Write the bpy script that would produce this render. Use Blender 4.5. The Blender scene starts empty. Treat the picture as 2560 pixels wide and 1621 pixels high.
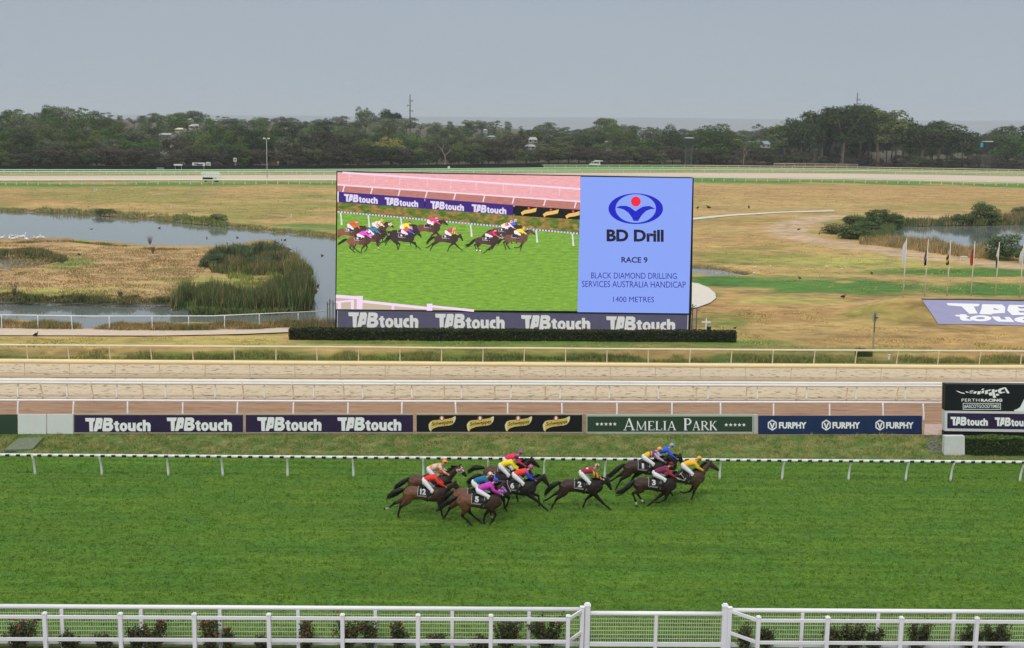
import bpy, math, random
import numpy as np
from mathutils import Vector, Matrix, noise
from mathutils.geometry import tessellate_polygon
R = math.radians
SC = bpy.context.scene
COL = SC.collection
# ------------------------------------------------------------------ camera
F = 3000.0; CH = 18.5; PITCH = math.atan((810.5-325)/F); ROLL = R(0.85)
cd = bpy.data.cameras.new("camera"); cam = bpy.data.objects.new("camera", cd); COL.objects.link(cam)
cd.sensor_width = 36; cd.lens = 36*F/2560; cd.clip_start = .5; cd.clip_end = 40000
M3 = Matrix.Rotation(math.pi/2-PITCH, 3, 'X') @ Matrix.Rotation(ROLL, 3, 'Z')
cam.matrix_world = Matrix.Translation((0, 0, CH)) @ M3.to_4x4()
SC.camera = cam
SC.render.resolution_x = 1024; SC.render.resolution_y = 648
# ------------------------------------------------------------------ light: overcast, bright at the zenith, greyer at the horizon
SUN_EL, SUN_AZ = R(52), R(200)
W = bpy.data.worlds.new("World"); SC.world = W; W.use_nodes = True
nt = W.node_tree; N = nt.nodes; L = nt.links; N.clear()
out = N.new('ShaderNodeOutputWorld'); bg = N.new('ShaderNodeBackground'); L.new(bg.outputs[0], out.inputs[0])
sky = N.new('ShaderNodeTexSky'); sky.sky_type = 'NISHITA'; sky.sun_disc = False
sky.sun_elevation = SUN_EL; sky.sun_rotation = SUN_AZ
tc = N.new('ShaderNodeTexCoord'); sep = N.new('ShaderNodeSeparateXYZ'); L.new(tc.outputs['Generated'], sep.inputs[0])
rmp = N.new('ShaderNodeValToRGB'); L.new(sep.outputs['Z'], rmp.inputs[0])
e = rmp.color_ramp.elements
e[0].position = 0.0; e[0].color = (.365, .430, .510, 1)
e[1].position = 1.0; e[1].color = (1.0, .99, .97, 1)
for p_, c_ in ((.03, (.36, .425, .50)), (.09, (.345, .405, .475)), (.17, (.325, .38, .445)), (.28, (.84, .85, .87))):
    q = e.new(p_); q.color = c_ + (1,)
cn = N.new('ShaderNodeTexNoise'); cn.inputs['Scale'].default_value = 1.6; cn.inputs['Detail'].default_value = 4
mp = N.new('ShaderNodeMapping'); mp.inputs['Scale'].default_value = (1, 1, 5); L.new(tc.outputs['Generated'], mp.inputs[0]); L.new(mp.outputs[0], cn.inputs['Vector'])
mr = N.new('ShaderNodeMapRange'); mr.inputs[1].default_value = .3; mr.inputs[2].default_value = .7; mr.inputs[3].default_value = .965; mr.inputs[4].default_value = 1.035
L.new(cn.outputs[0], mr.inputs[0])
vm = N.new('ShaderNodeVectorMath'); vm.operation = 'SCALE'; L.new(rmp.outputs[0], vm.inputs[0]); L.new(mr.outputs[0], vm.inputs['Scale'])
sk = N.new('ShaderNodeVectorMath'); sk.operation = 'SCALE'; sk.inputs['Scale'].default_value = .004; L.new(sky.outputs[0], sk.inputs[0])
ad = N.new('ShaderNodeVectorMath'); ad.operation = 'ADD'; L.new(vm.outputs[0], ad.inputs[0]); L.new(sk.outputs[0], ad.inputs[1])
L.new(ad.outputs[0], bg.inputs[0]); bg.inputs[1].default_value = 1.0
ld = bpy.data.lights.new("sun", 'SUN'); ld.energy = 1.5; ld.angle = R(9); ld.color = (1, .96, .9)
lo = bpy.data.objects.new("sun", ld); COL.objects.link(lo)
sd = Vector((math.sin(SUN_AZ)*math.cos(SUN_EL), math.cos(SUN_AZ)*math.cos(SUN_EL), math.sin(SUN_EL)))
lo.rotation_euler = sd.to_track_quat('Z', 'Y').to_euler()
SC.view_settings.view_transform = 'Standard'; SC.view_settings.look = 'None'
SC.view_settings.exposure = 0.0; SC.view_settings.gamma = 1.0
SC.cycles.max_bounces = 5; SC.cycles.diffuse_bounces = 2; SC.cycles.glossy_bounces = 2; SC.cycles.transmission_bounces = 2; SC.cycles.volume_bounces = 0
SC.cycles.transparent_max_bounces = 4

# ------------------------------------------------------------------ projection helpers
def ray(px, py):
    return M3 @ Vector(((px-1280)/F, -(py-810.5)/F, -1.0))
def g(px, py, h=0.0):
    d = ray(px, py); t = (h-CH)/d.z
    return Vector((0, 0, CH)) + d*t
def ppm(p):                       # photo pixels per metre at a world point
    return F/((Vector(p)-Vector((0, 0, CH))) @ (M3 @ Vector((0, 0, -1))))
class Plane:
    def __init__(s, a, b, up=None):           # vertical plane through two ground points (or any plane with up)
        s.o = Vector(a); s.u = (Vector(b)-Vector(a)).normalized(); s.v = Vector(up).normalized() if up else Vector((0, 0, 1))
        s.n = s.u.cross(s.v).normalized()
        if s.n.y > 0: s.n = -s.n
    def at(s, px, py, off=0.0):
        d = ray(px, py); c = Vector((0, 0, CH)); t = (s.o-c).dot(s.n)/d.dot(s.n)
        return c+d*t+s.n*off
BZ = 0.6                          # level of everything beyond the turf track
WZ = BZ-.45                       # pond level

# ------------------------------------------------------------------ colours, materials
def s2l(c):
    return tuple((x/12.92 if x <= .04045 else ((x+.055)/1.055)**2.4) for x in [v/255 for v in c])
def mul(c, k): return tuple(min(1, x*k) for x in c)
MATS = {}
def mat(name, color, rough=.8, var=.0, scale=2.0, vscale=(1, 1, 1), bump=0.0, metal=0.0, emit=0, attr=False, rnd=0.0, spec=.3, c2=None, scale2=None, var2=0.0, fleck=0.0, fscale=2.5, band=0.0):
    if name in MATS: return MATS[name]
    m = bpy.data.materials.new(name); m.use_nodes = True; nt = m.node_tree; N = nt.nodes; L = nt.links
    b = N['Principled BSDF']; b.inputs['Roughness'].default_value = rough; b.inputs['Metallic'].default_value = metal
    b.inputs['Specular IOR Level'].default_value = spec
    if attr:
        a = N.new('ShaderNodeAttribute'); a.attribute_name = 'Col'; src = a.outputs['Color']
    else:
        a = N.new('ShaderNodeRGB'); a.outputs[0].default_value = tuple(color)+(1,); src = a.outputs[0]
    geo = N.new('ShaderNodeNewGeometry')
    def nz(sc, det=6, vscale=vscale):
        mp = N.new('ShaderNodeMapping'); mp.inputs['Scale'].default_value = vscale; L.new(geo.outputs['Position'], mp.inputs[0])
        n = N.new('ShaderNodeTexNoise'); n.inputs['Scale'].default_value = sc; n.inputs['Detail'].default_value = det; n.inputs['Roughness'].default_value = .62
        L.new(mp.outputs[0], n.inputs['Vector']); return n.outputs[0]
    def vary(src, n, v):
        r = N.new('ShaderNodeMapRange'); r.inputs[1].default_value = .28; r.inputs[2].default_value = .72
        r.inputs[3].default_value = 1-v; r.inputs[4].default_value = 1+v; L.new(n, r.inputs[0])
        s = N.new('ShaderNodeVectorMath'); s.operation = 'SCALE'; L.new(src, s.inputs[0]); L.new(r.outputs[0], s.inputs['Scale']); return s.outputs[0]
    if c2 is not None:
        n = nz(scale2 or scale*.2, 5); r = N.new('ShaderNodeMapRange'); r.inputs[1].default_value = .4; r.inputs[2].default_value = .62; L.new(n, r.inputs[0])
        mx = N.new('ShaderNodeMix'); mx.data_type = 'RGBA'; L.new(r.outputs[0], mx.inputs[0]); L.new(src, mx.inputs[6]); mx.inputs[7].default_value = tuple(c2)+(1,); src = mx.outputs[2]
    if var:
        n1 = nz(scale); src = vary(src, n1, var)
    if var2: src = vary(src, nz(scale*.13, 4), var2)
    if band: src = vary(src, nz(2.0, 5, (.03, 1, 1)), band)
    if fleck:
        f_ = nz(fscale, 3); r = N.new('ShaderNodeMapRange'); r.inputs[1].default_value = .56; r.inputs[2].default_value = .66; r.inputs[3].default_value = 1; r.inputs[4].default_value = 1-fleck; L.new(f_, r.inputs[0])
        s = N.new('ShaderNodeVectorMath'); s.operation = 'SCALE'; L.new(src, s.inputs[0]); L.new(r.outputs[0], s.inputs['Scale']); src = s.outputs[0]
    if rnd:
        oi = N.new('ShaderNodeObjectInfo'); r = N.new('ShaderNodeMapRange'); r.inputs[3].default_value = 1-rnd; r.inputs[4].default_value = 1+rnd; L.new(oi.outputs['Random'], r.inputs[0])
        s = N.new('ShaderNodeVectorMath'); s.operation = 'SCALE'; L.new(src, s.inputs[0]); L.new(r.outputs[0], s.inputs['Scale']); src = s.outputs[0]
    if emit:
        b.inputs['Base Color'].default_value = (.01, .01, .01, 1); L.new(src, b.inputs['Emission Color']); b.inputs['Emission Strength'].default_value = emit
    else: L.new(src, b.inputs['Base Color'])
    if bump:
        bp = N.new('ShaderNodeBump'); bp.inputs['Strength'].default_value = bump; bp.inputs['Distance'].default_value = .05; L.new(nz(scale), bp.inputs['Height']); L.new(bp.outputs[0], b.inputs['Normal'])
    MATS[name] = m; return m

# ------------------------------------------------------------------ objects
def tag(o, label=None, cat=None, group=None, kind=None):
    if label: o['label'] = label
    if cat: o['category'] = cat
    if group: o['group'] = group
    if kind: o['kind'] = kind
    return o
def empty(name, loc, label=None, cat=None, group=None, rz=0):
    o = bpy.data.objects.new(name, None); COL.objects.link(o); o.location = loc; o.rotation_euler = (0, 0, rz); o.empty_display_size = .2
    return tag(o, label, cat, group)
def mk(name, V, Fs, m=None, parent=None, col=None, smooth=False, mats=None, mi=None, local=False):
    """mesh object; V in world space unless local; a parent Empty without rotation is subtracted"""
    V = np.asarray(V, dtype=np.float64).reshape(-1, 3)
    if parent is not None and not local:
        base = parent; off = Vector((0, 0, 0))
        while base is not None: off = off+Vector(base.location); base = base.parent
        V = V-np.array(off)
    elif parent is None and not local and len(V):
        pass
    me = bpy.data.meshes.new(name)
    if isinstance(Fs, np.ndarray):
        k = Fs.shape[1]; nf = len(Fs)
        me.vertices.add(len(V)); me.vertices.foreach_set('co', V.astype(np.float32).ravel())
        me.loops.add(nf*k); me.loops.foreach_set('vertex_index', Fs.astype(np.int32).ravel())
        me.polygons.add(nf); me.polygons.foreach_set('loop_start', np.arange(0, nf*k, k, dtype=np.int32)); me.polygons.foreach_set('loop_total', np.full(nf, k, dtype=np.int32))
        me.update(calc_edges=True)
    else:
        me.from_pydata([tuple(v) for v in V], [], Fs)
    if col is not None:
        col = np.asarray(col, dtype=np.float32)
        a = me.color_attributes.new('Col', 'FLOAT_COLOR', 'POINT')
        c4 = np.ones((len(V), 4), np.float32); c4[:, :3] = col; a.data.foreach_set('color', c4.ravel())
    for x in (mats or ([m] if m else [])): me.materials.append(x)
    if mi is not None: me.polygons.foreach_set('material_index', np.asarray(mi, dtype=np.int32))
    if smooth: me.polygons.foreach_set('use_smooth', np.ones(len(me.polygons), dtype=bool))
    me.update()
    o = bpy.data.objects.new(name, me); COL.objects.link(o)
    if parent is not None: o.parent = parent
    return o
class MB:
    def __init__(s): s.V = []; s.F = []; s.mi = []; s.C = []; s.c = (1, 1, 1)
    def add(s, V, Fs, m=0, c=None):
        b = len(s.V); s.V += [tuple(v) for v in V]; s.F += [tuple(i+b for i in f) for f in Fs]; s.mi += [m]*len(Fs)
        s.C += [c or s.c]*len(V)
    def box(s, c, sz, rz=0, m=0, col=None, rot=None):
        x, y, z = [a/2 for a in sz]; M = rot or Matrix.Rotation(rz, 3, 'Z'); c = Vector(c)
        V = [c+M @ Vector((i*x, j*y, k*z)) for i in (-1, 1) for j in (-1, 1) for k in (-1, 1)]
        s.add(V, [(0, 1, 3, 2), (4, 6, 7, 5), (0, 4, 5, 1), (2, 3, 7, 6), (0, 2, 6, 4), (1, 5, 7, 3)], m, col)
    def bar(s, a, b, w, h=None, m=0, col=None):      # box beam from a to b
        a = Vector(a); b = Vector(b); d = b-a; h = h or w
        q = d.to_track_quat('X', 'Z').to_matrix(); s.box((a+b)/2, (d.length, w, h), m=m, rot=q, col=col)
    def tube(s, pts, rad, n=8, m=0, col=None, ys=1.0, cap=True):
        pts = [Vector(p) for p in pts]; rad = rad if isinstance(rad, (list, tuple)) else [rad]*len(pts)
        b = len(s.V); V = []; k = len(pts)
        for i, p in enumerate(pts):
            d = (pts[min(i+1, k-1)]-pts[max(i-1, 0)]).normalized()
            up = Vector((0, 1, 0)) if abs(d.y) < .9 else Vector((0, 0, 1))
            a = d.cross(up).normalized(); c = up if abs(d.y) < .9 and abs(d.y) < .05 else a.cross(d).normalized()
            for j in range(n):
                t = 2*math.pi*j/n; r = rad[i]; ra, rc = (r if isinstance(r, (tuple, list)) else (r, r*ys))
                V.append(p+a*ra*math.cos(t)+c*rc*math.sin(t))
        Fs = [(i*n+j, i*n+(j+1) % n, (i+1)*n+(j+1) % n, (i+1)*n+j) for i in range(k-1) for j in range(n)]
        if cap: Fs += [tuple(range(n))[::-1], tuple((k-1)*n+j for j in range(n))]
        s.add(V, Fs, m, col)
    def ball(s, c, r, n=10, k=7, m=0, col=None):
        r = r if isinstance(r, (tuple, list)) else (r, r, r); V = [(c[0], c[1], c[2]-r[2])]
        for i in range(1, k):
            t = math.pi*i/k-math.pi/2
            for j in range(n):
                a = 2*math.pi*j/n; V.append((c[0]+r[0]*math.cos(t)*math.cos(a), c[1]+r[1]*math.cos(t)*math.sin(a), c[2]+r[2]*math.sin(t)))
        V.append((c[0], c[1], c[2]+r[2])); Fs = []
        for j in range(n): Fs.append((0, 1+(j+1) % n, 1+j)); Fs.append((len(V)-1, 1+(k-2)*n+j, 1+(k-2)*n+(j+1) % n))
        for i in range(k-2):
            for j in range(n): Fs.append((1+i*n+j, 1+i*n+(j+1) % n, 1+(i+1)*n+(j+1) % n, 1+(i+1)*n+j))
        s.add(V, Fs, m, col)
    def prism(s, poly, off, m=0, col=None):      # 3d polygon extruded by vector off
        n = len(poly); P = [Vector(p) for p in poly]; V = P+[p+Vector(off) for p in P]
        tris = tessellate_polygon([P])
        Fs = [tuple(t) for t in tris]+[tuple(n+i for i in t[::-1]) for t in tris]+[(i, (i+1) % n, n+(i+1) % n, n+i) for i in range(n)]
        s.add(V, Fs, m, col)
    def fill(s, loops, m=0, col=None):           # flat face(s) with holes
        P = [[Vector(p) for p in l] for l in loops]; t = tessellate_polygon(P); s.add([p for l in P for p in l], [tuple(x) for x in t], m, col)
    def build(s, name, m=None, parent=None, smooth=False, mats=None, attr=False, local=False):
        return mk(name, s.V, s.F, m, parent, col=s.C if attr else None, smooth=smooth, mats=mats, mi=s.mi if mats else None, local=local)
def panel(mb, pl, pts, th, off=0.0, m=0, col=None):   # prism whose front outline is traced on a plane
    mb.prism([pl.at(x, y, off) for x, y in pts], -pl.n*th, m, col)
def rect(x0, y0, x1, y1): return [(x0, y0), (x1, y0), (x1, y1), (x0, y1)]

def text_geo(s, bold=0.0, spacing=1.0, dense=False):
    c = bpy.data.curves.new('t', 'FONT'); c.body = s; c.size = 1; c.offset = bold; c.resolution_u = 3; c.space_character = spacing
    o = bpy.data.objects.new('t', c); COL.objects.link(o)
    dg = bpy.context.evaluated_depsgraph_get(); me = bpy.data.meshes.new_from_object(o.evaluated_get(dg))
    if dense:
        import bmesh
        b = bmesh.new(); b.from_mesh(me); bmesh.ops.triangulate(b, faces=b.faces[:]); bmesh.ops.subdivide_edges(b, edges=b.edges[:], cuts=3, use_grid_fill=True); b.to_mesh(me); b.free()
    V = np.array([v.co[:2] for v in me.vertices]); Fs = [tuple(p.vertices) for p in me.polygons]
    bpy.data.objects.remove(o); bpy.data.curves.remove(c); bpy.data.meshes.remove(me)
    V -= V.min(0); V /= V.max(0); return V, Fs
def put_geo(mb, V, Fs, pl, box, off, m=0, col=None, shear=0.0, slope=0.0):
    x0, y0, x1, y1 = box; P = []
    for u, v in V:
        x = x0+(x1-x0)*u+shear*v*(y1-y0); P.append(pl.at(x, y1+(y0-y1)*v+slope*(x-x0), off))
    mb.add(P, Fs, m, col)
def put_text(mb, s, pl, box, off, m=0, col=None, bold=0.0, spacing=1.0, shear=0.0, slope=0.0):
    V, Fs = text_geo(s, bold, spacing); put_geo(mb, V, Fs, pl, box, off, m, col, shear, slope)
def ell(cx, cy, rx, ry, n=20, a0=0): return [(cx+rx*math.cos(a0+2*math.pi*i/n), cy+ry*math.sin(a0+2*math.pi*i/n)) for i in range(n)]
LOGO = [
 [[(235, 275), (245, 268), (500, 268), (485, 350), (450, 360), (440, 612), (350, 612), (340, 360), (245, 355)]],
 [[(530, 268), (660, 265), (690, 280), (700, 320), (665, 530), (655, 543), (575, 550), (548, 608), (540, 612), (453, 608)], [(605, 395), (625, 460), (590, 460)]],
 [[(735, 265), (900, 265), (945, 285), (965, 320), (960, 380), (930, 420), (970, 455), (980, 520), (930, 590), (870, 610), (710, 608), (692, 595), (690, 550), (710, 400)], [(790, 350), (855, 350), (862, 365), (855, 380), (785, 380)], [(790, 475), (860, 472), (880, 495), (858, 522), (792, 522)]],
 [[(1030, 350), (1095, 345), (1100, 385), (1135, 395), (1130, 440), (1100, 445), (1105, 520), (1120, 545), (1138, 560), (1130, 608), (1065, 608), (1028, 575), (1018, 445), (985, 435), (990, 395), (1025, 385)]],
 [ell(1248, 497, 104, 113), ell(1250, 495, 27, 45)],
 [[(1365, 388), (1440, 388), (1445, 515), (1468, 540), (1490, 515), (1490, 388), (1568, 388), (1568, 607), (1440, 607), (1385, 585), (1360, 520)]],
 [[(1735, 382), (1735, 455), (1690, 460), (1668, 492), (1690, 532), (1740, 545), (1740, 607), (1665, 607), (1605, 575), (1583, 495), (1602, 425), (1650, 385)]],
 [[(1752, 318), (1828, 314), (1835, 388), (1895, 376), (1945, 400), (1964, 450), (1960, 606), (1880, 606), (1878, 470), (1855, 452), (1838, 470), (1835, 606), (1757, 606)]],
]
def put_logo(mb, pl, box, off, m=0, col=None, slope=0.0):
    x0, y0, x1, y1 = box
    for k, loops in enumerate(LOGO):
        mb.fill([[pl.at(x0+(x1-x0)*(a-235)/1730, y0+(y1-y0)*(b-265)/347+slope*(x1-x0)*(a-235)/1730, off) for a, b in l] for l in loops], m, col)
SERIF = {
 'A': [(.12, 0, .5, 1, .08), (.48, 1, .86, 0, .17), (.27, .33, .7, .33, .07), (0, .02, .28, .02, .05), (.66, .02, 1, .02, .05)],
 'M': [(.12, 0, .16, 1, .07), (.14, 1, .5, .08, .15), (.5, .08, .86, 1, .07), (.86, 1, .88, 0, .16), (0, .02, .26, .02, .05), (.74, .02, 1, .02, .05)],
 'E': [(.25, 0, .25, 1, .2), (.1, .97, .85, .97, .07), (.25, .5, .7, .5, .07), (.1, .03, .95, .03, .07), (.85, .8, .85, 1, .06), (.93, 0, .95, .22, .06)],
 'L': [(.25, 0, .25, 1, .2), (.08, .98, .45, .98, .05), (.08, .03, .95, .03, .07), (.93, 0, .96, .25, .06)],
 'I': [(.5, 0, .5, 1, .2), (.1, .98, .9, .98, .05), (.1, .02, .9, .02, .05)],
 'P': [(.25, 0, .25, 1, .2), (.08, .97, .65, .97, .07), (.65, .97, .86, .8, .14), (.86, .84, .86, .62, .16), (.86, .66, .65, .47, .14), (.65, .48, .25, .48, .07), (.05, .02, .5, .02, .05)],
 'R': [(.2, 0, .2, 1, .18), (.05, .97, .55, .97, .07), (.55, .97, .75, .8, .13), (.75, .84, .75, .65, .15), (.75, .68, .55, .5, .13), (.55, .5, .2, .5, .07), (.45, .5, .98, 0, .15), (.03, .02, .4, .02, .05)],
 'K': [(.2, 0, .2, 1, .18), (.25, .42, .78, .98, .08), (.4, .56, .9, 0, .17), (.05, .98, .38, .98, .05), (.05, .02, .38, .02, .05), (.62, .98, .92, .98, .05), (.72, .02, 1, .02, .05)]}
def put_serif(mb, pl, s, x0, yb, hb, hs, wtot, off, m=0, col=None):
    W_ = {'M': 1.15, 'I': .45, 'L': .75, 'E': .75, 'P': .78}
    ws = [W_.get(c, .95)*(hb if (i == 0) else hs) for i, c in enumerate(s)]; k = wtot/sum(ws); x = x0
    for i, c in enumerate(s):
        h = hb if i == 0 else hs; w = ws[i]*k
        for j, (a, b, a2, b2, t) in enumerate(SERIF[c]):
            p = Vector((x+a*w*.94, yb-b*h)); q = Vector((x+a2*w*.94, yb-b2*h)); d = (q-p).normalized(); nn = Vector((-d.y, d.x))*t*h*.42
            mb.fill([[pl.at(*(v), off+.0012*j) for v in (p+nn, q+nn, q-nn, p-nn)]], m, col)
        x += w

# ------------------------------------------------------------------ vegetation geometry
def leaf_quads(P, size, rng, flat=0.0, asp=1.5, nrm=None, nk=.55):
    n = len(P); a = rng.normal(size=(n, 3))
    if nrm is not None:
        q = nrm+rng.normal(size=(n, 3))*nk; q /= np.linalg.norm(q, axis=1)[:, None]; a -= (a*q).sum(1)[:, None]*q
    a /= np.linalg.norm(a, axis=1)[:, None]
    b = rng.normal(size=(n, 3)) if nrm is None else np.cross(a, q)
    b -= (a*b).sum(1)[:, None]*a; b /= np.linalg.norm(b, axis=1)[:, None]
    s = (size*rng.uniform(.6, 1.3, n))[:, None]; a = a*s*asp*.5; b = b*s*.5
    V = np.stack([P-a, P+b*.9, P+a, P-b*.9], 1).reshape(-1, 3); Fs = np.arange(4*n).reshape(n, 4); return V, Fs
def leaf_cols(n, base, rng, var=.3, alt=None, altp=0.0):
    c = np.array(base)[None, :]*rng.uniform(1-var, 1+var, (n, 1))
    if alt is not None:
        k = rng.random(n) < altp; c[k] = np.array(alt)*rng.uniform(1-var, 1+var, (k.sum(), 1))
    return np.repeat(c, 4, 0)
def blades(P, h, w, rng, lean=.25, cols=None):
    n = len(P); a = rng.uniform(0, 2*math.pi, n); d = np.stack([np.cos(a), np.sin(a), np.zeros(n)], 1)*(w*.5)
    hh = h*rng.uniform(.6, 1.15, n) if np.isscalar(h) else h
    t = np.stack([rng.normal(0, lean, n)*hh, rng.normal(0, lean, n)*hh, hh], 1)
    V = np.stack([P-d, P+d, P+t*.6+d*.7, P+t], 1); V[:, 2] = P+t*.55+d*.8
    Fs = np.arange(4*n).reshape(n, 4); return V.reshape(-1, 3), Fs
# ================================================================== GROUND
def wline(pts, h, ext=120.0):
    P = [g(x, y, h) for x, y in pts]
    a = P[0]+(P[0]-P[1]).normalized()*ext; b = P[-1]+(P[-1]-P[-2]).normalized()*ext
    return [a]+P+[b]
def resample(P, n):
    d = [0]
    for i in range(1, len(P)): d.append(d[-1]+(P[i]-P[i-1]).length)
    o = []
    for k in range(n):
        t = d[-1]*k/(n-1); i = 1
        while i < len(d)-1 and d[i] < t: i += 1
        f = (t-d[i-1])/(d[i]-d[i-1]); o.append(P[i-1].lerp(P[i], f))
    return o
def strip(name, A, B, m, n=40, rows=2, dz=0.0, kind='structure', bumpy=0.0):
    A = resample(A, n); B = resample(B, n); V = []; Fs = []
    for r in range(rows):
        t = r/(rows-1)
        for a, b in zip(A, B):
            p = a.lerp(b, t); z = dz
            if bumpy and 0 < r < rows-1: z += bumpy*noise.noise(p*1.7)+.5*bumpy*noise.noise(p*5)
            V.append((p.x, p.y, p.z+z))
    for r in range(rows-1):
        for i in range(n-1): Fs.append((r*n+i, r*n+i+1, (r+1)*n+i+1, (r+1)*n+i))
    o = mk(name, V, Fs, m, smooth=True); tag(o, kind=kind); return o

# big base sheet to the horizon (low, under everything)
mk('ground', [(-9000, -200, -4), (9000, -200, -4), (9000, 16000, -4), (-9000, 16000, -4)], [(0, 1, 2, 3)], mat('base_ground', (.16, .15, .07), var=.2, scale=.01))['kind'] = 'structure'

M_turf = mat('turf', (.060, .150, .011), .9, var=.5, scale=10, vscale=(.5, 1, 1), bump=.6, var2=.08, c2=(.086, .168, .011), scale2=.5, fleck=.34, fscale=4.0, band=.26)
M_bank = mat('bank_grass', (.085, .150, .030), .95, var=.35, scale=9, bump=.8, c2=(.21, .21, .07), scale2=1.1)
M_dirt = mat('brown_dirt', (.31, .19, .118), .95, var=.26, scale=3, vscale=(.35, 2, 1), bump=.5, var2=.12, fleck=.30, fscale=1.3, band=.16)
M_sand = mat('sand', (.54, .445, .31), .95, var=.10, scale=9, vscale=(.5, .7, 1), bump=.6, var2=.04, fleck=.62, fscale=3.6, band=.05)
M_soil = mat('mulch_soil', (.05, .018, .014), .95, var=.5, scale=14, bump=.9)
M_path = mat('pale_path', (.56, .46, .36), .9, var=.1, scale=1.5)
M_conc = mat('pale_gravel', (.60, .56, .50), .9, var=.08, scale=2)

L_soil0 = wline([(0, 1800), (2560, 1815)], 0)
L_mesh = wline([(0, 1618), (2560, 1630)], 0)
L_foot = wline([(0, 1134), (2560, 1151)], 0)
L_btop = wline([(0, 1084), (2560, 1089)], BZ)
L_dirt = wline([(0, 996), (2560, 1002)], BZ)
L_sand = wline([(0, 903), (2560, 918)], BZ)
strip('garden_bed', L_soil0, wline([(0, 1616), (2560, 1627)], 0), M_soil, rows=8, bumpy=.03)
strip('turf_track', wline([(0, 1616), (2560, 1627)], 0), L_foot, M_turf, dz=.004, rows=2)
strip('bank', L_foot, L_btop, M_bank, n=600, rows=9, bumpy=.07)
strip('dirt_track', L_btop, L_dirt, M_dirt, n=200, rows=10, bumpy=.02)
strip('sand_track', L_dirt, L_sand, M_sand, n=300, rows=24, bumpy=.02)
# darker worn band of sand beneath the inside rail
strip('sand_edge', wline([(0, 944), (2560, 957)], BZ), wline([(0, 938), (2560, 951)], BZ), mat('sand_worn', (.43, .33, .215), .95, var=.15, scale=2, vscale=(.3, 2, 1)), dz=.035, n=80)

# ---------------- infield sheet (height and colour field) ----------------
def pl_eval(pts, x):
    return np.interp(x, [p[0] for p in pts], [p[1] for p in pts])
BASE = [(-1600, 428), (0, 424), (860, 420), (1360, 415), (1720, 416), (2130, 420), (2560, 427), (4200, 440)]
NEARL = [(-1600, 893), (0, 903), (2560, 918), (4200, 928)]
XS = np.concatenate([np.linspace(-1600, -40, 60), np.linspace(-30, 2590, 330), np.linspace(2600, 4200, 60)])
NR = 330; nx = len(XS); t_ = np.linspace(0, 1, NR)
PX = np.tile(XS, (NR, 1)); y1 = pl_eval(NEARL, XS); y0 = pl_eval(BASE, XS); PY = y1[None]+(y0-y1)[None]*t_[:, None]
Mn = np.array(M3)
def gnp(px, py, h):
    d = np.stack([(px-1280)/F, -(py-810.5)/F, -np.ones_like(px)], -1) @ Mn.T
    t = (h-CH)/d[..., 2]; return d*t[..., None]+np.array([0, 0, CH])
def sdf(X, Y, poly):       # signed distance, + inside
    best = np.full(X.shape, 1e18); ins = np.zeros(X.shape, bool); n = len(poly)
    for i in range(n):
        ax, ay = poly[i]; bx, by = poly[(i+1) % n]; dx, dy = bx-ax, by-ay; l = dx*dx+dy*dy+1e-12
        t = np.clip(((X-ax)*dx+(Y-ay)*dy)/l, 0, 1); best = np.minimum(best, (X-ax-t*dx)**2+(Y-ay-t*dy)**2)
        c = ((ay > Y) != (by > Y)) & (X < (bx-ax)*(Y-ay)/((by-ay) if by != ay else 1e-9)+ax); ins ^= c
    return np.where(ins, 1, -1)*np.sqrt(best)
POND = [(-900, 505), (0, 524), (143, 528), (321, 541), (393, 548), (571, 564), (750, 582), (836, 592), (880, 600), (905, 640), (900, 720), (890, 800), (836, 817), (714, 813), (536, 812), (428, 813), (304, 812), (250, 822), (215, 826), (190, 812), (143, 809), (60, 806), (0, 804), (-900, 790)]
ISLE = [(-900, 590), (0, 602), (171, 599), (250, 606), (375, 618), (500, 620), (571, 616), (640, 606), (690, 604), (745, 645), (775, 690), (783, 740), (760, 765), (700, 772), (560, 770), (430, 764), (421, 759), (300, 759), (150, 756), (0, 754), (-900, 742)]
INLET = [(-900, 640), (0, 641), (60, 640), (130, 648), (160, 658), (100, 668), (40, 675), (0, 680), (-900, 680)]
RPOND = [(2190, 566), (2300, 560), (2400, 562), (2560, 558), (3500, 556), (3500, 660), (2560, 640), (2480, 626), (2400, 618), (2330, 606), (2250, 598), (2200, 585)]
PUDL = [(1640, 664), (1735, 668), (1790, 673), (1840, 681), (1880, 689), (1840, 693), (1790, 694), (1735, 688), (1640, 684)]
def wpoly(poly): return [tuple(g(x, y, WZ).xy) for x, y in poly]
P0 = gnp(PX, PY, BZ); X = P0[..., 0]; Y = P0[..., 1]
sd_ = sdf(X, Y, wpoly(POND)); sd_ = np.minimum(sd_, -sdf(X, Y, wpoly(ISLE))); sd_ = np.maximum(sd_, sdf(X, Y, wpoly(INLET)))
sd_ = np.maximum(sd_, sdf(X, Y, wpoly(RPOND))); sd_ = np.maximum(sd_, sdf(X, Y, wpoly(PUDL)))
jit = np.array([noise.noise(Vector((a*.13, b*.13, 0)))*1.6+noise.noise(Vector((a*.5, b*.5, 3)))*.6 for a, b in zip(X.ravel(), Y.ravel())]).reshape(X.shape)
wd = sd_+jit*.7
Z = np.where(wd > 0, WZ-np.minimum(.9, wd*.35+.01), WZ+.45*np.clip(-wd/1.4, 0, 1)**.7)
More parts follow.
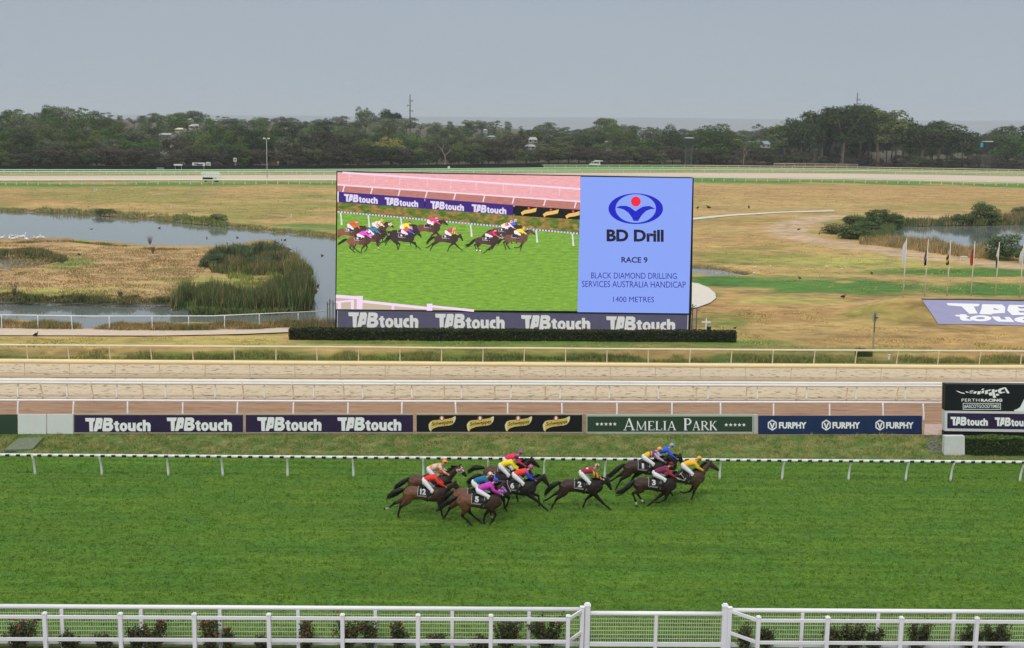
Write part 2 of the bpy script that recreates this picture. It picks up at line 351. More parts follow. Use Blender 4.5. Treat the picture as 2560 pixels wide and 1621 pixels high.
# mound under the banner: straight front slope
mA, mB = g(2346, 812, BZ), g(2560, 816, BZ); mdir = (mB-mA).normalized(); mnor = Vector((-mdir.y, mdir.x, 0))
MH, MD = 1.7, 5.0
u = (X-mA.x)*mdir.x+(Y-mA.y)*mdir.y; v = (X-mA.x)*mnor.x+(Y-mA.y)*mnor.y
prof = np.where(v < 0, 0, np.where(v < MD, v/MD*MH, np.where(v < MD+1.5, MH+(.06*(v-MD)), np.clip(MH+.09-(v-MD-1.5)*.35, 0, 9))))
side = 1/(1+np.exp(-(u+5.5+.0*v)/1.3)); side = np.clip(side*1.02-.01, 0, 1)
Z = Z+prof*side
# shallow ditch behind the first running rail
dn = np.abs(PY-(pl_eval([(0, 884), (2560, 897)], PX))); Z = Z-.35*np.exp(-(dn/9)**2)
Z = Z+jit*.035*np.clip(-wd/3, 0, 1)
# colour field
cD = np.array((.42, .29, .108)); cB = np.array((.365, .225, .085)); cO = np.array((.23, .225, .05)); cG = np.array((.055, .160, .020)); cS = np.array((.46, .335, .215)); cM = np.array((.06, .05, .032)); cY = np.array((.36, .34, .085)); cP = np.array((.50, .33, .19))
def nf(s1, s2, seed):
    return np.array([noise.noise(Vector((a*s1, b*s2, seed))) for a, b in zip(X.ravel(), Y.ravel())]).reshape(X.shape)
n1 = nf(.035, .07, 1); n2 = nf(.11, .22, 5); n3 = nf(.012, .035, 9); n4 = nf(.35, .7, 13)
C = np.tile(cD, X.shape+(1,))
def blend(w, c):
    global C
    w = np.clip(w, 0, 1)[..., None]; C = C*(1-w)+c*w
blend(.9*np.clip(n3*2.2+.35+n2*.6, 0, 1), cB); blend(np.clip((n1*1.3+n2*.8)*1.4-.12, 0, .8), cO)
def patch(cx, cy, rx, ry, c, k=1.0, nz_=.7, sharp=2.2):
    d = 1-np.sqrt(((PX-cx)/rx)**2+((PY-cy)/ry)**2); blend(np.clip((d+nz_*(n1*.8+n2*.7+n4*.3))*sharp, 0, 1)*k, c)
patch(250, 492, 420, 22, cO, .75); patch(640, 520, 260, 26, cO, .6); patch(60, 500, 160, 9, cB, .6); patch(560, 545, 260, 9, cO, .9); patch(780, 572, 120, 12, cG*1.2, .7); patch(760, 490, 60, 8, cO, .8)
patch(2150, 480, 520, 20, cB*1.15, .6); patch(2350, 517, 260, 7, cO, .5); patch(2000, 508, 300, 8, cD, .7); patch(1850, 600, 220, 22, cB, .5)
patch(1900, 620, 120, 9, cO*.8, .7); patch(1900, 650, 240, 22, cO, .9); patch(2150, 655, 260, 24, cY, .8); patch(2500, 640, 200, 12, cB*1.1, .5)
for a_ in ((2120, 716, 460, 27), (1800, 705, 100, 16), (2500, 722, 230, 22), (1765, 740, 60, 12), (2380, 684, 260, 12)): patch(*a_, cG, .95, .55)
patch(1885, 725, 70, 7, cD, .9, .5); patch(2110, 706, 40, 5, cD, .8); patch(2260, 702, 60, 5, cO, .9)
patch(1950, 752, 200, 12, cY, .9); patch(2100, 768, 270, 11, cD*1.05, .8); patch(1800, 800, 120, 26, cO*.9, .8); patch(1830, 815, 60, 16, cG, .6)
patch(2080, 820, 330, 18, cD, .8); patch(2150, 790, 110, 10, cO, .8); patch(2235, 785, 46, 7, cG*1.1, .9); patch(2450, 850, 330, 22, cB*1.15, .6); patch(2150, 847, 400, 8, cB, .5)
patch(2200, 760, 70, 12, cP*.95, .6)
# island: pinkish dry, lime near the reeds and the front shore
isl = sdf(PX, PY, ISLE); wi = np.clip(isl/12, 0, 1)
blend(wi*.85, np.array((.43, .285, .14))); blend(wi*np.clip(n2*2+n1-.1, 0, .6), cB*1.1)
patch(170, 655, 90, 18, cG*1.4, .8); patch(160, 648, 60, 8, cY*.7, .9); patch(520, 700, 190, 12, cY, .9); patch(420, 676, 70, 8, cO*.8, .8); patch(470, 728, 90, 16, cO, .6)
patch(200, 728, 330, 16, cY, .85); patch(100, 740, 420, 10, cO*.8, .8); patch(210, 602, 50, 5, cG*2, .8)
for (x0, x1, yy, hh) in ((-900, 700, 865, 9),): pass
# band in front of the screen, ditch and rail verge
yA = pl_eval([(0, 858), (700, 852), (2560, 880)], PX); blend(np.exp(-((PY-yA)/8)**2)*.8*(PX < 700), cY*.95)
patch(1280, 857, 640, 9, cG*1.3, .9); patch(1280, 868, 900, 6, cO*.8, .8); patch(2250, 877, 420, 7, cG*1.2, .85)
blend(np.exp(-(dn/11)**2)*np.clip(.75+n1*1.5+n2, 0, 1), cG*.62); blend(np.exp(-((PY-pl_eval([(0, 899), (2560, 913)], PX))/4)**2)*.8, cO)
patch(1650, 883, 120, 8, cB, .7); patch(330, 872, 260, 5, cB, .8)
# green verge inside the far rail
FRL = [(0, 463), (840, 461), (1360, 456), (1735, 453), (2130, 457), (2560, 466)]
yr = pl_eval(FRL, PX); blend(np.clip(1-np.abs(PY-(yr-1))/7, 0, 1)*2.2*np.clip(.8+n1*1.5, 0, 1), cG*1.25)
yo = pl_eval([(0, 432), (860, 430), (1720, 425), (2130, 428), (2560, 434)], PX)
blend(np.clip((yo+5-PY)/3, 0, 1), cG*1.4); blend(np.clip((pl_eval([(0, 424), (1500, 416), (1720, 420), (2560, 431)], PX)-PY+1)/2, 0, 1)*(PX > 1700), cB*.8)
# dirt loops
def road(pts, w, c, k=.9):
    d = np.full(X.shape, 1e9); W_ = [g(x, y, BZ) for x, y in pts]
    for a, b in zip(W_, W_[1:]):
        dx, dy = b.x-a.x, b.y-a.y; t = np.clip(((X-a.x)*dx+(Y-a.y)*dy)/(dx*dx+dy*dy), 0, 1); d = np.minimum(d, np.hypot(X-a.x-t*dx, Y-a.y-t*dy))
    blend(np.clip((w-d)/w*1.8+n4*.8+n2*.4, 0, 1)*k, c)
road([(2090, 541), (2030, 548), (1985, 560), (1965, 572), (1980, 590), (2040, 603), (2120, 613), (2200, 625), (2300, 641), (2400, 652), (2560, 668), (2900, 690)], 5.0, cS*1.02)
road([(2200, 545), (2300, 543), (2400, 541), (2560, 540), (2900, 540)], 3.5, cS)
road([(1640, 518), (1900, 521), (2560, 524)], 1.2, cB*.6, .6)
road([(-300, 494), (0, 494), (150, 497), (420, 503)], .5, cS, .6); road([(700, 505), (900, 502)], .8, cS, .7); road([(380, 485), (560, 487)], .7, cS, .5)
# muddy shore
blend(np.clip(1-np.abs(wd+.25)/.9, 0, 1)*np.where(PX < 950, 1.3, .9), cM); blend((wd > 0)*1.0, cM)
blend(np.clip(1-np.abs(v-MD-.8)/1.3, 0, 1)*side*.9, cD*1.05); blend(np.clip((v > -1)*(v < MD)*side*(u < 2), 0, 1)*.55*np.clip(.6+n2*2, 0, 1), cO*.9)  # mound: highlight painted along the crest, front slope painted darker olive
Vg = np.stack([X, Y, Z], -1).reshape(-1, 3)
idx = np.arange(NR*nx).reshape(NR, nx); Fg = np.stack([idx[:-1, :-1], idx[:-1, 1:], idx[1:, 1:], idx[1:, :-1]], -1).reshape(-1, 4)
M_field = mat('dry_grass_field', (0, 0, 0), .95, var=.34, scale=1.1, vscale=(.5, .7, 1), bump=.6, attr=True, var2=.18, fleck=.34, fscale=.42)
inf = mk('infield_grass', Vg, Fg, M_field, col=C.reshape(-1, 3), smooth=True); tag(inf, kind='structure')
def gz(px, py): return g(px, py, BZ)
# ponds: one sheet each at water level
M_water = mat('pond_water', (.155, .180, .175), .05, spec=.6); M_water.node_tree.nodes['Principled BSDF'].inputs['IOR'].default_value = 1.55
nwt = M_water.node_tree; bpn = nwt.nodes.new('ShaderNodeBump'); nn = nwt.nodes.new('ShaderNodeTexNoise'); nn.inputs['Scale'].default_value = .8; nn.inputs['Detail'].default_value = 5
ge_ = nwt.nodes.new('ShaderNodeNewGeometry'); nwt.links.new(ge_.outputs['Position'], nn.inputs['Vector']); nwt.links.new(nn.outputs[0], bpn.inputs['Height']); bpn.inputs['Strength'].default_value = .05; bpn.inputs['Distance'].default_value = .12
nwt.links.new(bpn.outputs[0], nwt.nodes['Principled BSDF'].inputs['Normal'])
def water(name, px0, px1, ya, yb):
    P = [g(px0, yb, WZ), g(px1, yb, WZ), g(px1, ya, WZ), g(px0, ya, WZ)]; tag(mk(name, P, [(0, 1, 2, 3)], M_water), kind='structure')
water('pond_water', -1500, 930, 500, 835); water('pond_water', 2150, 4000, 548, 670); water('puddle_water', 1600, 1900, 658, 700)
# tracks across the infield, thin sheets
def ribbon(name, pts_far, pts_near, m, dz):
    A = resample([gz(*p) for p in pts_near], 30); B = resample([gz(*p) for p in pts_far], 30)
    V = [(p.x, p.y, BZ+dz) for p in A]+[(p.x, p.y, BZ+dz) for p in B]
    tag(mk(name, V, [(i, i+1, 31+i, 30+i) for i in range(29)], m), kind='structure')
ribbon('service_path', [(-700, 819), (0, 823), (350, 827), (540, 825), (730, 819)], [(-700, 838), (0, 841), (400, 842), (600, 838), (745, 832)], M_path, .09)
ribbon('footpath', [(1640, 545), (1733, 546), (1830, 537), (1960, 530), (2085, 527)], [(1640, 553), (1733, 551), (1830, 541), (1960, 533), (2085, 530)], M_conc, .10)
_c = [(1640, 700), (1700, 705), (1745, 711), (1772, 722), (1788, 736), (1790, 748), (1775, 760), (1745, 771), (1700, 778), (1640, 782)]
mk('gravel_apron', [(p.x, p.y, BZ+.12) for p in [gz(*q) for q in _c]], [tuple(range(len(_c)))][0:1], M_conc)['kind'] = 'structure'
# far sand track, thin sheet
def wl(pts, h=BZ, dz=0): P = wline(pts, h, 400); return P
strip('far_track', wl([(0, 454), (430, 453), (860, 451), (1360, 447), (1720, 443), (2130, 447), (2560, 456)]), wl([(0, 441), (430, 440), (860, 438), (1360, 434), (1720, 433), (2130, 435), (2560, 442)]), mat('far_sand', (.54, .46, .36), .95, var=.12, scale=.25, vscale=(.1, 2, 1)), n=160, rows=6, dz=.12)
strip('far_track_edge', wl([(0, 441), (430, 440), (860, 438), (1360, 434), (1720, 433), (2130, 435), (2560, 442)]), wl([(0, 439.3), (430, 438.3), (860, 436.3), (1360, 432.3), (1720, 431.3), (2130, 433.3), (2560, 440.3)]), mat('far_dirt', (.36, .22, .11), .95, var=.12, scale=.25), n=160, rows=2, dz=.13)

# rising ground beyond
def hillz(x, y):
    d = y-560
    if d <= 0: return BZ
    r = min(1, d/260); lx = 1/(1+math.exp((x-60)/110)); h = BZ+r*(2.5+13*lx*r)+ (max(0, d-260)/500)*3*lx
    return h+ .8*noise.noise(Vector((x*.01, y*.01, 2)))*r
XH = np.linspace(-1.25, 1.25, 90); V = []; Fs = []; YH = [0, 15, 35, 60, 100, 150, 220, 320, 450, 700, 1100, 1800, 3000]
b0 = gnp(1280+XH*2300, pl_eval(BASE, 1280+XH*2300), BZ)
for r_, dy in enumerate(YH):
    for i in range(90):
        k = 1+dy/b0[i, 1]; x, y = b0[i, 0]*k, b0[i, 1]+dy; V.append((x, y, (BZ if r_ == 0 else hillz(x, y)-(.0))))
for r_ in range(len(YH)-1):
    for i in range(89): Fs.append((r_*90+i, r_*90+i+1, (r_+1)*90+i+1, (r_+1)*90+i))
tag(mk('wooded_hills', V, Fs, mat('leaf_litter', (.075, .065, .035), .95, var=.3, scale=.2), smooth=True), kind='structure')
# distant escarpment
V = []; Fs = []; n = 140
for r_, (dy, hk) in enumerate(((0, 0), (500, .45), (1200, .85), (2000, 1.0), (3000, .9))):
    for i in range(n):
        x = -7500+i*15000/(n-1); prof_ = 165+.009*x+12*noise.noise(Vector((x*.0004, 1, 0)))+5*noise.noise(Vector((x*.0015, 4, 0)))
        V.append((x*(1+dy/12500), 12000+dy, -4+prof_*hk+(5*noise.noise(Vector((x*.003, dy*.003, 7))) if r_ else 0)))
for r_ in range(4):
    for i in range(n-1): Fs.append((r_*n+i, r_*n+i+1, (r_+1)*n+i+1, (r_+1)*n+i))
tag(mk('distant_hills', V, Fs, mat('hazed_hill_bush', (.12, .14, .15), .95, var=.2, scale=.004), smooth=True), kind='structure')  # pale blue-grey of distance haze put into the hill colour

# ---------------- rails and fences ----------------
M_white = mat('white_rail_paint', (.74, .75, .77), .45, var=.05, scale=1.3)
M_cream = mat('weathered_cream_rail', (.70, .62, .45), .5, var=.08, scale=1.0)
M_yell = mat('cream_plastic_rail', (.76, .62, .36), .5, var=.06, scale=1.0)
M_black = mat('black_plastic', (.012, .012, .013), .4)
M_farrail = mat('pale_green_rail', (.52, .66, .47), .5, var=.05, scale=.1)
M_brownpost = mat('brown_post', (.78, .67, .50), .6)
def rail_fence(name, label, base, top_y, posts, over=0.0, rr=.06, pr=.035, m=None, pm=None, rail2=None, stripes=None, h=BZ, ext=0, cat='running rail', H=None, post_top=None, sink=0.02, posts2=None, kink=None):
    """base: ground line pixels; top_y: rail pixels -> height from mid point; posts: photo x of each post foot"""
    Lb = [g(x, y, h) for x, y in base]
    root = empty(name, Lb[0], label, cat)
    xs = [b[0] for b in base]; ys = [b[1] for b in base]
    def foot(px): return g(px, float(np.interp(px, xs, ys) if xs[0] <= px <= xs[-1] else ys[0]+(px-xs[0])*(ys[-1]-ys[0])/(xs[-1]-xs[0])), h)
    d = (Lb[-1]-Lb[0]).normalized(); toward = Vector((d.y, -d.x, 0)); toward = toward if toward.y < 0 else -toward
    A0 = Lb[0]-d*ext; A1 = Lb[-1]+d*ext
    Ls = [A0]+Lb[1:-1]+[A1]
    up = Vector((0, 0, H))
    mb = MB()
    def line_tube(mb, off, r):
        if stripes:
            a, b = Ls[0]+off, Ls[-1]+off; n = int((b-a).length/stripes); dd = (b-a)/n
            for i in range(n):
                p = a+dd*i; mb.tube([p, p+dd], r, 8, 0); q_ = Vector((0, -r*.45, -r*.12)); mb.tube([p+dd*.60+q_, p+dd*.97+q_], r*.90, 8, 1)
        else: 
            P = resample([p+off for p in Ls], max(2, int((Ls[-1]-Ls[0]).length/6)))
            P = [p+Vector((0, 0, .035*noise.noise(p*.13)+.012*noise.noise(p*.7))) for p in P]
            mb.tube(P, r, 8, 0)
    line_tube(mb, up+toward*over, rr)
    mb.build('rail', m, root, smooth=True, mats=[m, M_black] if stripes else None)
    if rail2:
        for z, o2, r2 in rail2:
            mb = MB(); line_tube(mb, Vector((0, 0, z))+toward*o2, r2); mb.build('rail', m, root, smooth=True)
    def post(px, ov, mm, Ht):
        f = foot(px); mb = MB(); pts = []
        for k in range(7):
            t = k/6; bend = (t**2.2)*ov; pts.append(f+Vector((0, 0, -sink+t*(Ht+sink)))+toward*bend)
        lean = Vector((.02*noise.noise(f*3.1), .02*noise.noise(f*4.7), 0))
        pts = [p+lean*i for i, p in enumerate(pts)]
        mb.tube(pts, [pr*1.15]*3+[pr]*4, 8); mb.build('post', mm, root, smooth=True)
    for px in posts: post(px, over, pm or m, H-rr*.3)
    if posts2:
        for px, ov, mm in posts2: post(px, ov, mm, H-rr*.3)
    return root
# black and white inside rail on the turf
rail_fence('running_rail', 'black and white banded running rail with curved white posts, on the green turf track', [(0, 1188), (2560, 1205)], None, [88, 255, 421, 557, 719, 884, 1059, 1221, 1360, 1511, 1656, 1799, 1955, 2121, 2264, 2376, 2549], over=.32, rr=.078, pr=.055, m=M_white, stripes=.55, h=0, H=1.2, ext=12)
rail_fence('running_rail', 'white running rail with stout white posts on brown dirt, right behind the advertising boards', [(-30, 1050), (2309, 1054)], None, [x for x in (45, 183, 320, 457, 593, 733, 870, 1004, 1141, 1269, 1405, 1542, 1679, 1801, 1933, 2073, 2207, 2309)], over=-.22, rr=.075, pr=.055, m=M_white, H=1.17, ext=3)
rail_fence('running_rail', 'double white running rail down the middle of the sand, straight and curved posts alternating', [(-30, 996), (2620, 1004)], None, [45+123.2*k for k in range(21)], over=-.1, rr=.115, pr=.052, pm=mat('post_white', (.86, .85, .80), .5), m=mat('sand_rail_white', (.72, .71, .66), .5, var=.06, scale=.8), H=1.2, ext=4, rail2=[(1.07, .10, .09)],
           posts2=[(107+125.5*k, .3, M_brownpost) for k in range(20)])
rail_fence('running_rail', 'low cream yellow running rail with faint posts, at the far edge of the sand', [(-30, 938), (2620, 953)], None, [62+112.6*k for k in range(23)], over=.0, rr=.17, pr=.03, m=M_yell, pm=mat('sand_post', (.60, .49, .34), .6), H=1.02, ext=4)
rail_fence('running_rail', 'cream running rail with curved posts, in front of the grassy ditch below the big screen', [(-30, 901), (2620, 916)], None, [-34+103.4*k for k in range(26)], over=.18, rr=.075, pr=.04, m=M_cream, H=1.22, ext=4)
rail_fence('post_and_rail_fence', 'thin white post and rail fence between the pond and the pale path at left', [(-50, 822), (5, 824), (381, 828), (472, 827), (561, 824), (649, 820), (735, 818), (812, 812)], None, [5, 95, 181, 274, 381, 472, 561, 649, 745], rr=.045, pr=.04, m=M_white, H=1.25, cat='fence')
far_in = FRL
n_ = 96
rail_fence('far_running_rail', 'long cream running rail at the near edge of the distant sand track', [(-60, 463)]+far_in+[(2620, 468)], None, [-40+27.2*k for k in range(98)], over=.3, rr=.17, pr=.13, m=mat('far_white_rail', (.80, .80, .66), .5), H=1.35)
rail_fence('far_running_rail', 'pale green running rail at the far edge of the distant sand track', [(-60, 440), (0, 440), (430, 440), (860, 438), (1360, 434), (1720, 432), (2130, 434), (2560, 441), (2620, 442)], None, [-40+34*k for k in range(78)], over=0, rr=.17, pr=.12, m=M_farrail, H=1.3, rail2=[(.75, 0, .11)])
rail_fence('far_running_rail', 'outermost of the pale green rails, on the green strip below the treeline', [(-60, 434), (0, 434), (430, 434), (860, 432), (1360, 428), (1720, 427), (2130, 430), (2560, 437), (2620, 438)], None, [-30+40*k for k in range(66)], over=0, rr=.17, pr=.12, m=M_farrail, H=1.3, rail2=[(.75, 0, .11)])
rail_fence('far_running_rail', 'thin brownish cream rail in front of the right trees, behind the other far rails', [(1355, 421), (1720, 421), (2130, 425), (2560, 432), (2620, 434)], None, [1360+27*k for k in range(47)], over=0, rr=.13, pr=.09, m=M_cream, H=1.5)

rail_fence('paddock_fence', 'pale low fence at the foot of the trees, left of the tallest gum', [(1935, 418), (2145, 420)], None, [1935+26*k for k in range(9)], over=0, rr=.14, pr=.1, m=M_cream, H=1.9, rail2=[(1.1, 0, .08)], cat='fence')
# dark shade-cloth fence at the foot of the trees
root = empty('shade_cloth_fence', gz(-60, 427), 'long black shade cloth fence along the foot of the left treeline', 'fence')
pts = [gz(x, y-1.5) for x, y in ((-60, 429), (0, 429), (430, 428), (860, 426), (1100, 424), (1360, 420))]; mb = MB()
for a, b in zip(pts, pts[1:]): mb.bar(a+Vector((0, 0, .95)), b+Vector((0, 0, .95)), .06, 1.9)
mb.build('cloth', mat('shade_cloth', (.012, .012, .011), .9, var=.3, scale=.4), root)
for p in resample(pts, 50):
    mb = MB(); mb.tube([p, p+Vector((0, 0, 2.1))], .05, 6); mb.build('post', M_black, root)

# ---------------- front fences ----------------
def front_plane(y0, y1): return g(0, y0, 0), g(2560, y1, 0)
a0, a1 = g(0, 1618, 0), g(2560, 1630, 0); MP = Plane(a0, a1); FH = 1.61
M_fw = mat('white_fence_paint', (.78, .79, .82), .4, var=.04, scale=2)
M_wire = mat('galvanised_wire', (.62, .67, .50), .5)
def gp(px): # mesh fence ground point at photo x (at y of its line)
    return g(px, 1618+12*px/2560, 0)
def mesh_run(root, xa, xb, posts, top=FH, low=None):
    A, B = gp(xa), gp(xb); up = Vector((0, 0, 1)); d = (B-A).normalized(); tw = MP.n
    mb = MB(); mb.tube([A+up*(top-.08), B+up*(top-.08)], .085, 12); mb.build('top_rail', M_fw, root, smooth=True)
    mb = MB(); mb.bar(A+up*(.22), B+up*(.22), .05, .15); mb.build('bottom_rail', M_fw, root)
    for px in posts:
        P = gp(px)+tw*.06; mb = MB(); mb.box(P+up*((top-.14)/2-.05), (.12, .07, top-.04)); mb.build('post', M_fw, root)
    mb = MB(); n = int((B-A).length/.085); z0, z1 = .28, top-.16
    for i in range(1, n):
        p = A+d*((B-A).length*i/n)-tw*.03; mb.bar(p+up*z0, p+up*z1, .012, .009)
    k = 8
    for i in range(k):
        z = z0+(z1-z0)*i/(k-1); mb.bar(A+up*z-tw*.04, B+up*z-tw*.04, .012, .016)
    mb.build('wire_mesh', M_wire, root)
r1 = empty('mesh_fence', gp(-60), 'white tube railed mesh fence left of the gate, along the near edge of the turf', 'fence')
mesh_run(r1, -60, 1464, [-36, 160, 357, 553, 747, 939, 1130, 1321])
r2 = empty('mesh_fence', gp(1812), 'white tube railed mesh fence right of the gate, along the near edge of the turf', 'fence')
mesh_run(r2, 1812, 2640, [2000, 2188, 2376, 2566], top=FH+.0)
r3 = empty('mesh_gate', gp(1468), 'wide white mesh gate set lower between two tall square gate posts', 'gate')
mesh_run(r3, 1472, 1804, [1637], top=FH-.14)
def gatepost(px, label):
    P = gp(px)+MP.n*.0; t = empty('gate_post', P, label, 'post'); mb = MB(); mb.box(P+Vector((0, 0, .78)), (.2, .18, 1.78)); mb.build('shaft', M_fw, t)
    mb = MB(); mb.box(P+Vector((0, 0, 1.695)), (.23, .21, .05)); mb.box(P+Vector((0, 0, 1.75)), (.15, .14, .06)); mb.build('cap', M_fw, t)
gatepost(1466, 'tall square white gate post at the left end of the mesh gate'); gatepost(1808, 'tall square white gate post at the right end of the mesh gate')
# nearer post-and-rail garden fence
def fp(px, dy=0): return g(px, 1648+11*px/2560+dy, 0)
def garden_fence(xs, xe, corner, label):
    A, B = fp(xs), fp(xe); root = empty('garden_fence', A, label, 'fence')
    P = [fp(x) for x in corner['posts']]; up = Vector((0, 0, 1)); ends = [corner['end']] if corner.get('end') else []
    allp = P[:]
    for p in allp:
        mb = MB(); mb.box(p+up*.80, (.135, .135, 1.74)); pt = mb.build('post', M_fw, root)
        mb = MB(); mb.box(p+up*1.6875, (.16, .16, .035)); mb.box(p+up*1.72, (.11, .11, .03)); mb.build('post_cap', M_fw, pt)
    for z in (1.56, .74):
        for a, b in zip(allp, allp[1:]):
            mb = MB(); mb.bar(a+up*z, b+up*z, .05, .115); mb.build('rail', M_fw, root)
        q = corner['last']; e_ = corner['end']; mb = MB(); mb.bar(q+up*z, e_+up*z, .05, .115); mb.build('rail', M_fw, root)
    mb = MB(); mb.box(corner['end']+up*.80, (.14, .14, 1.74)); pt = mb.build('post', M_fw, root)
    mb = MB(); mb.box(corner['end']+up*1.6875, (.165, .165, .035)); mb.build('post_cap', M_fw, pt)
garden_fence(-70, 1418, dict(posts=[-65, 117, 305, 489, 674, 857, 1045, 1226, 1418], last=fp(1418), end=g(1453, 1629, 0)), 'near white post and two rail fence left of the gate, roses behind it')
garden_fence(1891, 2640, dict(posts=[1891, 2063, 2246, 2434, 2622], last=fp(1891), end=g(1820, 1630, 0)), 'near white post and two rail fence right of the gate, green shrubs behind it')
# ================================================================== BOARDS
BP = Plane(g(0, 1085, BZ), g(2305, 1086.5, BZ))
M_logo = mat('board_white', (.84, .87, .87), .6); M_purple = mat('deep_purple_board', (.028, .016, .060), .5, var=.12, scale=1); M_frame = mat('beige_board_frame', (.42, .38, .29), .7, var=.1, scale=2)
M_blackb = mat('black_board', (.008, .009, .012), .5); M_grn = mat('dark_green_board', (.030, .060, .036), .5, var=.1, scale=1); M_gframe = mat('pale_green_frame', (.42, .50, .42), .6)
M_navy = mat('navy_board', (.012, .030, .10), .5, var=.08, scale=1); M_blank = mat('blank_white_board', (.64, .68, .66), .6, var=.04, scale=1); M_gold = mat('gold_print', (.68, .52, .13), .6); M_red = mat('red_print', (.45, .06, .05), .6)
M_goldw = mat('gold_highlight', (.78, .70, .42), .6); M_brick = mat('brick_pier', (.36, .24, .18), .9, var=.4, scale=5)
def board(x0, x1, y0, y1, m, label, fm=M_frame, fw=3):
    t = empty('advertising_board', BP.at((x0+x1)/2, y1), label, 'board', 'advertising boards behind the turf')
    mb = MB(); panel(mb, BP, rect(x0, y0, x1, y1), .07); mb.build('frame', fm, t)
    mb = MB(); panel(mb, BP, rect(x0+fw*.5, y0+fw, x1-fw*.5, y1-fw), .01, .012); mb.build('face', m, t)
    mb = MB()
    for k in range(3):
        p = BP.at(x0+(x1-x0)*(k+.5)/3, y1); mb.box(p-BP.n*.12+Vector((0, 0, .4)), (.08, .08, 1.0))
    mb.build('support_post', mat('galv_post', (.35, .36, .36), .6), t)
    return t
board(-120, 43, 1037, 1087, M_grn, 'dark green blank board cut by the left edge of the photo', fm=M_grn)
for a, b, l in ((45, 116, 'left one of two blank white boards beside the green board'), (118, 183, 'right one of two blank white boards, touching the purple board')): board(a, b, 1036, 1086.5, M_blank, l, fm=mat('white_board_frame', (.62, .64, .62), .6), fw=1)
OF = .018
def logos(t, boxes, m=M_logo, sl=0):
    for bx in boxes:
        mb = MB(); put_logo(mb, BP, bx, OF, slope=sl); mb.build('lettering', m, t)
t = board(184, 609, 1035, 1084, M_purple, 'purple board with two white logos, next to the blank white boards'); logos(t, [(213, 1045, 377, 1079), (417, 1044, 580, 1078)])
t = board(613, 1034, 1035, 1083.5, M_purple, 'purple board with two white logos, next to the black board'); logos(t, [(643, 1043, 804, 1078), (843.5, 1043.5, 1003.5, 1077.5)])
# black board with gold ribbons
t = board(1040, 1457, 1035, 1083, M_blackb, 'black board with four gold ribbon emblems and red badges')
def zb(x, y): return (1040+x*.18272, 1020+y*.18272)
for k, dx in enumerate((0, 523, 1044, 1563)):
    rib = [(172, 230), (195, 192), (235, 170), (300, 165), (350, 158), (420, 152), (480, 140), (540, 112), (545, 140), (530, 190), (500, 225), (460, 240), (380, 248), (300, 258), (240, 280), (215, 300), (205, 328), (185, 305), (174, 265)]
    mb = MB(); mb.fill([[BP.at(*zb(x+dx, y), OF) for x, y in rib]], 0)
    mb.fill([[BP.at(*zb(x+dx, y), OF+.002) for x, y in [(172, 230), (195, 192), (225, 174), (200, 230), (205, 328), (185, 305), (174, 265)]]], 3)
    mb.fill([[BP.at(*zb(x+dx, y), OF+.002) for x, y in [(500, 132), (540, 112), (545, 140), (530, 190), (500, 225), (510, 180)]]], 3)
    mb.fill([[BP.at(*q, OF+.002) for q in ell(*zb(353+dx, 140), 6.3, 6.3)]], 1); mb.fill([[BP.at(*q, OF+.004) for q in ell(*zb(353+dx, 142), 3.2, 4.6)]], 2)
    put_text(mb, 'Schweppes', BP, (*zb(215+dx, 196), *zb(505+dx, 262)), OF+.004, m=4, bold=.015, shear=.12, slope=-.13)
    mb.build('emblem', None, t, mats=[M_gold, M_red, M_logo, M_goldw, M_blackb])
p = MB(); panel(p, BP, rect(1458.5, 1036, 1465, 1083), .2, .0); o = p.build('brick_pier', M_brick); tag(o, 'narrow brick pier between the black board and the green board', 'pier')
t = board(1466, 1883, 1036.5, 1084.5, M_grn, 'dark green board with pale frame, serif name and rows of stars', fm=M_gframe, fw=5)
mb = MB(); put_serif(mb, BP, 'AMELIA', 1558, 1076, 30, 23, 134, OF); mb.build('lettering', M_logo, t); mb = MB(); put_serif(mb, BP, 'PARK', 1708, 1076, 30, 23, 86, OF); mb.build('lettering', M_logo, t)
def star(cx, cy, r):
    return [(cx+(r if i % 2 == 0 else r*.42)*math.sin(math.pi*i/5), cy-(r if i % 2 == 0 else r*.42)*math.cos(math.pi*i/5)) for i in range(10)]
for x_, y_ in ((1493, 1060.5), (1815.5, 1062.5)):
    mb = MB()
    for k in range(5): mb.fill([[BP.at(*q, OF) for q in star(x_+k*11, y_, 5)]])
    mb.build('star_row', M_logo, t)
p = MB(); panel(p, BP, rect(1884.5, 1038, 1894.5, 1085), .2, 0); o = p.build('concrete_pier', mat('pale_concrete', (.46, .47, .45), .8, var=.1, scale=3)); tag(o, 'pale concrete pier between the green board and the navy board', 'pier')
t = board(1896, 2305, 1040, 1086, M_navy, 'navy blue board with three white hexagon badges and white lettering', fm=M_navy, fw=2)
for k, (hx, tx) in enumerate((((1918, 1943), (1947, 2016)), ((2053, 2078), (2081, 2150)), ((2187, 2212), (2215, 2284)))):
    mb = MB(); cx = (hx[0]+hx[1])/2
    def hexa(r): return [(cx+r*.92*math.sin(math.pi*i/3), 1063-r*math.cos(math.pi*i/3)) for i in range(6)]
    mb.fill([[BP.at(*q, OF) for q in hexa(14)], [BP.at(*q, OF) for q in hexa(10.5)]])
    mb.fill([[BP.at(*q, OF) for q in [(cx-7, 1057), (cx-3, 1057), (cx, 1066), (cx+3, 1057), (cx+7, 1057), (cx+1.5, 1072), (cx-1.5, 1072)]]])
    mb.fill([[BP.at(*q, OF) for q in [(cx-2, 1051), (cx+2, 1051), (cx+2, 1054), (cx-2, 1054)]]])
    put_text(mb, 'FURPHY', BP, (tx[0], 1055.5, tx[1], 1072), OF, bold=.045)
    mb.build('lettering', M_logo, t)

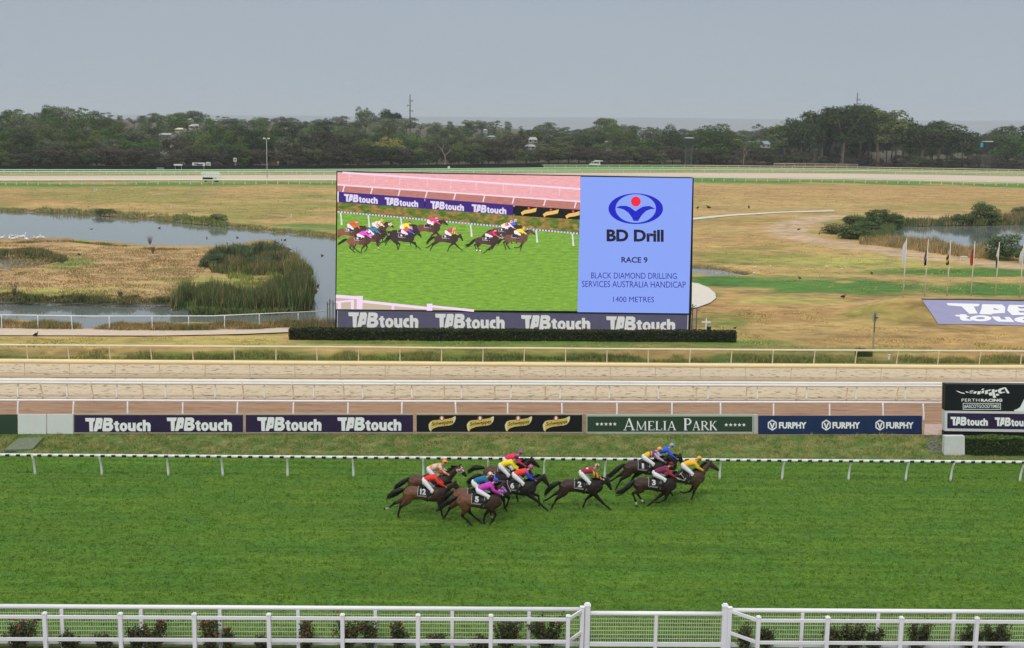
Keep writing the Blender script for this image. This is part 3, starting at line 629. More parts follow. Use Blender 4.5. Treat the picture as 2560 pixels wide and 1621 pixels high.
# ---------------- sign tower at right ----------------
SP = Plane(g(2360, 1130, 0), g(2560, 1131.5, 0)); SP2 = Plane(g(2360, 1143, 0), g(2560, 1144.5, 0))
t = empty('sponsor_tower', SP.at(2450, 1143), 'black sign above a purple banner on a white plinth, at the right edge', 'sign')
def zs(x, y): return (2240+x*.14427, 940+y*.14427)
mb = MB(); panel(mb, SP, [(2363.5, 960.5), (2720, 964), (2720, 1031), (2362.5, 1026.5)], .5); mb.build('top_sign', M_blackb, t)
mb = MB(); panel(mb, SP, [(2362, 1027.5), (2720, 1031), (2720, 1083), (2362, 1078)], .45); mb.build('banner_frame', mat('white_sign_frame', (.62, .65, .62), .5), t)
mb = MB(); panel(mb, SP, [(2368.5, 1033), (2720, 1037), (2720, 1076), (2368, 1071)], .01, .012); mb.build('banner_face', M_purple, t)
for bx in ((2376, 1042, 2469.5, 1063.7), (2486.5, 1043.6, 2580, 1065.4)): mb = MB(); put_logo(mb, SP, bx, OF, slope=.018); mb.build('lettering', M_logo, t)
mb = MB(); panel(mb, SP, [(2362, 1078.7), (2720, 1083.7), (2720, 1092), (2362, 1090.5)], .4, -.06); mb.build('base_strip', M_blackb, t)  # black base strip under the banner, set slightly back
mb = MB(); panel(mb, SP2, [(2362, 1091), (2412, 1091), (2412, 1142), (2360, 1141)], .35, 0); mb.build('plinth', mat('white_plinth', (.58, .60, .60), .7, var=.06, scale=3), t)
mb = MB(); panel(mb, SP, [(2600, 1092), (2700, 1092), (2700, 1132), (2600, 1132)], .4, -.06); mb.build('plinth', mat('white_plinth', (.58, .60, .60)), t)
mb = MB()
glyph = [[(1030, 258), (1075, 262), (1120, 282), (1190, 298), (1185, 312), (1140, 305), (1100, 292), (1060, 272)], [(1195, 272), (1235, 270), (1265, 290), (1225, 292)], [(1270, 270), (1285, 258), (1345, 250), (1335, 268), (1285, 275)],
 [(1268, 290), (1330, 290), (1322, 302), (1275, 302)], [(1335, 295), (1355, 270), (1400, 266), (1385, 308), (1345, 310)], [(1405, 322), (1412, 270), (1470, 262), (1458, 318)], [(1472, 248), (1490, 225), (1530, 218), (1515, 240)],
 [(1475, 305), (1485, 260), (1530, 250), (1520, 300)], [(1538, 320), (1545, 255), (1590, 245), (1590, 310)], [(1575, 265), (1600, 242), (1645, 232), (1630, 262)], [(1600, 300), (1625, 290), (1660, 280), (1665, 340), (1615, 345)],
 [(1655, 240), (1700, 228), (1715, 320), (1738, 378), (1680, 380), (1665, 300)], [(1710, 250), (1755, 240), (1752, 275), (1715, 278)], [(1725, 312), (1775, 310), (1790, 340), (1735, 345)], [(1760, 245), (1800, 215), (1800, 300), (1778, 300)],
 [(1795, 220), (1868, 200), (1880, 225), (1830, 240), (1812, 275), (1845, 278), (1840, 305), (1798, 308)], [(1870, 198), (1900, 200), (1960, 285), (1962, 300), (1935, 308), (1915, 290)], [(1845, 280), (1890, 275), (1888, 290), (1848, 294)]]
for i, gl in enumerate(glyph): mb.fill([[SP.at(*zs(x, y), .012+.001*(i % 3)) for x, y in gl]])
put_text(mb, 'PERTH', SP, (*zs(1135, 395), *zs(1445, 446)), .012, bold=.005, spacing=1.1); put_text(mb, 'RACING', SP, (*zs(1470, 397), *zs(1840, 449)), .012, bold=.05, spacing=1.05)
put_text(mb, '#ASCOTGOODTIMES', SP, (*zs(1180, 496), *zs(1795, 562)), .012, bold=.012)
for (x0, y0, x1, y1) in ((1158, 472, 1815, 481), (1158, 576, 1815, 585), (1158, 481, 1167, 576), (1806, 481, 1815, 576)): panel(mb, SP, [zs(x0, y0), zs(x1, y0), zs(x1, y1), zs(x0, y1)], .004, .014)
mb.fill([[SP.at(*zs(x, y), .013) for x, y in [(2045, 617), (2045, 592), (2100, 575), (2150, 540), (2190, 460), (2218, 400), (2500, 400), (2500, 622)]]])
mb.build('emblem', M_logo, t)

# ================================================================== BIG SCREEN
SA, SB = gz(842, 837), g(1732, 841, BZ)
SCR = Plane(SA, SB)
scr = empty('video_screen', (SA+SB)/2, 'giant outdoor video screen showing the race beside a pale blue race card', 'screen')
Zb, Zt = SCR.at(1280, 781).z, SCR.at(1280, 437.5).z
def sq(m_, x0, x1, z0, z1, th, off):
    a = SCR.at(x0, 781).copy(); b = SCR.at(x1, 786).copy(); P = [Vector((a.x, a.y, z0)), Vector((b.x, b.y, z0)), Vector((b.x, b.y, z1)), Vector((a.x, a.y, z1))]
    m_.prism([p+SCR.n*off for p in P], -SCR.n*th)
M_case = mat('black_screen_case', (.006, .006, .012), .4); M_steel = mat('grey_steel', (.30, .31, .32), .5, metal=.3)
mb = MB(); panel(mb, SCR, [(841, 428.5), (1734.5, 444.5), (1729, 787.5), (838, 775.5)], 1.2, -.02); mb.build('casing', M_case, scr)
mb = MB(); panel(mb, SCR, [(842, 776.5), (1722, 788), (1720, 842), (841, 836)], .5, -.05); mb.build('skirt_panel', mat('slate_violet_panel', (.115, .115, .20), .6, var=.08, scale=2), scr)
mb = MB(); panel(mb, SCR, [(838, 776), (843.3, 776), (842.3, 836), (838, 836)], .9, -.03); panel(mb, SCR, [(1722, 788), (1728, 788), (1726, 842), (1720, 842)], .9, -.03); mb.build('corner_post', M_case, scr)
mb = MB(); panel(mb, SCR, [(843, 777), (844.2, 777), (843.4, 836), (842.2, 836)], .02, -.02); panel(mb, SCR, [(1719.5, 788), (1721.2, 788), (1719.4, 842), (1717.7, 842)], .02, -.02); mb.build('white_trim', M_fw, scr)
for bx in ((870.6, 781, 1046, 819), (1088, 784.5, 1262, 823), (1302.6, 788, 1476, 825), (1515.7, 791, 1688.5, 828)): mb = MB(); put_logo(mb, SCR, bx, -.03, slope=.012); mb.build('lettering', M_logo, scr)
mb = MB()
for i in range(12):
    a = SCR.at(850+i*78, 785)-SCR.n*1.0; b = Vector((a.x, a.y, BZ)); mb.bar(b, Vector((a.x, a.y, Zt-.4)), .25)
    c = b-SCR.n*3; mb.bar(c, Vector((a.x, a.y, Zb+6)), .2)
for z in (Zb+2, Zb+5, Zb+8): a = SCR.at(850, 785)-SCR.n*1.3; b = SCR.at(1715, 785)-SCR.n*1.3; a.z = b.z = z; mb.bar(a, b, .15)
mb.build('support_frame', M_steel, scr)
# picture
vid = MB(); EO = .012
def zv(x, y): return (820+.30165*x, 400+.30165*y)
def vp(pts, c, off): vid.fill([[SCR.at(*zv(x, y), off) for x, y in pts]], 0, s2l(c))
def vl(a, b, w, c, off):
    d = Vector((b[0]-a[0], b[1]-a[1])).normalized(); n_ = (-d.y*w/2, d.x*w/2); vp([(a[0]+n_[0], a[1]+n_[1]), (b[0]+n_[0], b[1]+n_[1]), (b[0]-n_[0], b[1]-n_[1]), (a[0]-n_[0], a[1]-n_[1])], c, off)
def sgrid(q, nx_, ny_, fc, off):       # subdivided quad of picture colour
    A, B, C_, D = [Vector(p) for p in q]; V = []; cs = []
    for j in range(ny_+1):
        for i in range(nx_+1):
            u_, v_ = i/nx_, j/ny_; p = A.lerp(B, u_).lerp(D.lerp(C_, u_), v_); V.append(SCR.at(*zv(p.x, p.y), off)); cs.append(s2l(fc(p.x, p.y)))
    b = len(vid.V); vid.V += [tuple(v) for v in V]; vid.C += cs
    for j in range(ny_):
        for i in range(nx_): k = b+j*(nx_+1)+i; vid.F.append((k, k+1, k+nx_+2, k+nx_+1)); vid.mi.append(0)
def nzc(c, k, sx, sy):
    def f(x, y):
        n_ = noise.noise(Vector((x*sx, y*sy, 0)))*k+noise.noise(Vector((x*sx*3, y*sy*2.5, 4)))*k*.8; return tuple(max(0, min(255, a*(1+n_))) for a in c)
    return f
sgrid([(78, 103), (2093, 136), (2088, 420), (78, 300)], 260, 60, nzc((250, 180, 184), .07, .02, .1), EO)
sgrid([(78, 214), (2090, 352), (2090, 420), (78, 270)], 200, 20, nzc((196, 128, 118), .10, .02, .1), EO+.004)
sgrid([(78, 345), (2088, 490), (2082, 620), (78, 440)], 240, 30, lambda x, y: tuple(a*(1+.3*noise.noise(Vector((x*.03, y*.06, 2)))) for a in ((150, 128, 62) if noise.noise(Vector((x*.012, y*.02, 8))) > -.05 else (98, 120, 40))), EO+.004)
sgrid([(78, 428), (2082, 608), (2068, 1253), (68, 1238)], 330, 160, nzc((130, 176, 62), .16, .014, .09), EO+.008)
vl((120, 105), (2092, 242), 15, (255, 225, 245), EO+.010); vl((78, 206), (2092, 346), 13, (255, 225, 240), EO+.010)
for x in (178, 385, 597, 825, 1020, 1230, 1455, 1685, 1920): y = 105+(x-120)*.0695; vl((x, y), (x-4, y+70), 5, (255, 215, 225), EO+.009)
for x in (138, 370, 598, 823, 1058, 1300, 1543, 1803, 2058): y = 206+(x-78)*.0695; vl((x, y), (x-16, y+56), 11, (255, 228, 240), EO+.012)
vp([(90, 265), (800, 318), (800, 404), (90, 350)], (62, 32, 128), EO+.014); vp([(806, 319), (1535, 374), (1535, 460), (806, 405)], (62, 32, 128), EO+.014); vp([(1548, 378), (2088, 414), (2087, 496), (1548, 462)], (10, 8, 16), EO+.014); vp([(78, 262), (88, 263), (88, 350), (78, 350)], (240, 235, 245), EO+.014)
for bx in ((132, 281, 413, 345), (470, 310, 748, 373), (848, 340, 1127, 404), (1190, 367, 1478, 431)):
    b2 = (132, 281, 413, 345) if bx[0] == 132 else bx
    bb = (*zv(b2[0], b2[1]), *zv(b2[2], b2[3])); put_logo(vid, SCR, bb, EO+.017, 0, s2l((235, 225, 250)), slope=.077)
for x in (1598, 1780, 1966):
    y = 392+(x-1598)*.075; vp([(x, y+45), (x+30, y+25), (x+80, y+18), (min(2085, x+133), y+5), (min(2085, x+125), y+38), (x+80, y+48), (x+30, y+55), (x+12, y+70)], (245, 200, 110), EO+.017); vp(ell(x+66, y+8, 9, 9, 10), (240, 90, 120), EO+.019)
nst = 78
for i in range(nst):
    x = 80+i*(2080-80)/nst; x2 = x+(2080-80)/nst; y = 430+(x-80)*.0905; vl((x, y), (x+(x2-x)*.66, y+(x2-x)*.06), 12, (225, 215, 255), EO+.016); vl((x+(x2-x)*.66, y+(x2-x)*.06), (x2, y+(x2-x)*.0905), 12, (50, 50, 70), EO+.016)
for x in (98, 327, 598, 862, 1175, 1718, 2018): y = 436+(x-80)*.0905; vp([(x, y), (x+12, y+2), (x+24, y+102), (x+8, y+102), (x+6, y+50)], (232, 235, 240), EO+.013)
vp([(66, 1140), (290, 1165), (850, 1228), (1200, 1250), (1190, 1248), (66, 1238)], (208, 190, 165), EO+.012); vl((66, 1130), (265, 1145), 26, (255, 228, 255), EO+.020); vl((66, 1180), (215, 1165), 16, (255, 225, 255), EO+.018); vp([(240, 1128), (290, 1128), (285, 1238), (238, 1237)], (255, 225, 255), EO+.022)
vp([(80, 1170), (108, 1170), (108, 1236), (80, 1236)], (255, 225, 255), EO+.024); vp([(190, 1158), (215, 1158), (215, 1238), (190, 1238)], (255, 225, 255), EO+.024)
vl((280, 1172), (850, 1232), 22, (255, 228, 255), EO+.020); vp([(527, 1205), (550, 1207), (550, 1242), (527, 1242)], (255, 215, 255), EO+.018); vp([(820, 1192), (866, 1192), (864, 1250), (818, 1250)], (255, 228, 255), EO+.022); vl((860, 1214), (1210, 1250), 20, (255, 228, 255), EO+.020)
sc_main = vid
M_scr = mat('screen_pixels', (0, 0, 0), .5, attr=True, emit=.92)
# race card half
cardm = MB(); 
def zc(x, y): return (1400+.32795*x, 400+.32787*y)
def cf(pts_, c, off): cardm.fill([[SCR.at(*zc(x, y), off) for x, y in l] for l in pts_], 0, s2l(c))
cf([[(158, 129), (1010, 141), (982, 1171), (132, 1161)]], (142, 170, 255), EO+.004)
cf([ell(577, 373, 208, 117, 48), ell(577, 371, 154, 109, 48)], (10, 24, 200), EO+.008)
cf([[(426, 366), (455, 352), (500, 350), (535, 362), (560, 382), (577, 392), (598, 376), (630, 358), (680, 351), (728, 373), (690, 376), (655, 390), (625, 420), (603, 452), (596, 466), (560, 466), (550, 442), (520, 402), (485, 378), (455, 370)]], (10, 24, 200), EO+.008)
cf([ell(578, 318, 37, 37, 24)], (255, 20, 60), EO+.010)
def ct(s, x0, y0, x1, y1, c, bold): put_text(cardm, s, SCR, (*zc(x0, y0), *zc(x1, y1)), EO+.010, 0, s2l(c), bold, slope=.008)
ct('BD Drill', 355, 530, 790, 622, (18, 6, 50), .04); ct('RACE 9', 468, 740, 667, 785, (26, 12, 90), .025)
ct('BLACK DIAMOND DRILLING', 237, 858, 890, 904, (36, 26, 150), .0); ct('SERVICES AUSTRALIA HANDICAP', 167, 922, 958, 970, (36, 26, 150), .0); ct('1400 METRES', 405, 1042, 717, 1084, (36, 26, 150), .0)
cardm.build('race_card', M_scr, scr, attr=True)
# ================================================================== HORSES AND JOCKEYS
def remesh(mb, vox, smooth=4):
    me = bpy.data.meshes.new('tmp'); me.from_pydata(mb.V, [], mb.F); o = bpy.data.objects.new('tmp', me); COL.objects.link(o)
    r = o.modifiers.new('r', 'REMESH'); r.mode = 'VOXEL'; r.voxel_size = vox
    s = o.modifiers.new('s', 'SMOOTH'); s.factor = .5; s.iterations = smooth
    m2 = bpy.data.meshes.new_from_object(o.evaluated_get(bpy.context.evaluated_depsgraph_get()))
    V = np.array([v.co[:] for v in m2.vertices]); Fs = np.array([tuple(p.vertices) for p in m2.polygons if len(p.vertices) == 4])
    bpy.data.objects.remove(o); bpy.data.meshes.remove(me); bpy.data.meshes.remove(m2); return V, Fs
M_coat = mat('horse_coat', (0, 0, 0), .52, attr=True, var=.16, scale=9, spec=.28)
M_cloth = mat('riding_cloth', (0, 0, 0), .75, attr=True, var=.06, scale=12)
M_gear = mat('leather_and_tack', (0, 0, 0), .5, attr=True)
TORSO = [(-1.22, 1.30, .08, .09), (-1.14, 1.24, .22, .19), (-.95, 1.20, .315, .275), (-.68, 1.215, .285, .285), (-.40, 1.20, .265, .285), (-.10, 1.165, .29, .30), (.22, 1.145, .325, .295), (.48, 1.165, .335, .25), (.68, 1.15, .30, .20), (.84, 1.10, .19, .14), (.90, 1.08, .08, .08)]
TORSO = [(x, z-.012, a*1.12, b*1.08) for x, z, a, b in TORSO]
TX = [t[0] for t in TORSO]
def torso_pt(x, ang, off=0.0):     # ang from top (0) down the near side (positive = -Y)
    z, a, b = [float(np.interp(x, TX, [t[i] for t in TORSO])) for i in (1, 2, 3)]
    return (x, -(b+off)*math.sin(ang), z+(a+off)*math.cos(ang))
REG = {}
def seg(p, a, b):
    a, b = np.array(a), np.array(b); t = np.clip(((p-a)@(b-a))/((b-a)@(b-a)), 0, 1); return np.linalg.norm(p-a-t[:, None]*(b-a), axis=1)
def bezier(P, n):
    P = [Vector(p) for p in P]; o = []
    for i in range(n+1):
        t = i/n; Q = P[:]
        while len(Q) > 1: Q = [Q[k].lerp(Q[k+1], t) for k in range(len(Q)-1)]
        o.append(Q[0])
    return o
def add_part(key, name, V, Fs, Cc, parent, m, smooth=True):
    V = np.asarray(V, float); Cc = np.asarray(Cc, float)
    if Cc.ndim == 1: Cc = np.tile(Cc, (len(V), 1))
    REG.setdefault(key, []).append((V, Fs, Cc))
    o = mk(name, V-np.array([0, 0, parent.get('zoff', 0.0)]), Fs, m, parent, col=Cc, smooth=smooth, local=True); return o
def horse(key, px, gy, label, coat, dark, poll, nose, hind, fore, tail, number=None, cloth=(.01, .01, .012), hood=None, socks=(), face=None, bridle=(.012, .01, .01), dfront=.5):
    base = g(px, gy, 0); rz = TRK
    root = empty('racehorse', base, label, 'horse', 'racehorses galloping on the turf', rz)
    rng = np.random.default_rng(abs(hash(label)) % 1000 if 0 else sum(map(ord, label)))
    coat = np.array(coat); dark = np.array(dark)
    mb = MB(); mb.tube([(x, 0, z) for x, z, a, b in TORSO], [(a, b) for x, z, a, b in TORSO], 16)
    poll = Vector((poll[0], 0, poll[1])); nose = Vector((nose[0], 0, nose[1])); hd = (nose-poll).normalized(); nose = poll+hd*.62
    w0, w1 = Vector((.50, 0, 1.24)), Vector((.66, 0, 1.28)); pn = poll+Vector((-.03, 0, -.06))
    ctrl = [w0, w1+(pn-w1)*.12, w1.lerp(pn, .5)+Vector((.0, 0, .02)), pn]
    nk = bezier(ctrl, 7); rr_ = [(.31, .20), (.285, .185), (.25, .16), (.215, .135), (.185, .115), (.16, .10), (.14, .088), (.125, .08)]
    mb.tube(nk, rr_, 14)
    hn = Vector((hd.z, 0, -hd.x)); hn = hn if hn.z < 0 or hn.x < 0 else -hn     # throat side
    mb.tube([poll-hd*.06, poll+hd*.03+hn*.01, poll+hd*.14+hn*.035, poll+hd*.28+hn*.03, poll+hd*.42+hn*.02, poll+hd*.53+hn*.02, poll+hd*.61+hn*.02, poll+hd*.64+hn*.02], [(.07, .06), (.115, .085), (.15, .095), (.125, .08), (.09, .06), (.075, .052), (.07, .05), (.04, .03)], 12)
    legs_low = []
    def leg(J, y, hindleg):
        J = [Vector((a, y*(1.0 if i == 0 else .82), b)) for i, (a, b) in enumerate(J)]
        if hindleg:
            hip = Vector((-.92, y*1.0, 1.22)); k = [hip, J[0], J[0].lerp(J[1], .5), J[1], J[1].lerp(J[2], .5), J[2], J[3]]
            mb.tube(k, [(.30, .17), (.20, .13), (.13, .085), (.080, .058), (.052, .043), (.060, .05), (.05, .045)], 10)
            mb.ball(J[0]+Vector((-.02, 0, .02)), (.17, .11, .17), 8, 6)
        else:
            sh = Vector((.56, y*1.0, 1.10)); k = [sh, J[0], J[0].lerp(J[1], .5), J[1], J[1].lerp(J[2], .5), J[2], J[3]]
            mb.tube(k, [(.24, .13), (.14, .095), (.095, .068), (.070, .055), (.048, .04), (.056, .048), (.048, .044)], 10)
        d = (J[3]-J[2]).normalized(); 
        legs_low.append((J, hindleg))
        return J, d
    LG = [leg(hind[0], -.15, True), leg(hind[1], .15, True), leg(fore[0], -.14, False), leg(fore[1], .14, False)]
    V, Fs = remesh(mb, .027, 4)
    C = np.tile(coat, (len(V), 1))
    t = np.clip((V[:, 0]+.35)/.9, 0, 1)*dfront; C = C*(1-t[:, None])+dark*t[:, None]
    for J, hl in legs_low:
        d = np.minimum(seg(V, J[1], J[2]), seg(V, J[2], J[3])); w = np.clip((.20-d)/.10, 0, 1); w2 = np.clip((.18-seg(V, J[0], J[1]))/.2, 0, .55)
        w = np.maximum(w, w2)[:, None]; C = C*(1-w)+dark*.5*w
    dm = np.linalg.norm(V-np.array(poll+hd*.6), axis=1); w = np.clip((.22-dm)/.2, 0, .9)[:, None]; C = C*(1-w)+dark*.6*w
    for k in socks:
        J = legs_low[k][0]; d = seg(V, J[2], J[3]); w = (np.clip((.075-d)/.02, 0, 1)*(V[:, 2] < max(J[2].z, J[3].z)+.02))[:, None]; C = C*(1-w)+np.array((.5, .48, .44))*w
    if face is not None:
        top = (V-np.array(poll)) @ np.array(-hn); along = (V-np.array(poll)) @ np.array(hd)
        w = ((top > .03) & (along > .1) & (along < .5) & (np.abs(V[:, 1]) < .035)).astype(float)[:, None]; C = C*(1-w)+np.array(face)*w
    if hood is not None:
        along = (V-np.array(poll)) @ np.array(hd); w = ((along > .02) & (along < .34) & (V[:, 0] > poll.x-.16) & (np.linalg.norm(V-np.array(poll+hd*.18), axis=1) < .26))
        hc = np.array(hood[0]); h2 = np.array(hood[1]); pat = (np.sin(along*38)+np.sin(V[:, 2]*31+V[:, 1]*20)) > .35
        C[w] = np.where(pat[w][:, None], h2, hc)
    C = C*(1+.22*np.array([noise.noise(Vector(v)*6)+.6*noise.noise(Vector(v)*15) for v in V]))[:, None]
    add_part(key, 'body', V, Fs, C, root, M_coat)
    # ears, eyes
    for s_ in (-1, 1):
        e_ = MB(); b = poll+Vector((0, s_*.05, .03)); e_.tube([b, b-hn*.06+Vector((.0, s_*.01, 0)), b-hn*.15+hd*.02+Vector((0, s_*.01, 0))], [.03, .032, .006], 6); add_part(key, 'ear', e_.V, e_.F, dark*1.2, root, M_coat)
        e_ = MB(); e_.ball(poll+hd*.17-hn*.06+Vector((0, s_*.082, 0)), .02, 6, 5); add_part(key, 'eye', e_.V, e_.F, (.005, .004, .004), root, M_gear)
    # hooves
    for (J, hl), (J_, d) in zip(legs_low, LG):
        h_ = MB(); a = J[3]-d*.01; h_.tube([a, a+d*.03, a+d*.085], [.042, .048, .062], 8); add_part(key, 'hoof', h_.V, h_.F, (.03, .026, .022), root, M_gear)
    # mane: short swept hair along the crest
    m_ = MB(); P = []
    for i in range(120):
        t = rng.uniform(.12, 1.0); q = t*7; j = int(min(6, q)); p = nk[j].lerp(nk[j+1], q-j); dr = (nk[j+1]-nk[j]).normalized(); nn = Vector((-dr.z, 0, dr.x)); r = rr_[j][0]+(rr_[j+1][0]-rr_[j][0])*(q-j)
        p = p+nn*r*.9; y = rng.uniform(-.05, .05); l = rng.uniform(.07, .15)
        tip = p+nn*l*.55-Vector((l*1.1, 0, 0))+Vector((0, y*1.5, rng.uniform(-.03, .03))); w = dr*.03; m_.add([p-w+Vector((0, y*.5, 0)), p+w+Vector((0, y*.5, 0)), tip+w*.4, tip-w*.4], [(0, 1, 2, 3)])
    m_.tube([nk[1]+Vector((-.10, 0, .26)), nk[3]+Vector((-.10, 0, .18)), nk[5]+Vector((-.08, 0, .13)), nk[7]+Vector((-.05, 0, .10))], [.03, .045, .04, .03], 6)
    add_part(key, 'mane', m_.V, m_.F, dark*.6, root, M_coat)
    # tail
    tb = bezier([(-1.17, 0, 1.38)]+[(a, 0, b) for a, b in tail], 9); m_ = MB(); k = len(tb)
    m_.tube(tb, [.04]+[.06+.075*math.sin(math.pi*min(1, i/(k-1)*1.15))*1.0 for i in range(1, k-1)]+[.02], 8, ys=.8)
    for i in range(60):
        off = Vector((rng.normal(0, .02), rng.normal(0, .05), rng.normal(0, .07))); st = rng.integers(1, 4); en = rng.integers(6, 10)
        pts = [tb[j]+off*(j/9+.25)+Vector((0, 0, -.03*(j/9)*rng.random())) for j in range(st, en+1) if j < k]; 
        ext_ = (tb[-1]-tb[-2])*rng.uniform(0, 1.2); pts[-1] = pts[-1]+ext_
        m_.tube(pts, [.012]*(len(pts)-1)+[.003], 4, cap=False)
    add_part(key, 'tail', m_.V, m_.F, dark*.45, root, M_coat)
    # saddle cloth
    x0, x1, n, q = -.50, .12, 8, 10; m_ = MB(); V = []; 
    for i in range(n+1):
        for j in range(-q, q+1): V.append(torso_pt(x0+(x1-x0)*i/n-.03*abs(j)/q, 1.72*j/q, .018))
    w_ = 2*q+1; Fs = [(i*w_+j, i*w_+j+1, (i+1)*w_+j+1, (i+1)*w_+j) for i in range(n) for j in range(w_-1)]
    sc_ = add_part(key, 'saddle_cloth', V, Fs, cloth, root, M_cloth)
    m_ = MB(); e1 = [torso_pt(x0-.03*abs(j)/q+.008, 1.72*j/q, .026) for j in range(-q, q+1)]; e2 = [torso_pt(x1-.03*abs(j)/q-.008, 1.72*j/q, .026) for j in range(-q, q+1)]
    m_.tube(e1, .016, 5); m_.tube(e2, .016, 5)
    m_.tube([torso_pt(x0+(x1-x0)*i/n-.03, 1.70, .026) for i in range(n+1)], .012, 5); m_.tube([torso_pt(x0+(x1-x0)*i/n-.03, 1.55, .03) for i in range(1, n)], .007, 4)
    add_part(key, 'cloth_binding', m_.V, m_.F, (.42, .42, .43), root, M_cloth)
    if number:
        TV, TF = text_geo(number, .05, dense=True); wd = (.11 if number == '1' else .19) if len(number) == 1 else .27; V = [torso_pt(-.245-wd/2+wd*u_-.02, 1.42-.86*v_, .036) for u_, v_ in TV]
        o = mk('number', np.array(V), TF, M_cloth, sc_, col=np.tile((.52, .52, .52), (len(V), 1)), local=True); REG[key].append((np.array(V), TF, np.tile((.52, .52, .52), (len(V), 1))))
    # saddle, girth, stirrup leathers
    m_ = MB(); m_.tube([(-.30, 0, torso_pt(-.30, 0)[2]+.07), (-.18, 0, torso_pt(-.18, 0)[2]+.05), (0, 0, torso_pt(0, 0)[2]+.04), (.10, 0, torso_pt(.1, 0)[2]+.07)], [(.035, .13), (.04, .15), (.035, .13), (.03, .06)], 8)
    m_.tube([torso_pt(-.05, a, .03) for a in np.linspace(-math.pi, math.pi, 24)], .022, 5, cap=False)
    add_part(key, 'saddle', m_.V, m_.F, (.02, .014, .012), root, M_gear)
    # bridle and reins
    m_ = MB()
    def ring(t, ra, rb, r=.012): c = poll+hd*t+hn*.02; return [c+hn*ra*math.cos(a)+Vector((0, rb*math.sin(a), 0)) for a in np.linspace(0, 2*math.pi, 13)]
    m_.tube(ring(.42, .10, .07), .013, 5, cap=False); m_.tube(ring(.06, .135, .10), .012, 5, cap=False)
    for s_ in (-1, 1):
        m_.tube([poll+Vector((0, s_*.09, .0)), poll+hd*.25+Vector((0, s_*.10, 0)), poll+hd*.5+hn*.03+Vector((0, s_*.066, 0))], .011, 5)
        m_.tube([poll+hd*.5+hn*.03+Vector((0, s_*.07, 0)), poll.lerp(Vector((.9, 0, 1.5)), .55)+Vector((.02, s_*.17, -.12)), Vector((.92, s_*.10, 1.52))], .011, 5)
    add_part(key, 'bridle', m_.V, m_.F, bridle, root, M_gear)
    if hood is None and key in ('h3b', 'h1a'):
        pass
    return root
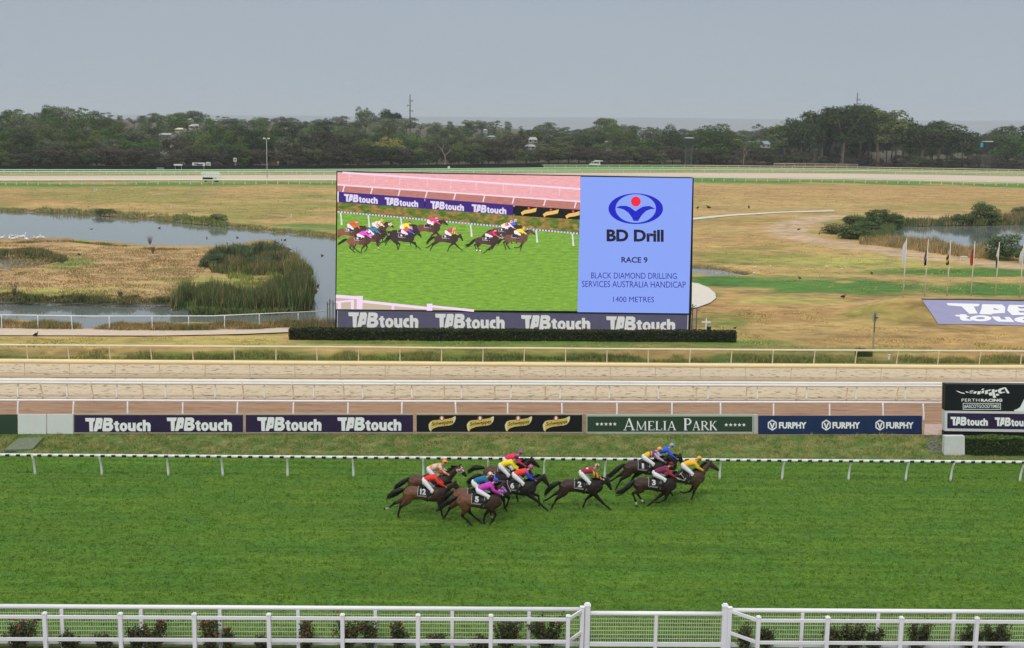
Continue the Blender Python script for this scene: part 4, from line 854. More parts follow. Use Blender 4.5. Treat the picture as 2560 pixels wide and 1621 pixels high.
def jockey(key, px, gy, label, jac, sleeve, cap, cap2=None, pat=None, dx=0.0, dz=0.0, lean=0.0, low=0.0, breech=(.66, .67, .70)):
    base = g(px, gy, 0); root = empty('person', base+Vector((0, 0, 1.0)), label, 'jockey', 'jockeys crouched on their horses', TRK); root['zoff'] = 1.0
    o = Vector((dx, 0, dz)); 
    def q(x, y, z): return Vector((x, y, z))+o
    hip = q(-.17-.05*low, 0, 1.86-.11*low); ch = q(.20, 0, 1.99-lean*.5-.06*low); lean += .03*low; sh = q(.38, 0, 2.05-lean); nkp = q(.47, 0, 2.12-lean); hdp = q(.56, 0, 2.18-lean)
    def skel(infl, parts, hands=False, voxel=.018):
        mb = MB()
        if 'torso' in parts: mb.tube([hip+Vector((-.06, 0, -.02)), hip+Vector((.03, 0, .0)), hip.lerp(ch, .5)+Vector((0, 0, .035)), ch, sh, sh+Vector((.06, 0, .0))], [(.07+infl, .10+infl), (.13+infl, .15+infl), (.125+infl, .145+infl), (.13+infl, .17+infl), (.105+infl, .185+infl), (.06, .10)], 12)
        if 'pelvis' in parts: mb.tube([hip+Vector((-.12, 0, -.05)), hip+Vector((-.06, 0, -.03)), hip+Vector((.06, 0, .0)), hip+Vector((.13, 0, .02))], [(.06+infl, .09+infl), (.135+infl, .155+infl), (.14+infl, .16+infl), (.12+infl, .14+infl)], 12)
        for s_ in (-1, 1):
            sp = sh+Vector((-.02, s_*.17, -.01)); el = q(.50, s_*.235, 1.80-lean*.6); wr = q(.82, s_*.10, 1.56); hn_ = q(.90, s_*.085, 1.52)
            if 'arm' in parts: mb.tube([sp, sp.lerp(el, .5), el, el.lerp(wr, .45), wr] if 'body' in parts else [sp, sp.lerp(el, .5), el, el.lerp(wr, .45), wr.lerp(el, .04)], [.066+infl, .056+infl, .048+infl, .043+infl, .032+infl*.6], 8)
            if 'body' in parts: mb.tube([wr, wr.lerp(hn_, .5), hn_+Vector((.01, 0, -.005))], [(.028, .022), (.035, .024), (.034, .022)], 8)
            kn = q(.22+.07*low, s_*.31, 1.40+.08*low); an = q(-.04, s_*.33, 1.06); hj = hip+Vector((-.02, s_*.10, -.03))
            if 'thigh' in parts: mb.tube([hj, hj.lerp(kn, .5), kn, kn.lerp(an, .22)], [.115+infl, .088+infl, .066+infl, .055+infl], 10)
            if 'shin' in parts: mb.tube([kn.lerp(an, .12), kn.lerp(an, .4), an], [.060+infl, .058+infl, .042+infl], 8); mb.tube([an+Vector((-.06, 0, -.02)), an+Vector((.02, 0, -.045)), an+Vector((.15, 0, -.045)), an+Vector((.19, 0, -.04))], [.035+infl, .045+infl, .035+infl, .02+infl], 8)
        if 'head' in parts:
            mb.tube([sh+Vector((.02, 0, .01)), nkp, hdp], [.07, .055, .06], 8); mb.ball(hdp+Vector((.035, 0, .045)), (.098, .076, .105), 12, 9)
            mb.ball(hdp+Vector((.135, 0, .01)), (.022, .016, .024), 6, 5); mb.ball(hdp+Vector((.09, 0, -.045)), (.05, .045, .035), 8, 6)
        return mb
    B = skel(0, ('torso', 'pelvis', 'arm', 'thigh', 'shin', 'head', 'body')); V, Fs = remesh(B, .02, 3); V = list(map(tuple, V)); Fs = [tuple(int(i) for i in f) for f in Fs]
    x_ = MB(); x_.V = V; x_.F = Fs; x_.mi = [0]*len(Fs); x_.C = [(.46, .27, .2)]*len(V)
    for s_ in (-1, 1):    # fingers curled round the rein, thumb on the inner side
        for k, ln in enumerate((.030, .034, .032, .026)):
            p = q(.905, s_*.085, 1.535)+Vector((.012, 0, -.018*k)); x_.tube([p, p+Vector((ln, -s_*.006, -.004)), p+Vector((ln*.9, -s_*.03, -.010)), p+Vector((.004, -s_*.036, -.006))], [.0095, .009, .0085, .007], 5)
        p = q(.885, s_*.07, 1.545); x_.tube([p, p+Vector((.02, -s_*.02, .008)), p+Vector((.045, -s_*.024, .004))], [.011, .010, .008], 5)
    for s_ in (-1, 1): x_.ball(hdp+Vector((.115, s_*.032, .045)), (.012, .012, .009), 5, 4, col=(.02, .015, .01)); x_.ball(hdp+Vector((.03, s_*.078, .01)), (.018, .008, .026), 6, 4, col=(.46, .27, .2))
    x_.ball(hdp+Vector((.128, 0, -.028)), (.008, .022, .006), 6, 4, col=(.3, .1, .09))
    add_part(key, 'body', x_.V, x_.F, x_.C, root, mat('skin_tones', (0, 0, 0), .6, attr=True))
    J = skel(.030, ('torso', 'arm')); V, Fs = remesh(J, .02, 3); C = np.tile(np.array(jac, float), (len(V), 1))
    arm = np.zeros(len(V), bool)
    for s_ in (-1, 1):
        sp = q(.37, s_*.19, 2.0-lean); el = q(.50, s_*.235, 1.80-lean*.6); wr = q(.82, s_*.10, 1.56); arm |= (np.minimum(seg(V, sp, el), seg(V, el, wr)) < .085)
    C[arm] = sleeve
    if pat: C = pat(V-np.array(o), C, arm)
    C = np.asarray(C)*.84+.008
    add_part(key, 'jacket', V, Fs, C, root, M_cloth)
    J = skel(.024, ('pelvis', 'thigh')); V, Fs = remesh(J, .02, 3); add_part(key, 'breeches', V, Fs, breech, root, M_cloth)
    for s_ in (-1, 1):
        kn = q(.22+.07*low, s_*.31, 1.40+.08*low); an = q(-.04, s_*.33, 1.06); b_ = MB(); b_.tube([kn.lerp(an, .10), kn.lerp(an, .4), an+Vector((0, 0, .02)), an+Vector((-.01, 0, -.04))], [.072, .070, .052, .05], 10); b_.tube([an+Vector((-.07, 0, -.03)), an+Vector((.02, 0, -.05)), an+Vector((.16, 0, -.055)), an+Vector((.21, 0, -.05))], [.045, .054, .044, .022], 8)
        add_part(key, 'boot', b_.V, b_.F, (.012, .011, .011), root, M_gear)
        b_ = MB(); c = an+Vector((.06, 0, -.06)); b_.tube([c+Vector((0, .055*math.sin(a), .07+.085*math.cos(a)-.02)) for a in np.linspace(0, 2*math.pi, 11)], .007, 4, cap=False); b_.bar(c+Vector((0, 0, .13)), q(-.02, s_*.29, 1.38), .02, .006); add_part(key, 'stirrup', b_.V, b_.F, (.25, .25, .26), root, M_gear)
    # helmet with silk cap, peak and pom; goggles
    c = hdp+Vector((.03, 0, .075)); h_ = MB(); h_.ball(c, (.125, .104, .108), 14, 10); V = np.array(h_.V); keep = [f for f in h_.F if np.mean([V[i][2] for i in f]) > c.z-.045]; C = np.tile(np.array(cap, float), (len(V), 1))
    if cap2 is not None: C[(np.arctan2(V[:, 1]-c.y, V[:, 0]-c.x)*2.2 % 2) > 1] = cap2
    add_part(key, 'helmet_cap', V, keep, C, root, M_cloth)
    h_ = MB(); h_.tube([c+Vector((.10, 0, -.01)), c+Vector((.165, 0, -.035))], [(.014, .075), (.006, .06)], 10); add_part(key, 'helmet_peak', h_.V, h_.F, cap2 if cap2 is not None else cap, root, M_cloth); h_ = MB(); h_.ball(c+Vector((-.01, 0, .112)), .022, 6, 5); add_part(key, 'pompom', h_.V, h_.F, cap2 if cap2 is not None else cap, root, M_cloth)
    h_ = MB(); h_.tube([hdp+Vector((.105*math.cos(a)+.035, .088*math.sin(a), .05)) for a in np.linspace(-1.9, 1.9, 11)], (.024), 6); add_part(key, 'goggles', h_.V, h_.F, (.015, .014, .015), root, M_gear)
    return root
def zz1(X): return 940+.19103*X
def zz2(X): return 1340+.19934*X
_a, _b = g(0, 1260, 0), g(2560, 1278, 0); TRK = math.atan2((_b-_a).y, (_b-_a).x)
BAY = (.125, .055, .029); BAY2 = (.088, .041, .024); DKB = (.040, .022, .017); BLK = (.019, .0145, .0135); DK = (.012, .0095, .0085)
HA = [[(-1.03, .86), (-1.37, .55), (-1.56, .19), (-1.62, .06)], [(-1.05, .92), (-1.46, .70), (-1.83, .43), (-1.95, .38)]]
FA = [[(.52, .80), (.94, .33), (1.17, .15), (1.29, .05)], [(.50, .80), (.12, .47), (.0, .16), (-.03, .05)]]
HB = [[(-.90, .88), (-1.28, .74), (-1.10, .29), (-1.06, .14)], [(-.86, .88), (-1.02, .66), (-.79, .32), (-.70, .22)]]
FB = [[(.48, .82), (.36, .42), (.02, .26), (-.13, .30)], [(.45, .80), (-.07, .37), (-.36, .11), (-.46, .05)]]
HC = [[(-1.02, .84), (-1.36, .53), (-1.46, .18), (-1.46, .06)], [(-1.08, .90), (-1.68, .63), (-1.93, .40), (-2.10, .37)]]
FC = [[(.52, .78), (.60, .43), (.64, .19), (.67, .08)], [(.58, .85), (.86, .66), (.62, .44), (.50, .50)]]
HD = [[(-.80, .82), (-.96, .49), (-.62, .17), (-.52, .05)], [(-.74, .84), (-.58, .55), (-.22, .22), (-.06, .10)]]
FD = [[(.45, .80), (.64, .55), (.50, .25), (.40, .14)], [(.40, .78), (.14, .48), (.07, .20), (.09, .09)]]
FE = [[(.46, .76), (.35, .38), (.29, .13), (.27, .05)], [(.46, .78), (.22, .40), (-.10, .31), (-.24, .35)]]
F6 = [[(.58, .84), (1.06, .47), (1.32, .20), (1.46, .10)], [(.58, .86), (1.04, .74), (1.08, .40), (1.08, .27)]]
H6 = [[(-.80, .85), (-.66, .54), (-.62, .22), (-.56, .10)], [(-.78, .85), (-.40, .62), (-.50, .25), (-.58, .12)]]
def hoops(c2):
    def f(V, C, arm):
        s_ = (V[:, 0]*.8-V[:, 2]*.3)*26; C[np.sin(s_) > .25] = c2; return C
    return f
OR = s2l((240, 150, 70)); WH = (.66, .62, .60)
def p2(V, C, arm):
    C[(np.hypot(V[:, 0]-.1, V[:, 2]-2.12) < .06) & ~arm] = (.7, .68, .66); C[arm & (np.sin(V[:, 0]*34) > .1)] = s2l((235, 180, 60)); return C
def p1(V, C, arm):
    C[(V[:, 0] < .05) & ~arm] = s2l((240, 195, 40)); C[(V[:, 0] > .12) & (V[:, 0] < .16)] = s2l((240, 195, 40)); return C
def p12(V, C, arm): C[(V[:, 0] > .40) & ~arm] = s2l((60, 120, 70)); return C
def pg(V, C, arm): C[(V[:, 0] < .02) & ~arm] = s2l((40, 110, 80)); return C
RIDES = [
 # key, px, gy, horse label, coat, poll, nose, hind, fore, tail, opts, jockey label, jacket, sleeve, cap, cap2, pat
 ('a', zz1(747), 1262, 'brown racehorse with a white and orange blinker hood, hindmost and nearest the rail at left', BAY2, (1.28, 1.98), (1.70, 1.42), HA, FC, [(-1.5, 1.16), (-1.75, .95), (-1.95, .82)], dict(hood=((.6, .58, .6), (.55, .09, .06)), dfront=.7), 'jockey in white silks with orange hoops and an orange cap', WH, WH, OR, None, hoops(OR)),
 ('b', zz1(690), 1293, 'bay racehorse wearing saddle cloth 12, at the rear of the field', BAY, (1.22, 1.72), (1.55, 1.27), HC, FC, [(-1.45, 1.34), (-1.75, 1.12), (-2.0, .98)], dict(number='12', socks=(1,), dfront=.85), 'jockey in red silks on the bay horse number 12', s2l((235, 52, 38)), s2l((235, 52, 38)), s2l((52, 90, 60)), s2l((200, 40, 40)), p12),
 ('c', zz1(1719), 1237, 'bay racehorse with head raised under the pink rider, nearest the rail in the left pack', BAY2, (1.17, 1.90), (1.64, 1.48), HA, FA, [(-1.5, 1.50), (-1.8, 1.36), (-2.05, 1.2)], dict(dfront=.8), 'jockey in bright pink silks with a pink and blue cap', s2l((238, 34, 110)), s2l((238, 34, 110)), s2l((225, 70, 130)), s2l((60, 80, 170)), None),
 ('d', zz1(1680), 1253, 'black racehorse half hidden in the middle of the left pack, under the yellow rider', BLK, (1.12, 1.74), (1.46, 1.22), HA, FC, [(-1.45, 1.3), (-1.7, 1.1), (-1.9, .9)], dict(), 'jockey in bright yellow silks with a dark maroon cap, in the left pack', s2l((238, 222, 30)), s2l((238, 222, 30)), s2l((95, 25, 45)), None, None),
 ('e', zz1(1334), 1298, 'bay racehorse hidden behind number 5, only its rump and nose showing', BAY, (1.25, 1.78), (1.56, 1.30), HA, FC, [(-1.4, 1.3), (-1.6, 1.05), (-1.8, .8)], dict(face=(.6, .58, .55), socks=(2,), dfront=.9), 'jockey in teal silks with a red and white hooped cap', s2l((22, 110, 150)), s2l((22, 110, 150)), s2l((205, 60, 80)), s2l((235, 225, 225)), None),
 ('f', zz1(1847), 1277, 'black racehorse wearing saddle cloth 6, leading the left pack', BLK, (1.24, 1.78), (1.60, 1.20), H6, F6, [(-1.4, 1.35), (-1.6, 1.1), (-1.75, .85)], dict(number='6'), 'jockey in red silks with blue sleeves and a violet cap on number 6', s2l((240, 60, 50)), s2l((45, 60, 190)), s2l((110, 60, 160)), s2l((220, 110, 120)), None),
 ('g', zz1(1390), 1313, 'bay racehorse wearing saddle cloth 5 and a purple hood, nearest the stands', BAY, (.86, 1.88), (1.28, 1.42), HD, FD, [(-1.45, 1.28), (-1.65, 1.1), (-2.05, .86)], dict(number='5', hood=(s2l((150, 90, 190)), s2l((225, 150, 200))), dfront=.75), 'jockey in magenta silks with a blue cap, nearest the stands', s2l((205, 55, 190)), s2l((205, 55, 190)), s2l((50, 80, 215)), None, None),
 ('h', zz2(600), 1273, 'dark brown racehorse wearing saddle cloth 2, alone between the two packs', DKB, (1.08, 1.56), (1.42, .88), HA, FA, [(-1.45, 1.30), (-1.85, 1.02), (-1.95, .72)], dict(number='2', dfront=.8), 'jockey in maroon silks with a white spot and a white cap on number 2', s2l((165, 30, 75)), s2l((150, 30, 60)), s2l((225, 215, 220)), s2l((160, 30, 60)), p2),
 ('i', zz2(1385), 1224, 'dark racehorse wearing saddle cloth 1, near the rail in the leading pack', DKB, (1.04, 1.80), (1.44, 1.48), HA, FC, [(-1.5, 1.2), (-1.8, .8), (-2.1, .66)], dict(number='1', dfront=.7), 'jockey in purple and yellow silks with an amber cap on number 1', s2l((140, 55, 115)), s2l((205, 190, 205)), s2l((245, 175, 30)), None, p1),
 ('j', zz2(1540), 1217, 'dark racehorse on the rail side of number 1, under the blue rider', BLK, (1.02, 1.72), (1.26, 1.18), HA, FC, [(-1.4, 1.3), (-1.6, 1.0), (-1.8, .8)], dict(), 'jockey in royal blue silks with a pale blue cap', s2l((35, 95, 225)), s2l((35, 95, 225)), s2l((125, 170, 225)), None, None),
 ('k', zz2(1846)+7, 1249, 'brown racehorse in front of all the others, under the amber yellow rider', (.085, .05, .03), (1.14, 1.94), (1.68, 1.52), HB, FE, [(-1.4, 1.2), (-1.6, 1.0), (-1.8, .7)], dict(cloth=(.01, .01, .012), dfront=.25), 'leading jockey in amber yellow silks and cap', s2l((248, 190, 35)), s2l((248, 190, 35)), s2l((245, 170, 30)), None, None),
 ('l', zz2(1522), 1268, 'black brown racehorse wearing saddle cloth 3 and white reins, in the leading pack', DKB, (1.06, 1.80), (1.42, 1.32), HB, FB, [(-1.35, 1.22), (-1.7, .72), (-2.1, .70)], dict(number='3', socks=(0, 1), bridle=(.62, .62, .60), dfront=.8), 'jockey in dark maroon silks and cap on number 3', s2l((120, 30, 80)), s2l((185, 30, 60)), s2l((120, 20, 40)), None, None),
]
rj = random.Random(4)
for (key, px, gy, lab, coat, poll, nose, hi, fo, ta, opt, jl, jac, slv, cp, cp2, pt) in RIDES:
    horse(key, px, gy, lab, coat, DK, poll, nose, hi, fo, ta, **opt)
    jockey(key, px, gy, jl, jac, slv, cp, cp2, pt, dx=rj.uniform(-.04, .04), dz=rj.uniform(-.02, .03), lean=rj.uniform(-.02, .05), low=dict(g=1.0, l=1.0, i=.7, k=.4, f=.4, b=.0).get(key, .15))
# the same runners inside the video picture
# scale: zoomed picture pixels per metre of horse
def on_screen(key, X0, Y0, k=91, lay=0):
    allV, allF, allC = [], [], []; b = 0
    for V, Fs, C in REG[key]:
        V = np.asarray(V, float); px = X0+V[:, 0]*k; py = Y0-V[:, 2]*k*.95+V[:, 1]*k*.28; px = np.clip(px, 80, None)
        P = [SCR.at(*zv(a, c), EO+.03+lay*.02+(.5-y)*.012) for a, c, y in zip(px, py, V[:, 1])]
        sh_ = 1.0; vid.V += [tuple(p) for p in P]; vid.C += [tuple(np.clip(c*2.0+.008, 0, 1)*np.array((1.15, .95, 1.05))) for c in C]
        b = len(vid.V)-len(P); vid.F += [tuple(int(i)+b for i in f) for f in Fs]; vid.mi += [0]*len(Fs)
for lay, (k_, x_, y_) in enumerate((('j', 1500, 695), ('i', 1462, 700), ('c', 845, 668), ('a', 395, 690), ('d', 625, 712), ('k', 1570, 752), ('b', 190, 700), ('e', 360, 745), ('f', 632, 748), ('l', 1330, 772), ('h', 995, 755), ('g', 270, 772))): on_screen(k_, x_, y_, lay=lay)
vo = vid.build('race_picture', M_scr, scr, attr=True)
# ================================================================== TREES
def crown_mesh(rng, kind):
    """unit-height tree: returns trunk MB and crown arrays (local, height 1)"""
    K = dict(gum=dict(n=19, w=.38, z0=.36, lr=(.13, .21), N=4400, ls=.026, flat=.72), bush=dict(n=14, w=.46, z0=.08, lr=(.18, .28), N=3600, ls=.034, flat=.85),
             round=dict(n=16, w=.36, z0=.14, lr=(.16, .25), N=4200, ls=.027, flat=.9), shrubby=dict(n=44, w=.46, z0=.02, lr=(.12, .20), N=6500, ls=.034, flat=.95), sparse=dict(n=15, w=.40, z0=.40, lr=(.06, .12), N=1400, ls=.024, flat=.7), tall=dict(n=16, w=.25, z0=.14, lr=(.13, .19), N=3400, ls=.026, flat=.95))[kind]
    lobes = []
    for i in range(K['n']):
        for _ in range(20):
            a = rng.uniform(0, 2*math.pi); z = rng.uniform(K['z0']+.05, .93); zz = (z-K['z0'])/(1-K['z0'])
            if kind in ('gum', 'sparse'): rmax = K['w']*(.55+.6*zz if zz < .55 else 1.0*math.sqrt(max(.02, 1-((zz-.5)/.55)**2)))
            else: rmax = K['w']*math.sqrt(max(.03, 1-((zz-.42)/.62)**2))
            r = rmax*math.sqrt(rng.uniform(.1, 1)); p = np.array([r*math.cos(a), r*math.sin(a), z]); R_ = rng.uniform(*K['lr'])
            if z+R_*K['flat'] < 1.0 and all(np.linalg.norm(p-q) > .62*(R_+s) for q, s in lobes): break
        lobes.append((p, R_))
    wts = np.array([r*r for _, r in lobes]); wts /= wts.sum(); Vs = []; Fs = []; Cs = []; b = 0
    for (p, r), w in zip(lobes, wts):
        n = int(K['N']*w); d = rng.normal(size=(n, 3)); d /= np.linalg.norm(d, axis=1)[:, None]; d[:, 2] = np.where(d[:, 2] < -.35, -d[:, 2], d[:, 2])
        rad = r*rng.uniform(.72, 1.08, n)*(1+.18*np.sin(d[:, 0]*7+p[0]*40)*np.cos(d[:, 1]*6+p[1]*30)); P = p+d*rad[:, None]*np.array([1, 1, K['flat']])
        V, Fq = leaf_quads(P, K['ls'], rng, .25, nrm=d+np.array([0, 0, .2]), nk=.36); tone = rng.uniform(.62, 1.4); c = leaf_cols(n, (tone, tone*rng.uniform(.97, 1.03), tone*rng.uniform(.9, 1.05)), rng, .28)
        Vs.append(V); Fs.append(Fq+b); Cs.append(c); b += len(V)
    tr = MB(); h = K['z0']+.12; bend = rng.uniform(-.04, .04, 2); tp = Vector((bend[0], bend[1], h)); tw = .024 if kind != 'bush' else .018
    tr.tube([(0, 0, -.03), (bend[0]*.3, bend[1]*.3, h*.35), (bend[0]*.7, bend[1]*.7, h*.7), tp], [tw*1.25, tw, tw*.85, tw*.7], 7)
    for p, r in sorted(lobes, key=lambda t: -t[0][2])[:9]:
        q = Vector(p); m = tp.lerp(q, .5)+Vector((0, 0, -.04)); st = Vector((bend[0]*.8, bend[1]*.8, h*.8)); tr.tube([st, m, q], [tw*.55, tw*.4, tw*.15], 5)
    return tr, np.concatenate(Vs), np.concatenate(Fs), np.concatenate(Cs)
def leafmat(name, base):
    m = mat(name, (0, 0, 0), .75, attr=True, rnd=.16, spec=.15); nt = m.node_tree
    # tint the per-leaf tone by the species colour
    b = nt.nodes['Principled BSDF']; lk = b.inputs['Base Color'].links[0]; src = lk.from_socket; mx = nt.nodes.new('ShaderNodeVectorMath'); mx.operation = 'MULTIPLY'; nt.links.new(src, mx.inputs[0]); mx.inputs[1].default_value = base; nt.links.new(mx.outputs[0], b.inputs['Base Color']); return m
LM = dict(olive=leafmat('olive_gum_leaves', (.084, .110, .036)), dark=leafmat('dark_green_leaves', (.038, .062, .024)), brown=leafmat('brownish_leaves', (.066, .060, .039)), grey=leafmat('grey_green_leaves', (.104, .130, .070)), lime=leafmat('yellow_green_leaves', (.24, .24, .065)), mid=leafmat('mid_green_leaves', (.064, .116, .028)))
M_bark = mat('grey_bark', (.105, .085, .065), .9, var=.35, scale=.8); M_pale = mat('pale_gum_bark', (.30, .235, .17), .8, var=.25, scale=.5)
PROTO = {}
def proto(kind, seed):
    if (kind, seed) not in PROTO:
        rng = np.random.default_rng(seed*17+len(kind)); tr, V, Fs, C = crown_mesh(rng, kind); a = tr.build('trunk', M_bark, local=True, smooth=True); b = mk('crown', V, Fs, LM['olive'], col=C, local=True)
        PROTO[(kind, seed)] = (a.data, b.data); bpy.data.objects.remove(a); bpy.data.objects.remove(b)
    return PROTO[(kind, seed)]
MVAR = {}
def tree(name, p, H, W_, kind, seed, lm, label, group=None, bark=None, cat='tree', rz=None, sink=0.0):
    tm, cm = proto(kind, seed); rt = empty(name, (p[0], p[1], p[2]-sink), label, cat, group, rz if rz is not None else seed*1.3)
    key = (kind, seed, lm)
    if key not in MVAR: c2 = cm.copy(); c2.materials.clear(); c2.materials.append(LM[lm]); MVAR[key] = c2
    cm = MVAR[key]
    kb = (kind, seed, 'b', bark)
    if bark:
        if kb not in MVAR: t2 = tm.copy(); t2.materials.clear(); t2.materials.append(bark); MVAR[kb] = t2
        tm = MVAR[kb]
    for nm, d in (('trunk', tm), ('crown', cm)):
        o = bpy.data.objects.new(nm, d); COL.objects.link(o); o.parent = rt; o.scale = (W_, W_, H)
    return rt
SKY = [(-400, 275), (0, 272), (60, 274), (110, 278), (140, 262), (215, 263), (235, 272), (300, 283), (340, 292), (375, 278), (430, 281), (500, 276), (525, 284), (545, 296), (560, 286), (620, 283), (700, 290), (800, 292), (860, 290), (890, 292), (905, 270), (930, 290), (970, 280), (1000, 292), (1060, 296), (1100, 297), (1160, 302), (1200, 300), (1260, 300), (1300, 302), (1340, 302), (1380, 306), (1425, 306), (1445, 314), (1480, 306), (1510, 296), (1530, 304), (1560, 313), (1600, 314), (1640, 316), (1700, 318), (1760, 324), (1840, 328), (1900, 322), (1960, 328), (2020, 300), (2300, 316), (2440, 330), (2560, 326), (2900, 330)]
rt_ = random.Random(11)
TREES = []
def at_depth(px, dist):      # ground point under photo x at world depth dist
    d = ray(px, 420); t = dist/d.y; x = d.x*t; return Vector((x, dist, hillz2(x, dist)))
def basedist(px): return gz(px, float(pl_eval(BASE, px))).y
def hillz2(x, y):
    i = 1280+x/y*F; yb = basedist(i) if -2500 < i < 5000 else 560; return hillz(x, y) if y > yb+1 else BZ
def ytop_to_H(px, dist, ytop):
    d = ray(px, ytop); return CH+d.z*dist/d.y
row = [('front', 5, 12, 26, (36, 62), ['brown', 'brown', 'dark', 'brown', 'olive'], ['bush', 'bush', 'round']), ('middle', 36, 60, 30, (60, 104), ['olive', 'olive', 'mid', 'dark', 'grey', 'brown'], ['gum', 'round', 'bush', 'gum']),
       ('third', 95, 130, 33, None, ['olive', 'grey', 'mid', 'dark', 'olive'], ['gum', 'round', 'gum']), ('fourth', 165, 230, 36, None, ['olive', 'grey', 'mid', 'dark'], ['gum', 'round', 'tall']), ('skyline', 300, 420, 33, None, ['olive', 'grey', 'mid'], ['gum', 'gum', 'round', 'sparse', 'tall'])]
TONE = dict(brown='brownish', dark='dark green', olive='olive green', grey='grey green', mid='mid green', lime='yellow green')
for rname, d0, d1, sp, hp, lms, kinds in row:
    x = -60
    while x < 2625:
        px = x+rt_.uniform(-6, 6); x += sp*rt_.uniform(.8, 1.2)
        dist = basedist(px)+rt_.uniform(d0, d1); p = at_depth(px, dist); skyY = float(pl_eval(SKY, px)); base_y = float(pl_eval(BASE, px))
        right = px > 1700
        if rname == 'front': 
            yt = base_y-rt_.uniform(*hp)
            if 1900 < px: yt = base_y-rt_.uniform(20, 40)
            if right and rt_.random() < .1: continue
        elif rname == 'middle':
            yt = base_y-rt_.uniform(*hp)
            if px > 2020 and rt_.random() < .15: continue
        elif rname == 'third': yt = skyY+(base_y-skyY)*rt_.uniform(.22, .42)
        elif rname == 'fourth': yt = skyY+rt_.uniform(10, 28)
        else:
            yt = skyY+rt_.choice([0, 1, 2, 4, 8, 12])
        yt = max(yt, skyY)
        for hx, hb, hd in ((1332, 356, 70), (1325, 370, 52), (489, 320, 150), (452, 326, 120), (418, 340, 85), (1213, 328, 180), (1230, 345, 100), (1520, 358, 60), (1912, 368, 120), (1720, 400, 4), (2463, 408, 4)):
            if abs(px-hx) < (26 if hd > 5 else 14) and dist-basedist(px) < hd: yt = max(yt, hb)
        H = ytop_to_H(px, dist, yt)-p.z; H = max(3.5, H)
        if H > 22: p = Vector((p.x, p.y, p.z+(H-22))); H = 22
        kind = rt_.choice(kinds); lm = rt_.choice(lms); wpx = sp*rt_.uniform(1.5, 2.1)/ppm((p.x, p.y, 10))*1.0
        ww = max(wpx, H*.45)/.8 if kind != 'tall' else H*.7
        ww = min(ww, H*1.5) if rname != 'front' else min(ww*1.1, H*1.9)
        TREES.append(dict(px=px, row=rname, p=p, H=H, W=ww, kind=kind, lm=lm, seed=rt_.randrange(3), sz='tall' if H > 15 else ('small' if H < 8 else 'middling')))
LAND = [(0, 'the left edge'), (445, 'the small white shelter'), (523, 'the starting gate'), (590, 'the square white sign'), (668, 'the tall lamp mast'), (905, 'the lone skyline tree'), (1025, 'the steel mast'), (1330, 'the white house'), (1490, 'the white van'), (1720, 'the dark tower by the screen'), (1780, 'the round topped tree'), (2100, 'the pale trunked gums'), (2461, 'the dark tower at right'), (2560, 'the right edge')]
RW = dict(front='front row', middle='second row', third='third row', fourth='fourth row', skyline='skyline row')
used_l = {}
for rname in RW:
    L_ = sorted([t for t in TREES if t['row'] == rname], key=lambda t: t['px'])
    for t in L_:
        ln = min(LAND, key=lambda l: abs(l[0]-t['px'])); side = 'left' if t['px'] < ln[0] else 'right'
        if ln[0] in (0, 2560): side = 'in'
        k = 1+(sum(1 for u in L_ if u['px'] < t['px']) if ln[0] == 0 else sum(1 for u in L_ if u['px'] > t['px'])) if side == 'in' else 1+sum(1 for u in L_ if (ln[0]-u['px'])*(ln[0]-t['px']) > 0 and abs(u['px']-ln[0]) < abs(t['px']-ln[0]) and u is not t)
        o_ = (['nearest', 'second', 'third', 'fourth', 'fifth', 'sixth', 'seventh', 'eighth', 'ninth', 'tenth', 'eleventh', 'twelfth', 'thirteenth', 'fourteenth', 'fifteenth']+['number %d' % q for q in range(16, 60)])[k-1]
        if side == 'in': t['label'] = '%s %s tree, %s from %s, %s' % (t['sz'], TONE[t['lm']], o_ if o_ != 'nearest' else 'first', ln[1], RW[rname])
        else: t['label'] = '%s %s tree, %s %s of %s, %s' % (t['sz'], TONE[t['lm']], o_, side, ln[1], RW[rname])
for t in TREES: tree('tree' if t['kind'] != 'bush' else 'bushy_tree', t['p'], t['H'], t['W'], t['kind'], t['seed'], t['lm'], t['label'], 'trees of the far treeline', rz=t['px'], sink=.15)
# special trees
def special(px, dist_off, ytop, wpx, kind, seed, lm, label, name='gum_tree', bark=None, base=None):
    dist = basedist(px)+dist_off; p = at_depth(px, dist); H = ytop_to_H(px, dist, ytop)-p.z; tree(name, p, H, wpx/ppm((p.x, p.y, 10))/dict(gum=.70, bush=1.2, round=.9, sparse=.85, tall=.55)[kind], kind, seed, lm, label, bark=bark, rz=px*.7)
special(905, 250, 264, 44, 'sparse', 5, 'olive', 'lone umbrella shaped tree standing above the left skyline'); special(975, 250, 277, 50, 'gum', 6, 'dark', 'dense dome shaped tree on the skyline just left of the steel mast')
special(978, 26, 342, 88, 'round', 6, 'lime', 'bright yellow green rounded tree above the big screen', 'tree')
special(1510, 240, 294, 60, 'gum', 7, 'olive', 'broad domed tree topping the skyline above the white van')
special(1782, 14, 308, 88, 'tall', 5, 'mid', 'tall round topped green tree just right of the big screen', 'tree'); special(1815, 22, 330, 66, 'tall', 6, 'olive', 'slim olive tree behind the round topped green tree', 'tree')
special(1897, 240, 309, 44, 'sparse', 7, 'brown', 'small flat topped brown tree alone on the skyline right of the screen')
special(2000, 10, 298, 95, 'gum', 5, 'dark', 'left hand big gum of the tall clump at right', bark=M_pale); special(2052, 16, 278, 110, 'gum', 8, 'dark', 'second big gum of the tall clump at right', bark=M_pale)
special(2104, 6, 262, 120, 'gum', 9, 'dark', 'tallest gum with a thick pale trunk in the right clump', bark=M_pale); special(2145, 22, 264, 110, 'gum', 10, 'olive', 'gum behind the tallest pale trunked gum', bark=M_pale)
